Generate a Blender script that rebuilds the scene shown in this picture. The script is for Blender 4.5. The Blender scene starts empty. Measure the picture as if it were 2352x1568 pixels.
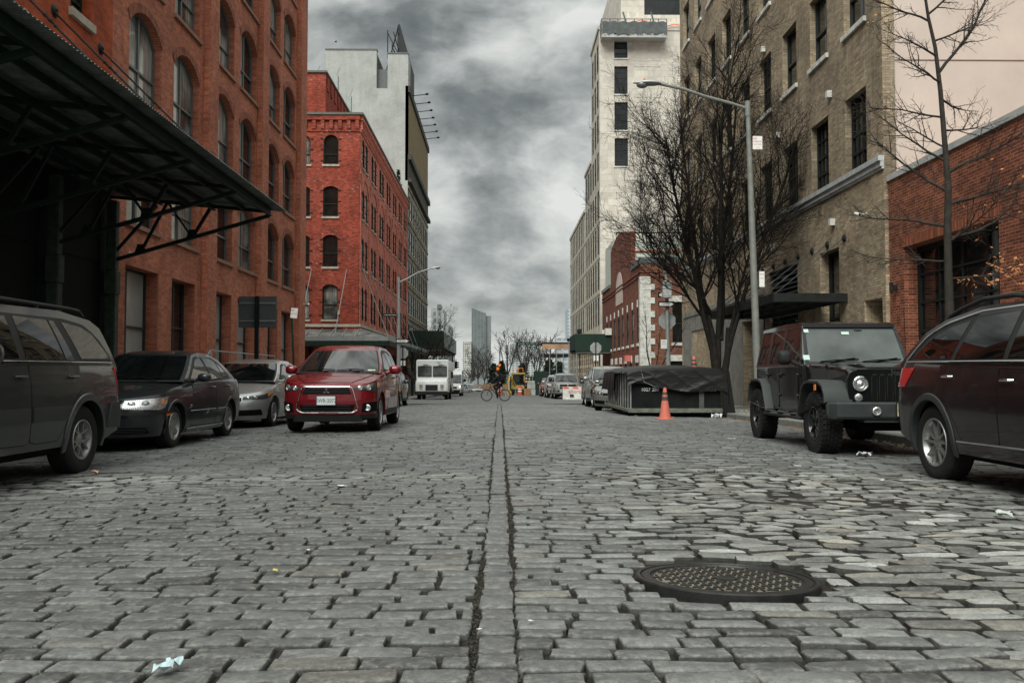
import bpy, math, random
import numpy as np
from mathutils import Vector, Matrix, Euler
random.seed(11); RNG = np.random.default_rng(5)
PI = math.pi; R = math.radians
scn = bpy.context.scene
COL = scn.collection
# ------------------------------------------------------------------ camera
CAMZ = 0.98; F = 2015.0
cam_d = bpy.data.cameras.new('camera'); cam = bpy.data.objects.new('camera', cam_d); COL.objects.link(cam)
cam_d.lens = F / 2352 * 36; cam_d.sensor_width = 36; cam_d.clip_start = 0.05; cam_d.clip_end = 12000
cam.location = (0, 0, CAMZ)
cam.rotation_euler = (R(90 + 2.217), 0, R(-0.796))
scn.camera = cam
CR = Euler(cam.rotation_euler).to_matrix()
def ray(px, py):
    return CR @ Vector(((px - 1176) / F, (784 - py) / F, -1))
def at(px, py, Y):
    d = ray(px, py); return Vector((0, 0, CAMZ)) + d * (Y / d.y)
def onx(px, py, X):
    d = ray(px, py); return Vector((0, 0, CAMZ)) + d * (X / d.x)
# ------------------------------------------------------------------ mesh builder
class MB:
    def __init__(s): s.v = []; s.f = []; s.m = []; s.cur = 0
    def mat(s, i): s.cur = i; return s
    def add(s, vs, fs):
        b = len(s.v); s.v.extend([tuple(v) for v in vs])
        for f in fs: s.f.append([b + i for i in f]); s.m.append(s.cur)
    def quad(s, a, b, c, d): s.add([a, b, c, d], [(0, 1, 2, 3)])
    def poly(s, pts): s.add(pts, [tuple(range(len(pts)))])
    def box(s, lo, hi):
        x0, y0, z0 = lo; x1, y1, z1 = hi
        s.add([(x0,y0,z0),(x1,y0,z0),(x1,y1,z0),(x0,y1,z0),(x0,y0,z1),(x1,y0,z1),(x1,y1,z1),(x0,y1,z1)],
              [(0,3,2,1),(4,5,6,7),(0,1,5,4),(1,2,6,5),(2,3,7,6),(3,0,4,7)])
    def obox(s, c, sz, rot=None):
        h = Vector(sz) / 2; vs = []
        M = rot if rot is not None else Matrix.Identity(3)
        for a in ((-1,-1,-1),(1,-1,-1),(1,1,-1),(-1,1,-1),(-1,-1,1),(1,-1,1),(1,1,1),(-1,1,1)):
            vs.append(Vector(c) + M @ Vector((a[0]*h.x, a[1]*h.y, a[2]*h.z)))
        s.add(vs, [(0,3,2,1),(4,5,6,7),(0,1,5,4),(1,2,6,5),(2,3,7,6),(3,0,4,7)])
    def bbox(s, lo, hi, b=0.01):      # box with chamfered edges
        x0,y0,z0 = lo; x1,y1,z1 = hi; b = min(b, (x1-x0)/2.01, (y1-y0)/2.01, (z1-z0)/2.01)
        rows = []
        for z, i in ((z0, b), (z0+b, 0), (z1-b, 0), (z1, b)):
            r = []
            for (cx, cy, sx, sy) in ((x0,y0,1,1),(x1,y0,-1,1),(x1,y1,-1,-1),(x0,y1,1,-1)):
                if (sx, sy) in ((1,1),(-1,-1)):
                    r += [(cx+sx*i, cy+sy*(i+b), z), (cx+sx*(i+b), cy+sy*i, z)]
                else:
                    r += [(cx+sx*(i+b), cy+sy*i, z), (cx+sx*i, cy+sy*(i+b), z)]
            rows.append(r)
        s.grid(rows, True, True)
    def grid(s, rows, closed=False, caps=False):
        n = len(rows[0]); vs = [p for r in rows for p in r]; fs = []
        for i in range(len(rows) - 1):
            for j in range(n if closed else n - 1):
                k = (j + 1) % n
                fs.append((i*n+j, i*n+k, (i+1)*n+k, (i+1)*n+j))
        if caps:
            fs.append(tuple(range(n))[::-1]); fs.append(tuple((len(rows)-1)*n + j for j in range(n)))
        s.add(vs, fs)
    def tube(s, pts, rad, n=6, caps=True):
        pts = [Vector(p) for p in pts]
        if not hasattr(rad, '__len__'): rad = [rad] * len(pts)
        rows = []; up = None
        for i, p in enumerate(pts):
            t = (pts[min(i+1, len(pts)-1)] - pts[max(i-1, 0)])
            t = t.normalized() if t.length > 1e-9 else Vector((0,0,1))
            if up is None:
                up = Vector((0,0,1)) if abs(t.z) < .9 else Vector((1,0,0))
            a = t.cross(up)
            a = a.normalized() if a.length > 1e-6 else t.orthogonal().normalized()
            b = a.cross(t); up = b
            rows.append([p + (a*math.cos(2*PI*k/n) + b*math.sin(2*PI*k/n)) * rad[i] for k in range(n)])
        s.grid(rows, True, caps)
    def lathe(s, prof, n=24, o=(0,0,0), axis='z', caps=False):
        rows = []; o = Vector(o)
        for r, h in prof:
            row = []
            for k in range(n):
                a = 2*PI*k/n; c, d = r*math.cos(a), r*math.sin(a)
                row.append(o + Vector({'z': (c, d, h), 'y': (c, h, d), 'x': (h, c, d)}[axis]))
            rows.append(row)
        s.grid(rows, True, caps)
    def prism(s, pts, ext):          # pts: 3D polygon, ext: extrusion vector
        e = Vector(ext); n = len(pts); P = [Vector(p) for p in pts]; Q = [p + e for p in P]
        s.add(P + Q, [tuple(range(n))[::-1], tuple(range(n, 2*n))] + [(i, (i+1) % n, n+(i+1) % n, n+i) for i in range(n)])
    def blob(s, c, r, n=10, m=6, jit=0):
        c = Vector(c); r = Vector(r) if hasattr(r, '__len__') else Vector((r, r, r)); rows = []
        for i in range(m + 1):
            ph = -PI/2 + PI*i/m; row = []
            for k in range(n):
                a = 2*PI*k/n; q = 1 + random.uniform(-jit, jit)
                row.append(c + Vector((r.x*math.cos(ph)*math.cos(a)*q, r.y*math.cos(ph)*math.sin(a)*q, r.z*math.sin(ph)*q)))
            rows.append(row)
        s.grid(rows, True, False)
    def build(s, name, mats, parent=None, world=False, angle=35, merge=False, kind=None, uv=True):
        me = bpy.data.meshes.new(name); me.from_pydata(s.v, [], s.f)
        if not isinstance(mats, (list, tuple)): mats = [mats]
        for m in mats: me.materials.append(m)
        if len(mats) > 1: me.polygons.foreach_set('material_index', s.m)
        if merge:
            import bmesh
            b = bmesh.new(); b.from_mesh(me); bmesh.ops.remove_doubles(b, verts=b.verts, dist=1e-4)
            bmesh.ops.recalc_face_normals(b, faces=b.faces); b.to_mesh(me); b.free()
        if uv: box_uv(me)
        if angle:
            me.shade_smooth(); me.set_sharp_from_angle(angle=R(angle))
        o = bpy.data.objects.new(name, me); COL.objects.link(o)
        if parent is not None:
            o.parent = parent
            if world: o.matrix_parent_inverse = Matrix.Translation(-parent.location)
        if kind: o['kind'] = kind
        return o
def box_uv(me):
    n = len(me.loops)
    if n == 0: return
    co = np.empty(len(me.vertices)*3, np.float32); me.vertices.foreach_get('co', co); co = co.reshape(-1, 3)
    li = np.empty(n, np.int32); me.loops.foreach_get('vertex_index', li)
    fn = np.empty(len(me.polygons)*3, np.float32); me.polygons.foreach_get('normal', fn); fn = np.abs(fn.reshape(-1, 3))
    lt = np.empty(len(me.polygons), np.int32); me.polygons.foreach_get('loop_total', lt)
    ax = np.repeat(np.argmax(fn, 1), lt); c = co[li]
    uv = np.where((ax == 0)[:, None], c[:, [1, 2]], np.where((ax == 1)[:, None], c[:, [0, 2]], c[:, [0, 1]]))
    l = me.uv_layers.new(name='uv'); l.data.foreach_set('uv', uv.astype(np.float32).ravel())
def thing(name, label, cat, loc=(0,0,0), rotz=0, group=None):
    o = bpy.data.objects.new(name, None); COL.objects.link(o); o.empty_display_size = .2
    o.location = loc; o.rotation_euler = (0, 0, rotz); o['label'] = label; o['category'] = cat
    if group: o['group'] = group
    return o
def tag(o, label, cat, group=None, kind=None):
    o['label'] = label; o['category'] = cat
    if group: o['group'] = group
    if kind: o['kind'] = kind
    return o
def copy_tree(o, parent=None):
    c = o.copy(); COL.objects.link(c)
    if parent is not None: c.parent = parent
    for ch in [k for k in o.children]: copy_tree(ch, c)
    return c
_dg = None
def text(name, s, size, M, mat, parent=None, ext=0.002, align='CENTER', sx=1.0, bold=0.0):
    cu = bpy.data.curves.new(name, 'FONT'); cu.body = s; cu.size = size; cu.extrude = ext; cu.align_x = align; cu.align_y = 'CENTER'; cu.offset = bold
    t = bpy.data.objects.new(name, cu); COL.objects.link(t)
    dg = bpy.context.evaluated_depsgraph_get()
    me = bpy.data.meshes.new_from_object(t.evaluated_get(dg)); bpy.data.objects.remove(t)
    me.transform(Matrix.Diagonal((sx, 1, 1, 1))); me.transform(M); me.materials.clear(); me.materials.append(mat); me.name = name
    o = bpy.data.objects.new(name, me); COL.objects.link(o)
    if parent is not None: o.parent = parent
    return o
def TM(loc, x, z):       # text matrix: x = writing direction, z = outward normal
    x = Vector(x).normalized(); z = Vector(z).normalized(); y = z.cross(x)
    return Matrix(((x.x, y.x, z.x, loc[0]), (x.y, y.y, z.y, loc[1]), (x.z, y.z, z.z, loc[2]), (0,0,0,1)))
# ------------------------------------------------------------------ materials
class NT:
    def __init__(s, name):
        s.m = bpy.data.materials.new(name); s.m.use_nodes = True; s.t = s.m.node_tree; s.b = s.t.nodes['Principled BSDF']
    def n(s, ty, ins=None, **kw):
        x = s.t.nodes.new(ty)
        for k, v in kw.items(): setattr(x, k, v)
        for k, v in (ins or {}).items(): s.set(x, k, v)
        return x
    def set(s, x, k, v):
        if isinstance(v, bpy.types.NodeSocket): s.t.links.new(v, x.inputs[k])
        else: x.inputs[k].default_value = v
    def uv(s): return s.n('ShaderNodeUVMap').outputs[0]
    def obj(s): return s.n('ShaderNodeTexCoord').outputs['Object']
    def noise(s, vec, scale, detail=4, rough=.6, out='Fac', dist=0):
        return s.n('ShaderNodeTexNoise', {'Vector': vec, 'Scale': scale, 'Detail': detail, 'Roughness': rough, 'Distortion': dist}).outputs[out]
    def ramp(s, fac, stops):
        r = s.n('ShaderNodeValToRGB', {'Fac': fac}); e = r.color_ramp.elements
        while len(e) < len(stops): e.new(.5)
        for i, (p, c) in enumerate(stops):
            e[i].position = p; e[i].color = (c if hasattr(c, '__len__') else (c, c, c)) [:3] + (1,) if hasattr(c, '__len__') else (c, c, c, 1)
        return r.outputs[0]
    def mix(s, fac, a, b, mode='MIX'):
        x = s.n('ShaderNodeMix', data_type='RGBA', blend_type=mode)
        for i, v in ((0, fac), (6, a), (7, b)):
            if isinstance(v, bpy.types.NodeSocket): s.t.links.new(v, x.inputs[i])
            else: x.inputs[i].default_value = (tuple(v) + (1,))[:4] if hasattr(v, '__len__') else v
        return x.outputs[2]
    def math(s, op, a, b=0.0, c=None, clamp=False):
        x = s.n('ShaderNodeMath', operation=op, use_clamp=clamp); s.set(x, 0, a); s.set(x, 1, b)
        if c is not None: s.set(x, 2, c)
        return x.outputs[0]
    def mapv(s, vec, scale=(1,1,1), loc=(0,0,0), rot=(0,0,0)):
        return s.n('ShaderNodeMapping', {'Vector': vec, 'Scale': scale, 'Location': loc, 'Rotation': rot}).outputs[0]
    def bump(s, h, strength=.5, dist=.01):
        s.set(s.b, 'Normal', s.n('ShaderNodeBump', {'Height': h, 'Strength': strength, 'Distance': dist}).outputs[0])
    def col(s, c): s.set(s.b, 'Base Color', c if isinstance(c, bpy.types.NodeSocket) else tuple(c) + (1,))
    def p(s, **kw):
        for k, v in kw.items(): s.set(s.b, {'rough': 'Roughness', 'metal': 'Metallic', 'coat': 'Coat Weight', 'coatr': 'Coat Roughness', 'spec': 'Specular IOR Level'}[k], v)
        return s
def dk(c, k): return tuple(x*k for x in c)
def plain(name, c, rough=.6, metal=0, var=.18, scale=6, bump=.15, dist=.004, coat=0, dirt=0, spec=None):
    t = NT(name); o = t.obj(); n = t.noise(o, scale, 6, .65)
    cc = t.mix(t.ramp(n, [(.3, 0), (.7, 1)]), dk(c, 1-var), tuple(min(1, x*(1+var)) for x in c))
    if dirt:
        n2 = t.noise(o, scale*.4, 5, .7); cc = t.mix(t.math('MULTIPLY', t.ramp(n2, [(.45, 0), (.7, 1)]), dirt), cc, (.045, .042, .036))
    t.col(cc); t.p(rough=t.math('ADD', t.math('MULTIPLY', n, .25), rough-.12, clamp=True), metal=metal, coat=coat, spec=spec if spec is not None else (.12 if max(c) < .03 else .22 if max(c) < .12 else .35))
    if bump: t.bump(t.noise(o, scale*8, 4, .6), bump, dist)
    return t.m
def paint(name, c, metal=.35, rough=.32, coat=1.0, dust=.12, up=True):
    t = NT(name); o = t.obj(); n = t.noise(o, 3.0, 6, .7); fl = t.noise(o, 900, 1, .5)
    cc = t.mix(t.math('MULTIPLY', fl, .3), c, tuple(min(1, x*1.9+.01) for x in c))
    sx = t.n('ShaderNodeSeparateXYZ', {0: o}).outputs
    low = t.math('SUBTRACT', 1.0, t.math('DIVIDE', sx[2], .75), clamp=True)
    d = t.math('MULTIPLY', t.math('ADD', t.ramp(n, [(.35, .0), (.75, .5)]), low), dust, clamp=True)
    cc = t.mix(d, cc, (.07, .068, .062)); t.col(cc)
    t.p(metal=metal, rough=t.math('ADD', t.math('MULTIPLY', d, .35), rough, clamp=True), coat=t.math('SUBTRACT', coat*.75, t.math('MULTIPLY', d, 1.1), clamp=True), coatr=.045, spec=.3)
    t.bump(t.noise(o, 1.7, 2, .5), .06, .02)
    return t.m
def brick(name, c1, c2, mortar, msize=.008, cv=1.0, w=.215, h=.0677, stain=.35, white=0, bump=.5, soot=0, big=.25, streak=0):
    t = NT(name); uv = t.uv()
    wob = t.n('ShaderNodeVectorMath', {0: t.noise(uv, 1.3, 2, .5, 'Color'), 1: (.5,.5,.5)}, operation='SUBTRACT').outputs[0]
    wob = t.n('ShaderNodeVectorMath', {0: wob, 'Scale': .012}, operation='SCALE').outputs[0]
    v = t.n('ShaderNodeVectorMath', {0: uv, 1: wob}).outputs[0]
    b = t.n('ShaderNodeTexBrick', {'Vector': v, 'Color1': c1+(1,), 'Color2': c2+(1,), 'Mortar': mortar+(1,), 'Scale': 1.0, 'Mortar Size': msize, 'Mortar Smooth': .35, 'Bias': -.1, 'Brick Width': w, 'Row Height': h})
    cell = t.n('ShaderNodeTexWhiteNoise', {'Vector': t.n('ShaderNodeVectorMath', {0: t.mapv(v, (1/w, 1/h, 1))}, operation='FLOOR').outputs[0]}, noise_dimensions='3D').outputs[0]
    c = t.mix(1.0, b.outputs[0], t.ramp(cell, [(0, 1-.38*cv), (.5, 1-.02*cv), (1, 1+.3*cv)]), 'MULTIPLY')
    n = t.noise(uv, .55, 7, .66); c = t.mix(1.0, c, t.ramp(n, [(.25, 1-big*1.6), (.5, 1.0), (.75, 1+big)]), 'MULTIPLY')
    n2 = t.noise(t.mapv(uv, (1.6, .28, 1)), 1.1, 7, .7); c = t.mix(t.math('MULTIPLY', t.ramp(n2, [(.48, 0), (.72, 1)]), stain), c, dk(c1, .38))
    if streak:
        n5 = t.noise(t.mapv(uv, (3.5, .12, 1)), 1.3, 6, .7); c = t.mix(t.math('MULTIPLY', t.ramp(n5, [(.52, 0), (.66, 1)]), streak), c, (.5, .46, .38))
    if white:
        n3 = t.noise(t.mapv(uv, (1.0, 2.0, 1)), 3.2, 8, .75); n4 = t.noise(uv, .35, 3, .5)
        m = t.math('MULTIPLY', t.ramp(n3, [(.55, 0), (.62, 1)]), t.ramp(n4, [(.46, 0), (.62, 1)])); c = t.mix(t.math('MULTIPLY', m, white), c, (.55, .42, .37))
    if soot:
        c = t.mix(t.math('MULTIPLY', t.ramp(t.noise(uv, .22, 5, .6), [(.4, 0), (.65, 1)]), soot), c, (.05, .045, .04))
    t.col(c); t.p(rough=.88, spec=.25)
    hh = t.math('ADD', t.math('SUBTRACT', 1.0, b.outputs[1]), t.math('MULTIPLY', t.noise(uv, 40, 3, .6), .5))
    t.bump(hh, bump, .008); return t.m
def glass(name, base, rough=.04, spec=.8, curtain=0, wav=.05):
    t = NT(name); uv = t.uv(); o = t.obj()
    c = base+(1,)
    if curtain:
        f = t.ramp(t.noise(t.mapv(uv, (7, .25, 1)), 1.6, 3, .6), [(.35, .25), (.65, 1)])
        g = t.ramp(t.noise(uv, .43, 3, .55), [(.4, 0), (.56, 1)])
        c = t.mix(t.math('MULTIPLY', t.math('MULTIPLY', f, g), curtain), base, (.46, .46, .42))
        t.col(c)
    else:
        c = t.mix(t.ramp(t.noise(uv, .8, 4, .6), [(.4, 0), (.7, 1)]), dk(base, .5), dk(base, 1.6)); t.col(c)
    t.p(rough=rough, spec=spec); t.b.inputs['IOR'].default_value = 1.52
    t.bump(t.noise(uv, .9, 2, .4), wav, .05); return t.m
M = {}
M['brick_brown'] = brick('brown_brick', (.44,.135,.075), (.34,.105,.06), (.40,.24,.17), cv=.7, stain=.32, msize=.0065, big=.2)
M['brick_orange'] = brick('painted_orange_brick', (.42,.085,.03), (.34,.065,.026), (.28,.065,.03), cv=.5, stain=.5, big=.3, bump=.3)
M['brick_red'] = brick('painted_red_brick', (.31,.055,.03), (.22,.042,.025), (.24,.07,.05), stain=.5, big=.3, white=.55)
M['brick_flake'] = brick('flaking_red_brick', (.55,.155,.105), (.44,.12,.08), (.42,.2,.15), stain=.3, big=.25, white=1.0)
M['brick_tan'] = brick('tan_brick', (.46,.36,.24), (.29,.22,.15), (.21,.17,.125), cv=.6, stain=.6, big=.38, streak=.3, soot=.4, bump=.7, msize=.007)
M['brick_corner'] = brick('corner_red_brick', (.17,.055,.034), (.11,.036,.026), (.33,.2,.14), stain=.35, big=.2, msize=.008)
M['brick_low'] = brick('low_red_brick', (.215,.062,.036), (.125,.037,.025), (.33,.17,.1), stain=.4, big=.22, msize=.0085)
M['stone_grey'] = brick('weathered_grey_masonry', (.33,.31,.24), (.24,.225,.18), (.13,.12,.1), w=.9, h=.36, msize=.018, stain=.7, big=.35, soot=.25)
M['limestone'] = brick('limestone_blocks', (.60,.55,.485), (.56,.51,.45), (.40,.36,.32), cv=.35, w=1.35, h=.62, msize=.012, stain=.12, big=.1, bump=.25, soot=.06)
M['limestone_rough'] = brick('rusticated_limestone', (.46,.38,.28), (.35,.29,.21), (.12,.1,.08), w=.9, h=.45, msize=.035, stain=.3, big=.25, bump=1)
M['white_wall'] = brick('whitewashed_brick', (.42,.43,.41), (.39,.40,.38), (.36,.37,.35), cv=.15, stain=.3, big=.12, bump=.25, soot=.16, w=.22, h=.075)
M['stucco'] = plain('pink_stucco', (.54,.45,.395), .9, var=.11, scale=.5, bump=.2, dirt=.07)
M['stone_trim'] = plain('stone_trim', (.42,.37,.3), .85, var=.2, scale=4, dirt=.4)
M['sill_brown'] = plain('brownstone_sill', (.27,.15,.10), .85, var=.15, dirt=.3)
M['trim_white'] = plain('white_trim', (.62,.61,.56), .7, var=.15, dirt=.45)
M['trim_grey'] = plain('grey_painted_trim', (.42,.43,.42), .6, var=.12, dirt=.35)
M['steel_black'] = plain('black_painted_steel', (.018,.02,.019), .5, var=.3, bump=.3)
M['steel_green'] = plain('dark_green_steel', (.014,.028,.021), .55, var=.45, bump=.4, dirt=.3)
M['steel_green_lt'] = plain('faded_green_steel', (.05,.072,.056), .65, var=.45, bump=.4, dirt=.4)
M['frame_dark'] = plain('dark_window_frame', (.03,.035,.034), .45, var=.2)
M['frame_grey'] = plain('grey_window_frame', (.11,.12,.12), .4, var=.2)
M['glass_dark'] = glass('dark_window_glass', (.008,.011,.011))
M['glass_curt'] = glass('curtained_window_glass', (.035,.042,.04), curtain=.95)
M['glass_pale'] = glass('pale_reflection_glass', (.30,.32,.31), curtain=.7)  # pale base paints in reflected sky, with curtains mixed over it
M['glass_tower'] = None
M['galv'] = plain('galvanised_steel', (.30,.32,.31), .5, .35, var=.15, scale=9, dirt=.25)
M['alum'] = plain('sheet_aluminium', (.42,.43,.42), .45, .5, var=.1)
M['sign_white'] = plain('white_sign_face', (.72,.72,.69), .5, var=.05, bump=.02)
M['sign_black'] = plain('black_sign_face', (.015,.015,.016), .5, var=.1, bump=.02)
M['sign_red'] = plain('red_sign_ink', (.55,.03,.03), .5, var=.1, bump=0)
M['sign_back'] = plain('sign_back_aluminium', (.33,.34,.33), .55, .3, var=.15, dirt=.2)
M['concrete'] = plain('concrete', (.26,.25,.225), .9, var=.2, scale=1.4, bump=.3, dirt=.3)
M['conc_wall'] = plain('grey_stucco_wall', (.20,.195,.175), .9, var=.22, scale=3.0, bump=.5, dist=.01, dirt=.5)
M['bark'] = plain('bark', (.022,.019,.016), .9, var=.4, scale=9, bump=.9, dist=.02)
M['bark2'] = plain('grey_bark', (.04,.034,.029), .9, var=.4, scale=9, bump=.9, dist=.02)
M['rubber'] = plain('tyre_rubber', (.018,.018,.018), .75, var=.25, scale=20, bump=.4, dirt=.25)
M['plastic'] = plain('black_plastic', (.022,.023,.023), .5, var=.2, bump=.15, dirt=.15)
M['plastic_grey'] = plain('grey_plastic_cladding', (.034,.038,.038), .55, var=.15, bump=.2, dirt=.2)
M['gap'] = plain('panel_gap', (.004,.004,.004), .8, bump=0)
M['chrome'] = plain('chrome', (.62,.63,.63), .12, 1.0, var=.05, bump=0)
M['alloy'] = plain('alloy_wheel', (.34,.34,.33), .38, .85, var=.12, bump=0, dirt=.2)
M['alloy_dark'] = plain('black_alloy', (.018,.019,.02), .3, .5, var=.2, bump=0, dirt=.15, coat=.5)
M['disc'] = plain('brake_disc', (.09,.085,.08), .5, .7, var=.3, bump=.2)
M['cglass'] = glass('car_glass', (.006,.008,.008), rough=.02, spec=.75, wav=.02)
M['cglass_tint'] = glass('tinted_car_glass', (.003,.003,.003), rough=.02, spec=.42, wav=.02)
M['lens'] = None
M['amber'] = plain('amber_lens', (.75,.2,.02), .2, var=.1, bump=0, coat=1)
M['redlens'] = plain('red_lens', (.42,.015,.02), .15, var=.1, bump=0, coat=1)
M['reflector'] = plain('headlight_reflector', (.62,.63,.62), .18, .85, var=.3, scale=30, bump=.6, coat=1)
M['lampdark'] = plain('headlight_housing', (.05,.05,.05), .15, .3, var=.3, scale=20, bump=.2, coat=1)
# ------------------------------------------------------------------ world
w = bpy.data.worlds.new('World'); scn.world = w; w.use_nodes = True
nt = w.node_tree; bg = nt.nodes['Background']
def wn(ty, ins=None, **kw):
    x = nt.nodes.new(ty)
    for k, v in kw.items(): setattr(x, k, v)
    for k, v in (ins or {}).items():
        if isinstance(v, bpy.types.NodeSocket): nt.links.new(v, x.inputs[k])
        else: x.inputs[k].default_value = v
    return x
def wm(op, a, b=0.0, clamp=False): return wn('ShaderNodeMath', {0: a, 1: b}, operation=op, use_clamp=clamp).outputs[0]
SUN_EL, SUN_AZ = 48, 200      # degrees; azimuth measured from +Y towards +X
sky = wn('ShaderNodeTexSky', sky_type='NISHITA', sun_disc=False, sun_elevation=R(SUN_EL), sun_rotation=R(SUN_AZ))
tc = wn('ShaderNodeTexCoord').outputs['Generated']
sep = wn('ShaderNodeSeparateXYZ', {0: tc}).outputs
yy = wm('MAXIMUM', wm('ABSOLUTE', sep[1]), .25)
u = wm('DIVIDE', sep[0], yy); v = wm('DIVIDE', sep[2], yy)
P2 = wn('ShaderNodeCombineXYZ', {0: u, 1: v, 2: wm('MULTIPLY', sep[1], 1.0)}).outputs[0]
warp = wn('ShaderNodeTexNoise', {'Vector': P2, 'Scale': 5.0, 'Detail': 4.0, 'Roughness': .6}).outputs['Color']
wsub = wn('ShaderNodeVectorMath', {0: warp, 1: (.5,.5,.5)}, operation='SUBTRACT').outputs[0]
wsc = wn('ShaderNodeVectorMath', {0: wsub, 'Scale': .07}, operation='SCALE').outputs[0]
Pw = wn('ShaderNodeVectorMath', {0: P2, 1: wsc}).outputs[0]
mp = wn('ShaderNodeMapping', {'Vector': Pw, 'Scale': (1.0, 1.75, 1.0)}).outputs[0]
n1 = wn('ShaderNodeTexNoise', {'Vector': mp, 'Scale': 5.5, 'Detail': 10.0, 'Roughness': .57}).outputs['Fac']
n2 = wn('ShaderNodeTexNoise', {'Vector': mp, 'Scale': 15.0, 'Detail': 7.0, 'Roughness': .55}).outputs['Fac']
dens = wm('ADD', wm('MULTIPLY', wm('SUBTRACT', n1, .5), 2.3), wm('MULTIPLY', wm('SUBTRACT', n2, .5), .9))
sw = wn('ShaderNodeSeparateXYZ', {0: Pw}).outputs
def blobw(px, py, sx, sy, amp):
    cx, cy = (px-1148)/F, (862-py)/F
    a = wm('DIVIDE', wm('SUBTRACT', sw[0], cx), sx/F); b = wm('DIVIDE', wm('SUBTRACT', sw[1], cy), sy/F)
    e = wm('EXPONENT', wm('MULTIPLY', wm('ADD', wm('MULTIPLY', a, a), wm('MULTIPLY', b, b)), -1.0))
    return wm('MULTIPLY', e, amp)
for (px, py, sx, sy, amp) in ((880, 60, 260, 110, .42), (1080, 250, 210, 75, .40), (1230, 230, 110, 50, .26), (1150, 440, 110, 75, .46), (1010, 330, 60, 80, .24), (1180, 590, 150, 30, .22), (1110, 690, 90, 18, .24),
                              (1290, 60, 170, 110, -.38), (1240, 340, 90, 60, -.22), (1010, 460, 60, 80, -.22), (1060, 600, 60, 45, -.15), (1290, 500, 90, 120, -.18), (1100, 800, 500, 45, -.25), (700, 400, 300, 300, .1)):
    dens = wm('ADD', dens, blobw(px, py, sx, sy, amp*.85))
mp2 = wn('ShaderNodeVectorMath', {0: mp, 1: (.018, .045, 0)}).outputs[0]
n3 = wn('ShaderNodeTexNoise', {'Vector': mp2, 'Scale': 5.5, 'Detail': 10.0, 'Roughness': .57}).outputs['Fac']; n4 = wn('ShaderNodeTexNoise', {'Vector': mp2, 'Scale': 15.0, 'Detail': 7.0, 'Roughness': .55}).outputs['Fac']
emb = wm('ADD', wm('MULTIPLY', wm('SUBTRACT', n3, n1), 1.5), wm('MULTIPLY', wm('SUBTRACT', n4, n2), .45))
cr = wn('ShaderNodeValToRGB', {'Fac': wm('ADD', wm('ADD', wm('MULTIPLY', dens, .55), emb), .37, True)})
e = cr.color_ramp.elements
e[0].position = .10; e[0].color = (.78, .79, .76, 1); e[1].position = .9; e[1].color = (.10, .116, .114, 1)
for p_, c_ in ((.30, (.575, .60, .58, 1)), (.48, (.36, .385, .375, 1)), (.66, (.20, .219, .216, 1))):
    q = e.new(p_); q.color = c_
lift = wm('ADD', 1.0, wm('MULTIPLY', wm('MAXIMUM', wm('SUBTRACT', sep[2], .38), 0.0), 3.0))
cs = wn('ShaderNodeVectorMath', {0: cr.outputs[0], 'Scale': wm('MULTIPLY', lift, 10.0)}, operation='SCALE').outputs[0]
mx = wn('ShaderNodeMix', data_type='RGBA'); mx.inputs[0].default_value = .96
nt.links.new(sky.outputs[0], mx.inputs[6]); nt.links.new(cs, mx.inputs[7]); nt.links.new(mx.outputs[2], bg.inputs[0])
bg.inputs[1].default_value = .1
sd = bpy.data.lights.new('sun', 'SUN'); sun = bpy.data.objects.new('sun', sd); COL.objects.link(sun)
sd.energy = 3.8; sd.angle = R(40); sd.color = (.97, 1, .93)
sdir = Vector((math.sin(R(SUN_AZ))*math.cos(R(SUN_EL)), math.cos(R(SUN_AZ))*math.cos(R(SUN_EL)), math.sin(R(SUN_EL))))
sun.rotation_euler = sdir.to_track_quat('Z', 'Y').to_euler()
scn.view_settings.view_transform = 'Standard'; scn.view_settings.look = 'None'; scn.view_settings.exposure = 0
# ------------------------------------------------------------------ ground shape
_Y = np.array([-50, 0, 13, 19, 24, 35, 47, 60, 90, 122, 200, 9000.]); _Z = np.array([0, 0, 0, -.03, -.10, -.30, -.53, -.66, -1.02, -1.32, -1.9, -1.9])
def zl(y): return np.interp(y, _Y, _Z)
def gz(x, y): return zl(y) - .085 * np.minimum(np.abs(x)/6.2, 1)**2
def G(x, y): return float(gz(x, y))
def SWK(y): return float(zl(y)) + .055      # sidewalk top at the kerb
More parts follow.
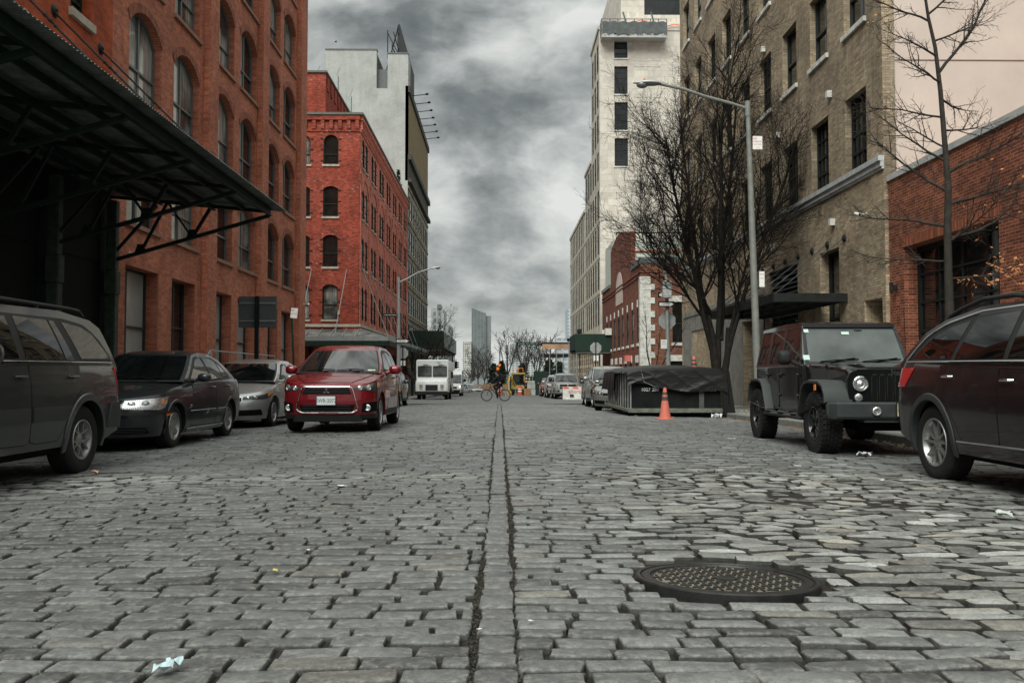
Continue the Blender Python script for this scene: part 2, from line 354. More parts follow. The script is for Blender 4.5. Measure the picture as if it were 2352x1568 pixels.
# ------------------------------------------------------------------ cobbles
def cobble_mat():
    t = NT('cobblestone'); o = t.obj()
    a = t.n('ShaderNodeAttribute', attribute_name='tint').outputs['Color']
    n = t.noise(o, 9, 7, .7); n2 = t.noise(o, 90, 4, .7); n3 = t.noise(o, 420, 2, .6)
    c = t.mix(1.0, a, t.ramp(n, [(.25, .58), (.5, 1.0), (.8, 1.5)]), 'MULTIPLY')
    c = t.mix(1.0, c, t.ramp(n2, [(.3, .62), (.5, 1.0), (.75, 1.5)]), 'MULTIPLY')
    c = t.mix(.8, c, t.ramp(n3, [(.3, .7), (.5, 1.0), (.72, 1.45)]), 'MULTIPLY')
    ed = t.n('ShaderNodeAttribute', attribute_name='edge').outputs['Fac']
    em = t.math('MULTIPLY', t.math('MULTIPLY', ed, t.ramp(t.noise(o, 30, 4, .7), [(.46, 0), (.62, 1)])), .42)
    c = t.mix(em, c, (.42, .40, .35))
    geo = t.n('ShaderNodeNewGeometry').outputs['Position']; z = t.n('ShaderNodeSeparateXYZ', {0: geo}).outputs[2]
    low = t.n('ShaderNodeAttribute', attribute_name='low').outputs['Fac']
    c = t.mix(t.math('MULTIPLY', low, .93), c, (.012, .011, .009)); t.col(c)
    t.p(rough=t.math('ADD', .33, t.math('MULTIPLY', n2, .34)), spec=.5)
    t.bump(t.math('ADD', t.math('MULTIPLY', n2, 1.0), t.math('ADD', t.math('MULTIPLY', n3, .5), t.math('MULTIPLY', n, 1.4))), .8, .006)
    return t.m
MH = (1.10, 4.29, .437)     # manhole x, y, radius
def vn(x, y, s, k):        # cheap smooth noise
    return (np.sin(x*s*1.0 + k*1.7 + 1.3*np.sin(y*s*.83 + k)) + np.sin(y*s*1.21 + k*.6 + 1.1*np.sin(x*s*.9 - k)) + np.sin((x+y)*s*.71 + k*2.2)) / 3
def rough_bright_f(x, y):         # 0 smooth, 1 worn and bumpy, with highlights painted into the tint
    g = np.exp(-(((x-2.6)/1.9)**2 + ((y-7.0)/3.6)**2)) + .8*np.exp(-(((x-3.6)/2.2)**2 + ((y-5.0)/1.6)**2)) + .55*np.exp(-(((x+4.2)/1.2)**2 + ((y-8.2)/.7)**2)) + .4*np.exp(-((y-8.6)/.5)**2)
    return np.clip(g, 0, 1)
def stones(cx, cy, hx, hy, n, rings):
    """rounded stone tops; arrays of centres/half sizes -> verts, faces, attrs"""
    N = len(cx); cor = n // 4; cx = cx.astype(float); cy = cy.astype(float)
    base = []
    for q, (sx, sy) in enumerate(((1, 1), (-1, 1), (-1, -1), (1, -1))):
        for k in range(cor):
            a = (q + (k + .5)/cor) * PI/2 if cor > 1 else (q + .5)*PI/2
            base.append((sx, sy, math.cos(a), math.sin(a)))
    base = np.array(base)
    rr = rough_bright_f(cx, cy)
    rad = np.minimum(hx, hy) * (.28 + .40*rr + RNG.uniform(-.1, .15, N))
    if cor == 1: rad = np.zeros(N)
    tilx = RNG.normal(0, .02, N)*(1+.6*rr); tily = RNG.normal(0, .03, N)*(1+.7*rr); dz = RNG.normal(0, .0028, N)*(1+1.0*rr) + .018*vn(cx, cy, 1.7, 3)*(.35+rr)
    jit = RNG.normal(0, 1, (N, n, 2)) * .0042 * (1 + 1.0*rr)[:, None, None]
    vs = []; ed = []; lo = []
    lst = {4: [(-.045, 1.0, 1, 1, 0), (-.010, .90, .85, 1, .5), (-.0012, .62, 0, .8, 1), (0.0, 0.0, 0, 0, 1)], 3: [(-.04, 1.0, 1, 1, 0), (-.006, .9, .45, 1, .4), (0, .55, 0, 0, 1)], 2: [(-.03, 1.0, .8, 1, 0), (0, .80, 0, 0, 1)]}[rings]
    ins = {4: [0, .0008, .006, None], 3: [0, .002, .012], 2: [0, .012]}[rings]
    for (z, s, low, e_, jf), ii in zip(lst, ins):
        if ii is None:
            X = cx[:, None]; Y = cy[:, None]; ring = np.stack([X, Y], 2)
        else:
            ax = hx[:, None] - ii; ay = hy[:, None] - ii; r = rad[:, None]
            X = base[None, :, 0]*(ax - r) + base[None, :, 2]*r; Y = base[None, :, 1]*(ay - r) + base[None, :, 3]*r
            ring = np.stack([X, Y], 2) + jit*(1.0 if s > .8 else .8)
            ring = ring + np.stack([cx, cy], 1)[:, None, :]
        dome = (.0015 + .008*rr) * (1 - (0 if ii is not None and s > .95 else (1 if ii is None else .55)))
        hgt = z + dz[:, None] + (ring[:, :, 0]-cx[:, None])*tilx[:, None] + (ring[:, :, 1]-cy[:, None])*tily[:, None] + (-(.010*rr)[:, None] if (ii is not None and ii > .004) else 0) + ((.002 + .003*rr)[:, None] if ii is None else 0)
        k = ring.shape[1]
        vs.append(np.concatenate([ring, hgt[:, :, None]], 2)); lo.append(np.full((N, k), low, np.float32)); ed.append(np.full((N, k), e_ if s < .97 else 1, np.float32))
    V = np.concatenate(vs, 1); m = V.shape[1]; E = np.concatenate(ed, 1); Lw = np.concatenate(lo, 1)
    quads = []; tris = []
    nr = rings - 1 if rings == 4 else rings
    for r in range(nr - 1):
        for j in range(n): quads.append((r*n+j, r*n+(j+1) % n, (r+1)*n+(j+1) % n, (r+1)*n+j))
    top = None
    if rings == 4: tris = [((nr-1)*n+j, (nr-1)*n+(j+1) % n, nr*n) for j in range(n)]
    else: top = [(nr-1)*n+j for j in range(n)]
    return V, m, np.array(quads), np.array(tris) if tris else None, top, E, Lw
parts_v = []; parts_tint = []; parts_e = []; parts_l = []; loops = []; ltot = []; voff = 0
def warp_xy(x, y):
    rr = rough_bright_f(x, y)
    return x + .02*vn(x, y, 1.1, 1)*(1+rr), y + .035*vn(x, y, .8, 2)*(.35+.9*rr) + .02*vn(x, y, 3.1, 5)*rr
def emit(cx, cy, hx, hy, n, rings, tint, warp=True):
    global voff
    if warp: wx, wy = warp_xy(cx, cy)
    else: wx, wy = cx, cy
    V, m, Q, T, top, E, Lw = stones(wx, wy, hx, hy, n, rings)
    # let the stones follow the warp of their row
    if warp:
        for j in range(m):
            ox, oy = V[:, j, 0], V[:, j, 1]; d = (warp_xy(cx + (ox-wx), cy)[1] - wy); V[:, j, 1] += d
    V[:, :, 2] += gz(V[:, :, 0], V[:, :, 1])
    N = len(cx); off = (voff + np.arange(N)*m)[:, None]
    for arr in (Q, T, np.array([top]) if top is not None else None):
        if arr is None: continue
        k = arr.shape[1]; L = (off[:, :, None] + arr[None]).reshape(-1, k); loops.append(L.ravel()); ltot.append(np.full(len(L), k))
    parts_v.append(V.reshape(-1, 3)); parts_tint.append(np.repeat(tint, m, 0)); parts_e.append(E.ravel()); parts_l.append(Lw.ravel()); voff += N*m
def tints(x, y):
    N = len(x); rr = rough_bright_f(x, y)
    b = .092 * np.where(y > 9, 1.18, 1.0) * (1 + RNG.normal(0, .2, N)) * (1 + .13*vn(x, y, .6, 9) + .16*vn(x, y, .23, 4) - .10*np.exp(-((np.abs(np.abs(x)-1.9)-.75)/.22)**2))
    b = b * (1 + 2.0*rr*RNG.uniform(.0, 1.0, N)**1.5*1.4); b = np.clip(b, .045, .36)  # brighter stones stand in for highlights on the rough patches
    warm = RNG.uniform(0, 1, N) < (.035 + .12*rr); wv = np.where(warm, RNG.uniform(.05, .2, N), 0) + .05*rr
    c = np.stack([b*(.985+wv*.8), b*(1.015+wv*.3), b*(.985-wv*.3), np.ones(N)], 1)
    return c
def rows_for(y0, y1, xa, xb, n, rings, pitch=.128):
    CX = []; CY = []; HX = []; HY = []
    y = y0
    while y < y1:
        h = pitch * random.uniform(.86, 1.12); x = xa - random.uniform(0, .2)
        while x < xb:
            L = random.uniform(.20, .335) if random.random() > .08 else random.uniform(.11, .17)
            x2 = min(x + L, xb)
            if x2 - max(x, xa) > .06:
                a = max(x, xa); g = random.uniform(.006, .016) if random.random() > .18 else random.uniform(.016, .032)
                CX.append((a+x2)/2); HX.append((x2-a)/2 - g/2); CY.append(y + h/2 + random.uniform(-.004, .004)); HY.append(h/2 - random.uniform(.0032, .0066))
            x = x + L
        y += h
    CX, CY, HX, HY = map(np.array, (CX, CY, HX, HY))
    gap = rough_bright_f(CX, CY)*.004; HX = HX - gap; HY = HY - gap
    wx, wy = warp_xy(CX, CY); dx = wx-MH[0]; dy = np.maximum(np.abs(wy-MH[1])-HY, 0); rr_m = MH[2]+.003; ch = np.sqrt(np.maximum(rr_m**2-dy**2, 0)); hit = dy < rr_m; sg = np.sign(dx)
    inner = np.abs(dx)-HX; cut = np.where(hit, np.maximum(ch-inner, 0), 0); HX = HX - cut/2; CX = CX + sg*cut/2
    k = (HX > .022); CX, CY, HX, HY = CX[k], CY[k], HX[k], HY[k]
    emit(CX, CY, HX, HY, n, rings, tints(CX, CY))
for xa, xb in ((-6.2, -.091), (.067, 6.2)):
    rows_for(2.2, 9.0, max(xa, -5.6), min(xb, 5.6), 12, 4)
    rows_for(9.0, 21.0, xa, xb, 8, 3)
    rows_for(21.0, 47.0, xa, xb, 4, 2)
# centre strip of single blocks running along the street
CY = []; HY = []; y = 2.2
while y < 47:
    L = random.uniform(.13, .24); CY.append(y + L/2); HY.append(L/2 - .003); y += L
CY = np.array(CY); HY = np.array(HY); CX = np.full(len(CY), -.012) + RNG.normal(0, .002, len(CY)); HX = np.full(len(CY), .071) + RNG.normal(0, .003, len(CY))
k = CY < 14; tt = tints(CX, CY); tt[:, :3] = tt[:, :3]*.3 + .066
emit(CX[k], CY[k], HX[k], HY[k], 12, 4, tt[k], False); emit(CX[~k], CY[~k], HX[~k], HY[~k], 4, 2, tt[~k], False)
me = bpy.data.meshes.new('cobblestone_road'); V = np.concatenate(parts_v).astype(np.float32); LI = np.concatenate(loops).astype(np.int32); LT = np.concatenate(ltot).astype(np.int32)
me.vertices.add(len(V)); me.vertices.foreach_set('co', V.ravel()); me.loops.add(len(LI)); me.loops.foreach_set('vertex_index', LI)
me.polygons.add(len(LT)); me.polygons.foreach_set('loop_start', np.concatenate([[0], np.cumsum(LT)[:-1]]).astype(np.int32)); me.polygons.foreach_set('loop_total', LT)
me.update(calc_edges=True)
A = me.attributes.new('tint', 'FLOAT_COLOR', 'POINT'); A.data.foreach_set('color', np.concatenate(parts_tint).astype(np.float32).ravel())
A = me.attributes.new('edge', 'FLOAT', 'POINT'); A.data.foreach_set('value', np.concatenate(parts_e).astype(np.float32))
A = me.attributes.new('low', 'FLOAT', 'POINT'); A.data.foreach_set('value', np.concatenate(parts_l).astype(np.float32))
me.materials.append(cobble_mat()); me.shade_smooth(); me.set_sharp_from_angle(angle=R(50))
road = bpy.data.objects.new('cobblestone_road', me); COL.objects.link(road); road['kind'] = 'structure'
def sheet(name, x0, x1, y0, y1, dz, mat, nx=1, ny=1, fn=None):
    mb = MB(); fn = fn or G
    mb.grid([[(x0+(x1-x0)*i/nx, y0+(y1-y0)*j/ny, fn(x0+(x1-x0)*i/nx, y0+(y1-y0)*j/ny)+dz) for i in range(nx+1)] for j in range(ny+1)])
    return mb.build(name, mat, kind='structure', angle=60)
M['dirt'] = plain('joint_dirt', (.030,.026,.021), .95, var=.5, scale=14, bump=1, dist=.02)
sheet('road_bed', -6.3, 6.3, -3, 47.02, -.026, M['dirt'], 24, 60)
def asphalt():
    t = NT('asphalt'); o = t.obj(); n = t.noise(o, 1.1, 7, .7); n2 = t.noise(o, 120, 3, .7)
    t.col(t.mix(1.0, t.ramp(n, [(.3, (.085,.086,.083)), (.7, (.135,.135,.128))]), t.ramp(n2, [(.3, .7), (.7, 1.3)]), 'MULTIPLY')); t.p(rough=.85); t.bump(n2, .4, .004); return t.m
M['asphalt'] = asphalt()
def fl(x, y): return float(zl(y))
sheet('cross_street', -70, 70, 47.02, 62, -.004, M['asphalt'], 4, 12, fl)
def far_cobble():
    t = NT('distant_cobbles'); o = t.obj()
    b = t.n('ShaderNodeTexBrick', {'Vector': o, 'Color1': (.15,.15,.143,1), 'Color2': (.10,.101,.097,1), 'Mortar': (.025,.024,.02,1), 'Scale': 1.0, 'Mortar Size': .012, 'Brick Width': .25, 'Row Height': .13, 'Mortar Smooth': .4})
    t.col(t.mix(1.0, b.outputs[0], t.ramp(t.noise(o, .9, 6, .7), [(.3, .75), (.7, 1.3)]), 'MULTIPLY')); t.p(rough=.75); t.bump(t.math('SUBTRACT', 1.0, b.outputs[1]), .6, .02); return t.m
M['far_cobble'] = far_cobble()
sheet('far_street', -6.2, 6.2, 62, 118, .0, M['far_cobble'], 8, 12)
sheet('highway', -160, 160, 118, 150, .0, M['asphalt'], 4, 8, fl)
def slabs():
    t = NT('sidewalk_slabs'); o = t.obj()
    b = t.n('ShaderNodeTexBrick', {'Vector': o, 'Color1': (.27,.26,.235,1), 'Color2': (.22,.215,.195,1), 'Mortar': (.06,.055,.05,1), 'Scale': 1.0, 'Mortar Size': .012, 'Brick Width': 1.5, 'Row Height': 1.5}, offset=0.0)
    c = t.mix(1.0, b.outputs[0], t.ramp(t.noise(o, 2.0, 7, .7), [(.3, .65), (.7, 1.2)]), 'MULTIPLY'); c = t.mix(1.0, c, t.ramp(t.noise(o, 60, 3, .7), [(.3, .85), (.7, 1.1)]), 'MULTIPLY')
    t.col(c); t.p(rough=.9); t.bump(t.math('SUBTRACT', t.noise(o, 50, 3, .7), b.outputs[1]), .3, .01); return t.m
M['slabs'] = slabs()
M['granite'] = plain('granite_kerb', (.17,.168,.155), .8, var=.3, scale=8, bump=.5, dirt=.3)
for s, nm in ((-1, 'left'), (1, 'right')):
    for y0, y1 in ((-3, 46.4), (62.6, 117)):
        mb = MB(); ny = 30
        xs = [s*6.36, s*60.0]
        mb.grid([[(x, y0+(y1-y0)*j/ny, SWK(y0+(y1-y0)*j/ny) + (0 if x == xs[0] else .05)) for x in xs] for j in range(ny+1)])
        mb.quad((xs[0], y0, -3), (xs[1], y0, -3), (xs[1], y0, SWK(y0)), (xs[0], y0, SWK(y0)))
        mb.quad((xs[0], y1, -3), (xs[1], y1, -3), (xs[1], y1, SWK(y1)), (xs[0], y1, SWK(y1)))
        mb.build('pavement_' + nm, M['slabs'], kind='structure', angle=0)
        kb = MB(); y = y0
        while y < y1:
            L = min(random.uniform(1.2, 2.0), y1-y); a, b = y+.006, y+L-.006; dz = random.uniform(-.008, .012)
            xa, xb = sorted((s*6.2, s*6.36)); z0, z1 = SWK(a)+dz, SWK(b)+dz
            r = [[(xa, yy_, zz-.4), (xb, yy_, zz-.4), (xb, yy_, zz+.003), (xb-.0, yy_, zz+.004), (xa+.02, yy_, zz+.004), (xa, yy_, zz-.016)] if s > 0 else
                 [(xb, yy_, zz-.4), (xa, yy_, zz-.4), (xa, yy_, zz+.003), (xa, yy_, zz+.004), (xb-.02, yy_, zz+.004), (xb, yy_, zz-.016)] for yy_, zz in ((a, z0), (b, z1))]
            kb.grid(r, True, True); y += L
        kb.build('kerb_' + nm, M['granite'], kind='structure', angle=20)
M['earth'] = plain('far_ground', (.11,.105,.09), .95, var=.3, scale=.2, bump=0)
mb = MB(); mb.grid([[(x, y, -2.35) for x in (-6000, -200, 200, 6000)] for y in (-60, 220)]); mb.build('ground', M['earth'], kind='structure', angle=0)
sheet('promenade', -160, 160, 150, 204, .0, M['slabs'], 2, 4, fl)
def water():
    t = NT('river_water'); o = t.obj(); t.col((.10,.115,.115)); t.p(rough=.25, spec=.6); t.bump(t.noise(t.mapv(o, (.05, .4, 1)), 1.0, 4, .6), .6, .4); return t.m
mb = MB(); mb.grid([[(x, y, -3.2) for x in (-6000, 0, 6000)] for y in (204, 1500)]); mb.build('river', water(), kind='structure', angle=0)
mb = MB(); mb.grid([[(x, y, -2.0) for x in (-7000, 0, 7000)] for y in (1500, 9000)]); mb.quad((-7000, 1500, -5), (7000, 1500, -5), (7000, 1500, -2), (-7000, 1500, -2)); mb.build('far_shore', M['earth'], kind='structure', angle=0)
# dirt and grass stuff in the joints along the centre strip
# ------------------------------------------------------------------ manhole
mx_, my_, mr = MH
iron = plain('cast_iron', (.032,.031,.03), .38, .45, var=.35, scale=12, bump=.5, dirt=.15)
grit = plain('sandy_grit', (.14,.118,.088), .95, var=.75, scale=14, bump=.8)
mh = thing('manhole_cover', 'round cast iron manhole cover with basket weave pattern in the cobbles', 'manhole cover', (mx_, my_, G(mx_, my_)))
mb = MB(); mb.lathe([(mr, -.06), (mr, .006), (mr-.006, .012), (mr-.022, .013), (mr-.026, .004), (mr-.03, .004), (mr-.033, .010), (mr-.07, .0105), (mr-.074, .003), (mr-.09, .002)], 72); mb.build('rim', iron, mh)
mb = MB(); mb.lathe([(mr-.085, .0018), (.0, .0018)], 60); mb.build('grit', grit, mh)
mb = MB(); p = .047
for i in range(-10, 11):
    for j in range(-10, 11):
        x, y = i*p, j*p
        if math.hypot(x, y) > mr-.098: continue
        if (i + j) % 2: mb.bbox((x-p*.56, y-.006, .0), (x+p*.56, y+.006, .009), .002)
        else: mb.bbox((x-.006, y-p*.56, .0), (x+.006, y+p*.56, .009), .002)
mb.lathe([(.055, .0), (.055, .0095), (.05, .011), (.0, .011)], 24)
mb.build('basket_weave', iron, mh); mh.rotation_euler = (R(-2.9), R(1.0), R(0)); mh.location.z -= .006
# ------------------------------------------------------------------ facades
class Plane:
    """vertical facade plane: point (u, z, d) -> world; u runs along it, d goes into the building"""
    def __init__(s, P, U, N): s.P = Vector((P[0], P[1], 0)); s.U = Vector((U[0], U[1], 0)); s.N = Vector((N[0], N[1], 0))
    def __call__(s, u, z, d=0): q = s.P + s.U*u - s.N*d; return Vector((q.x, q.y, z))
    def box(s, mb, u0, u1, z0, z1, d0, d1):
        c = [s(u, z, d) for z in (z0, z1) for (u, d) in ((u0, d0), (u1, d0), (u1, d1), (u0, d1))]
        mb.add(c, [(0,3,2,1),(4,5,6,7),(0,1,5,4),(1,2,6,5),(2,3,7,6),(3,0,4,7)])
def arc(o, n=10):
    """head curve of an opening, left to right: (u, z) ; rise 0 = flat"""
    u0, u1, z1, rise = o['u0'], o['u1'], o['z1'], o.get('rise', 0)
    if not rise: return [(u0, z1), (u1, z1)]
    c = (u0+u1)/2; a = (u1-u0)/2
    if rise >= a*.98: return [(c - a*math.cos(PI*i/n), z1 - rise + a*math.sin(PI*i/n)) for i in range(n+1)]
    r = (a*a + rise*rise)/(2*rise); th = math.asin(a/r)
    return [(c + r*math.sin(-th + 2*th*i/n), z1 - r + r*math.cos(-th + 2*th*i/n)) for i in range(n+1)]
def wall(mb, pl, u0, u1, z0, z1, ops, depth=.25, d=0.0):
    us = sorted({u0, u1} | {o[k] for o in ops for k in ('u0', 'u1') if u0 < o[k] < u1}); zs = sorted({z0, z1} | {o[k] for o in ops for k in ('z0', 'z1') if z0 < o[k] < z1})
    for j in range(len(zs)-1):
        run = None
        for i in range(len(us)-1):
            cu, cz = (us[i]+us[i+1])/2, (zs[j]+zs[j+1])/2
            hole = any(o['u0'] < cu < o['u1'] and o['z0'] < cz < o['z1'] for o in ops)
            if not hole and run is None: run = us[i]
            if (hole or i == len(us)-2) and run is not None:
                e = us[i] if hole else us[i+1]
                mb.quad(pl(run, zs[j], d), pl(e, zs[j], d), pl(e, zs[j+1], d), pl(run, zs[j+1], d)); run = None
    for o in ops:
        dd = o.get('depth', depth); A = arc(o); zt = o['z1']
        if o.get('rise'):
            for (a, b) in zip(A, A[1:]):
                mb.quad(pl(a[0], a[1], d), pl(b[0], b[1], d), pl(b[0], zt, d), pl(a[0], zt, d))
        for (a, b) in zip(A, A[1:]): mb.quad(pl(a[0], a[1], d), pl(a[0], a[1], d+dd), pl(b[0], b[1], d+dd), pl(b[0], b[1], d))
        for (ua, za) in ((A[0]), (A[-1])): mb.quad(pl(ua, o['z0'], d), pl(ua, o['z0'], d+dd), pl(ua, za, d+dd), pl(ua, za, d))
        mb.quad(pl(o['u0'], o['z0'], d), pl(o['u1'], o['z0'], d), pl(o['u1'], o['z0'], d+dd), pl(o['u0'], o['z0'], d+dd))
def window(par, pl, o, depth=.25, style='sash', fm=None, gm=None, sill=None, sill_h=.1, name='window', fw=.06, grid=(1, 1), sill_o=.08, rail=.47, split=.5, hinge=0):
    fm = fm or M['frame_dark']; A = arc(o); u0, u1, z0 = o['u0'], o['u1'], o['z0']; zt = A[0][1]; mb = MB(); t = .07
    d0 = depth - t - .01; d1 = depth - .004
    pl.box(mb, u0, u0+fw, z0, zt, d0, d1); pl.box(mb, u1-fw, u1, z0, zt, d0, d1); pl.box(mb, u0+fw, u1-fw, z0, z0+fw*1.2, d0, d1)
    if o.get('rise'):
        cu = (u0+u1)/2
        B = [(cu+(u-cu)*(1-fw*2/(u1-u0)), z-fw) for (u, z) in A]
        rows = [[pl(u, z, dq) for (u, z) in C_] for C_, dq in ((A, d1), (A, d0), (B, d0), (B, d1))]; mb.grid(rows)
    else: pl.box(mb, u0+fw, u1-fw, zt-fw, zt, d0, d1)
    H = zt - z0; m = .025
    top = max(z for _, z in A) - .01
    if style == 'sash':           # paired double-hung sashes
        um = u0 + (u1-u0)*split; pl.box(mb, um-fw*.7, um+fw*.7, z0+fw, top, d0+.004, d1)
        zr = z0 + H*rail; pl.box(mb, u0+fw, u1-fw, zr-.035, zr+.035, d0-.012, d1)
    elif style == 'single':
        zr = z0 + H*rail; pl.box(mb, u0+fw, u1-fw, zr-.03, zr+.03, d0-.012, d1)
    elif style == 'grid':
        for i in range(1, grid[0]): uu = u0+(u1-u0)*i/grid[0]; pl.box(mb, uu-m, uu+m, z0+fw, top, d0+.02, d1-.003)
        for j in range(1, grid[1]): zz = z0+H*j/grid[1]; k = m*(1.6 if j == 1 or j*2 == grid[1] else .8); pl.box(mb, u0+fw, u1-fw, zz-k, zz+k, d0+.012, d1)
    if hinge:
        for f_ in (.12, .5, .86):
            for u, s_ in ((u0, -1), (u1, 1)): pl.box(mb, min(u, u+s_*.2), max(u, u+s_*.2), z0+(o['z1']-z0)*f_-.02, z0+(o['z1']-z0)*f_+.02, -.05, -.004)
    w_ = mb.build(name, fm, par, world=True, angle=0)
    gm = gm or M['glass_dark']; gms = gm if isinstance(gm, (list, tuple)) else [gm, gm]
    pb = MB(); dp = d1 - .018; us = [u0+.01, u0+(u1-u0)*split, u1-.01] if style == 'sash' else [u0+.01, u1-.01]
    for i in range(len(us)-1):
        pb.mat(i); a, b = us[i], us[i+1]
        tl = lambda u: np.interp(u, [q[0] for q in A], [q[1] for q in A]) - .005
        n = 5 if o.get('rise') else 1; t1 = .006*(i % 2)
        for k in range(n):
            ua, ub = a+(b-a)*k/n, a+(b-a)*(k+1)/n
            pb.quad(pl(ua, z0+.01, dp+t1), pl(ub, z0+.01, dp+t1), pl(ub, tl(ub), dp+t1), pl(ua, tl(ua), dp+t1))
    pb.build('pane', gms[:len(us)-1], w_, angle=0)
    if sill:
        sb = MB(); pl.box(sb, u0-.08, u1+.08, z0-sill_h, z0+.005, -sill_o, depth-.08); sb.build('sill', sill, w_, angle=0)
    return w_
def rc(*mats): return random.choice(mats)
def strip(mb, pl, u0, u1, z0, z1, d0, d1): pl.box(mb, u0, u1, z0, z1, d0, d1)
GC, GD, GP = 'glass_curt', 'glass_dark', 'glass_pale'
# ================================================================== left brown brick building
XL = -10.5; LY0, LY1 = 23.6, 46.3; LT = 23.5
bl = thing('brick_building', 'tall brown brick building with rows of arched paired windows on the left of the street', 'building', (XL-6, (LY0+LY1)/2, 0))
pl = Plane((XL, 0), (0, 1), (1, 0))
starts = [24.65, 28.05, 32.0, 35.2, 39.15, 42.25]; WW = 2.38
rowz = [5.32, 8.97, 12.63, 16.28, 19.94]
ops = [dict(u0=u, u1=u+WW, z0=z, z1=z+2.66, rise=.58) for z in rowz for u in starts]
gops = [dict(u0=u+(.1 if i == 1 else 0), u1=u+WW-(.15 if i == 1 else 0), z0=float(zl(u))+.35 if i != 1 else float(zl(u))+.12, z1=4.1, depth=.45) for i, u in enumerate(starts)]
mb = MB(); wall(mb, pl, LY0, LY1-.001, -1.2, LT, ops + gops, .30)
for a, b in ((30.85, 31.8), (37.72, 38.75), (45.0, LY1)):
    strip(mb, pl, a, b, -1.2, LT, -.24, -.002)
mb.quad(pl(LY1, -1.5), pl(LY1, LT), pl(LY1, LT, 14), pl(LY1, -1.5, 14)); mb.quad(pl(LY0, LT), pl(LY1, LT), pl(LY1, LT, 14), pl(LY0, LT, 14)); mb.quad(pl(LY0, 10, 0), pl(LY0, LT, 0), pl(LY0, LT, 14), pl(LY0, 10, 14))
mb.build('wall', M['brick_brown'], bl, world=True, angle=0)
rm_ = brick('soldier_brick', (.27,.085,.045), (.21,.065,.038), (.30,.15,.10), w=.068, h=.215, stain=.2, big=.1)
for o in ops:                                 # projecting arch rings over each window
    ab = MB()
    A = arc(o, 12); o2 = dict(o); cu = (o['u0']+o['u1'])/2
    B = [(cu+(u-cu)*1.13, z+.24+.02*abs(u-cu)) for u, z in A]
    ab.grid([[pl(u, z, -.001) for u, z in A], [pl(u, z, -.022) for u, z in A], [pl(u, z, -.022) for u, z in B], [pl(u, z, -.001) for u, z in B]])
    ab.build('arch_ring', rm_, bl, world=True, angle=0)
for o in ops:
    near = o['u0'] < 40
    window(bl, pl, o, .30, 'sash', M['frame_grey'], [M[rc(GP, GP, GC)], M[rc(GD, GC, GC)]], M['sill_brown'], .12, fw=.075, sill_o=.09)
for i, o in enumerate(gops):
    if i == 1:
        wd = window(bl, pl, o, .45, 'sash', M['frame_dark'], [M[GP], M[GD]], None, name='door', rail=.63, fw=.08, split=.55)
        hb = MB(); hb.tube([pl(o['u0']+.2, 1.25, .33), pl(o['u0']+.2, 1.25, .28), pl(o['u0']+.34, 1.25, .28)], .012, 6); hb.tube([pl(o['u0']+.2, 1.15, .33), pl(o['u0']+.2, 1.5, .33)], .01, 6); hb.build('handle', M['alum'], wd, angle=30)
    else: window(bl, pl, o, .45, 'sash', M['frame_dark'], [M[GP], M[GP]], None, rail=.56, fw=.07, split=.4)
mb = MB(); pl.box(mb, 31.2, 31.33, 1.6, 1.85, -.27, -.24); mb.build('intercom', M['alum'], bl, world=True, angle=0)
# ================================================================== left orange building with loading dock
bo = thing('loading_dock_building', 'painted orange brick building with rough stone keystones above the green canopy', 'building', (XL-6, 10, 0))
oo = [dict(u0=21.25, u1=22.35, z0=6.7, z1=8.45), dict(u0=21.25, u1=22.35, z0=9.95, z1=12.0, rise=.15), dict(u0=17.75, u1=19.15, z0=6.6, z1=8.72, rise=.18), dict(u0=17.75, u1=19.15, z0=9.95, z1=12.0, rise=.15),
      dict(u0=14.2, u1=15.6, z0=6.6, z1=8.72, rise=.18), dict(u0=10.6, u1=12, z0=6.6, z1=8.72, rise=.18)]
docks = [dict(u0=a, u1=b, z0=.25, z1=3.9, depth=.06) for a, b in ((20.5, 22.9), (17.6, 19.8), (14.7, 16.9), (11.7, 13.9), (8.8, 11))]
mb = MB(); wall(mb, pl, 2, LY0-.001, -.4, 14.5, oo + docks, .32)
mb.quad(pl(2, 14.5), pl(LY0, 14.5), pl(LY0, 14.5, 14), pl(2, 14.5, 14)); mb.quad(pl(2, -.4), pl(2, 14.5), pl(2, 14.5, 14), pl(2, -.4, 14))
mb.build('wall', M['brick_orange'], bo, world=True, angle=0)
def vous(u, z, tilt, hh=.5, ww=.26):
    c = [(-ww/2*.72, 0), (ww/2*.72, 0), (ww/2, hh), (-ww/2, hh)]; r = []
    for a, b in c:
        a2 = a*math.cos(tilt) + b*math.sin(tilt); b2 = b*math.cos(tilt) - a*math.sin(tilt); r.append((u+a2, z+b2))
    vb = MB(); vb.prism([pl(p, q, -.03) for p, q in r], pl.N*-.05); vb.build('voussoir', M['stone_trim'], bo, world=True, angle=0)
for o in oo:
    cu = (o['u0']+o['u1'])/2; zs = o['z1']-o.get('rise', 0); wd2 = (o['u1']-o['u0'])/2
    vous(cu, o['z1']+.03, 0); vous(cu-wd2-.02, zs+.02, -.32); vous(cu+wd2+.02, zs+.02, .32)
for o in oo: window(bo, pl, o, .32, 'grid', M['steel_green'], M[GD], M['stone_trim'], .2, grid=(2, 4), fw=.05, sill_o=.1)
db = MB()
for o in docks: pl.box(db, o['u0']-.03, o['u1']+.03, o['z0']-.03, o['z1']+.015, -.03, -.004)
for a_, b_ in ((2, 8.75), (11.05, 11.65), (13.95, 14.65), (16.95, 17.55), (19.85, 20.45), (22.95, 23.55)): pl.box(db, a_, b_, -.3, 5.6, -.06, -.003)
pl.box(db, 8.75, 22.95, 3.92, 5.6, -.05, -.003); pl.box(db, 2, 23.58, 5.602, 5.98, -.05, -.003)
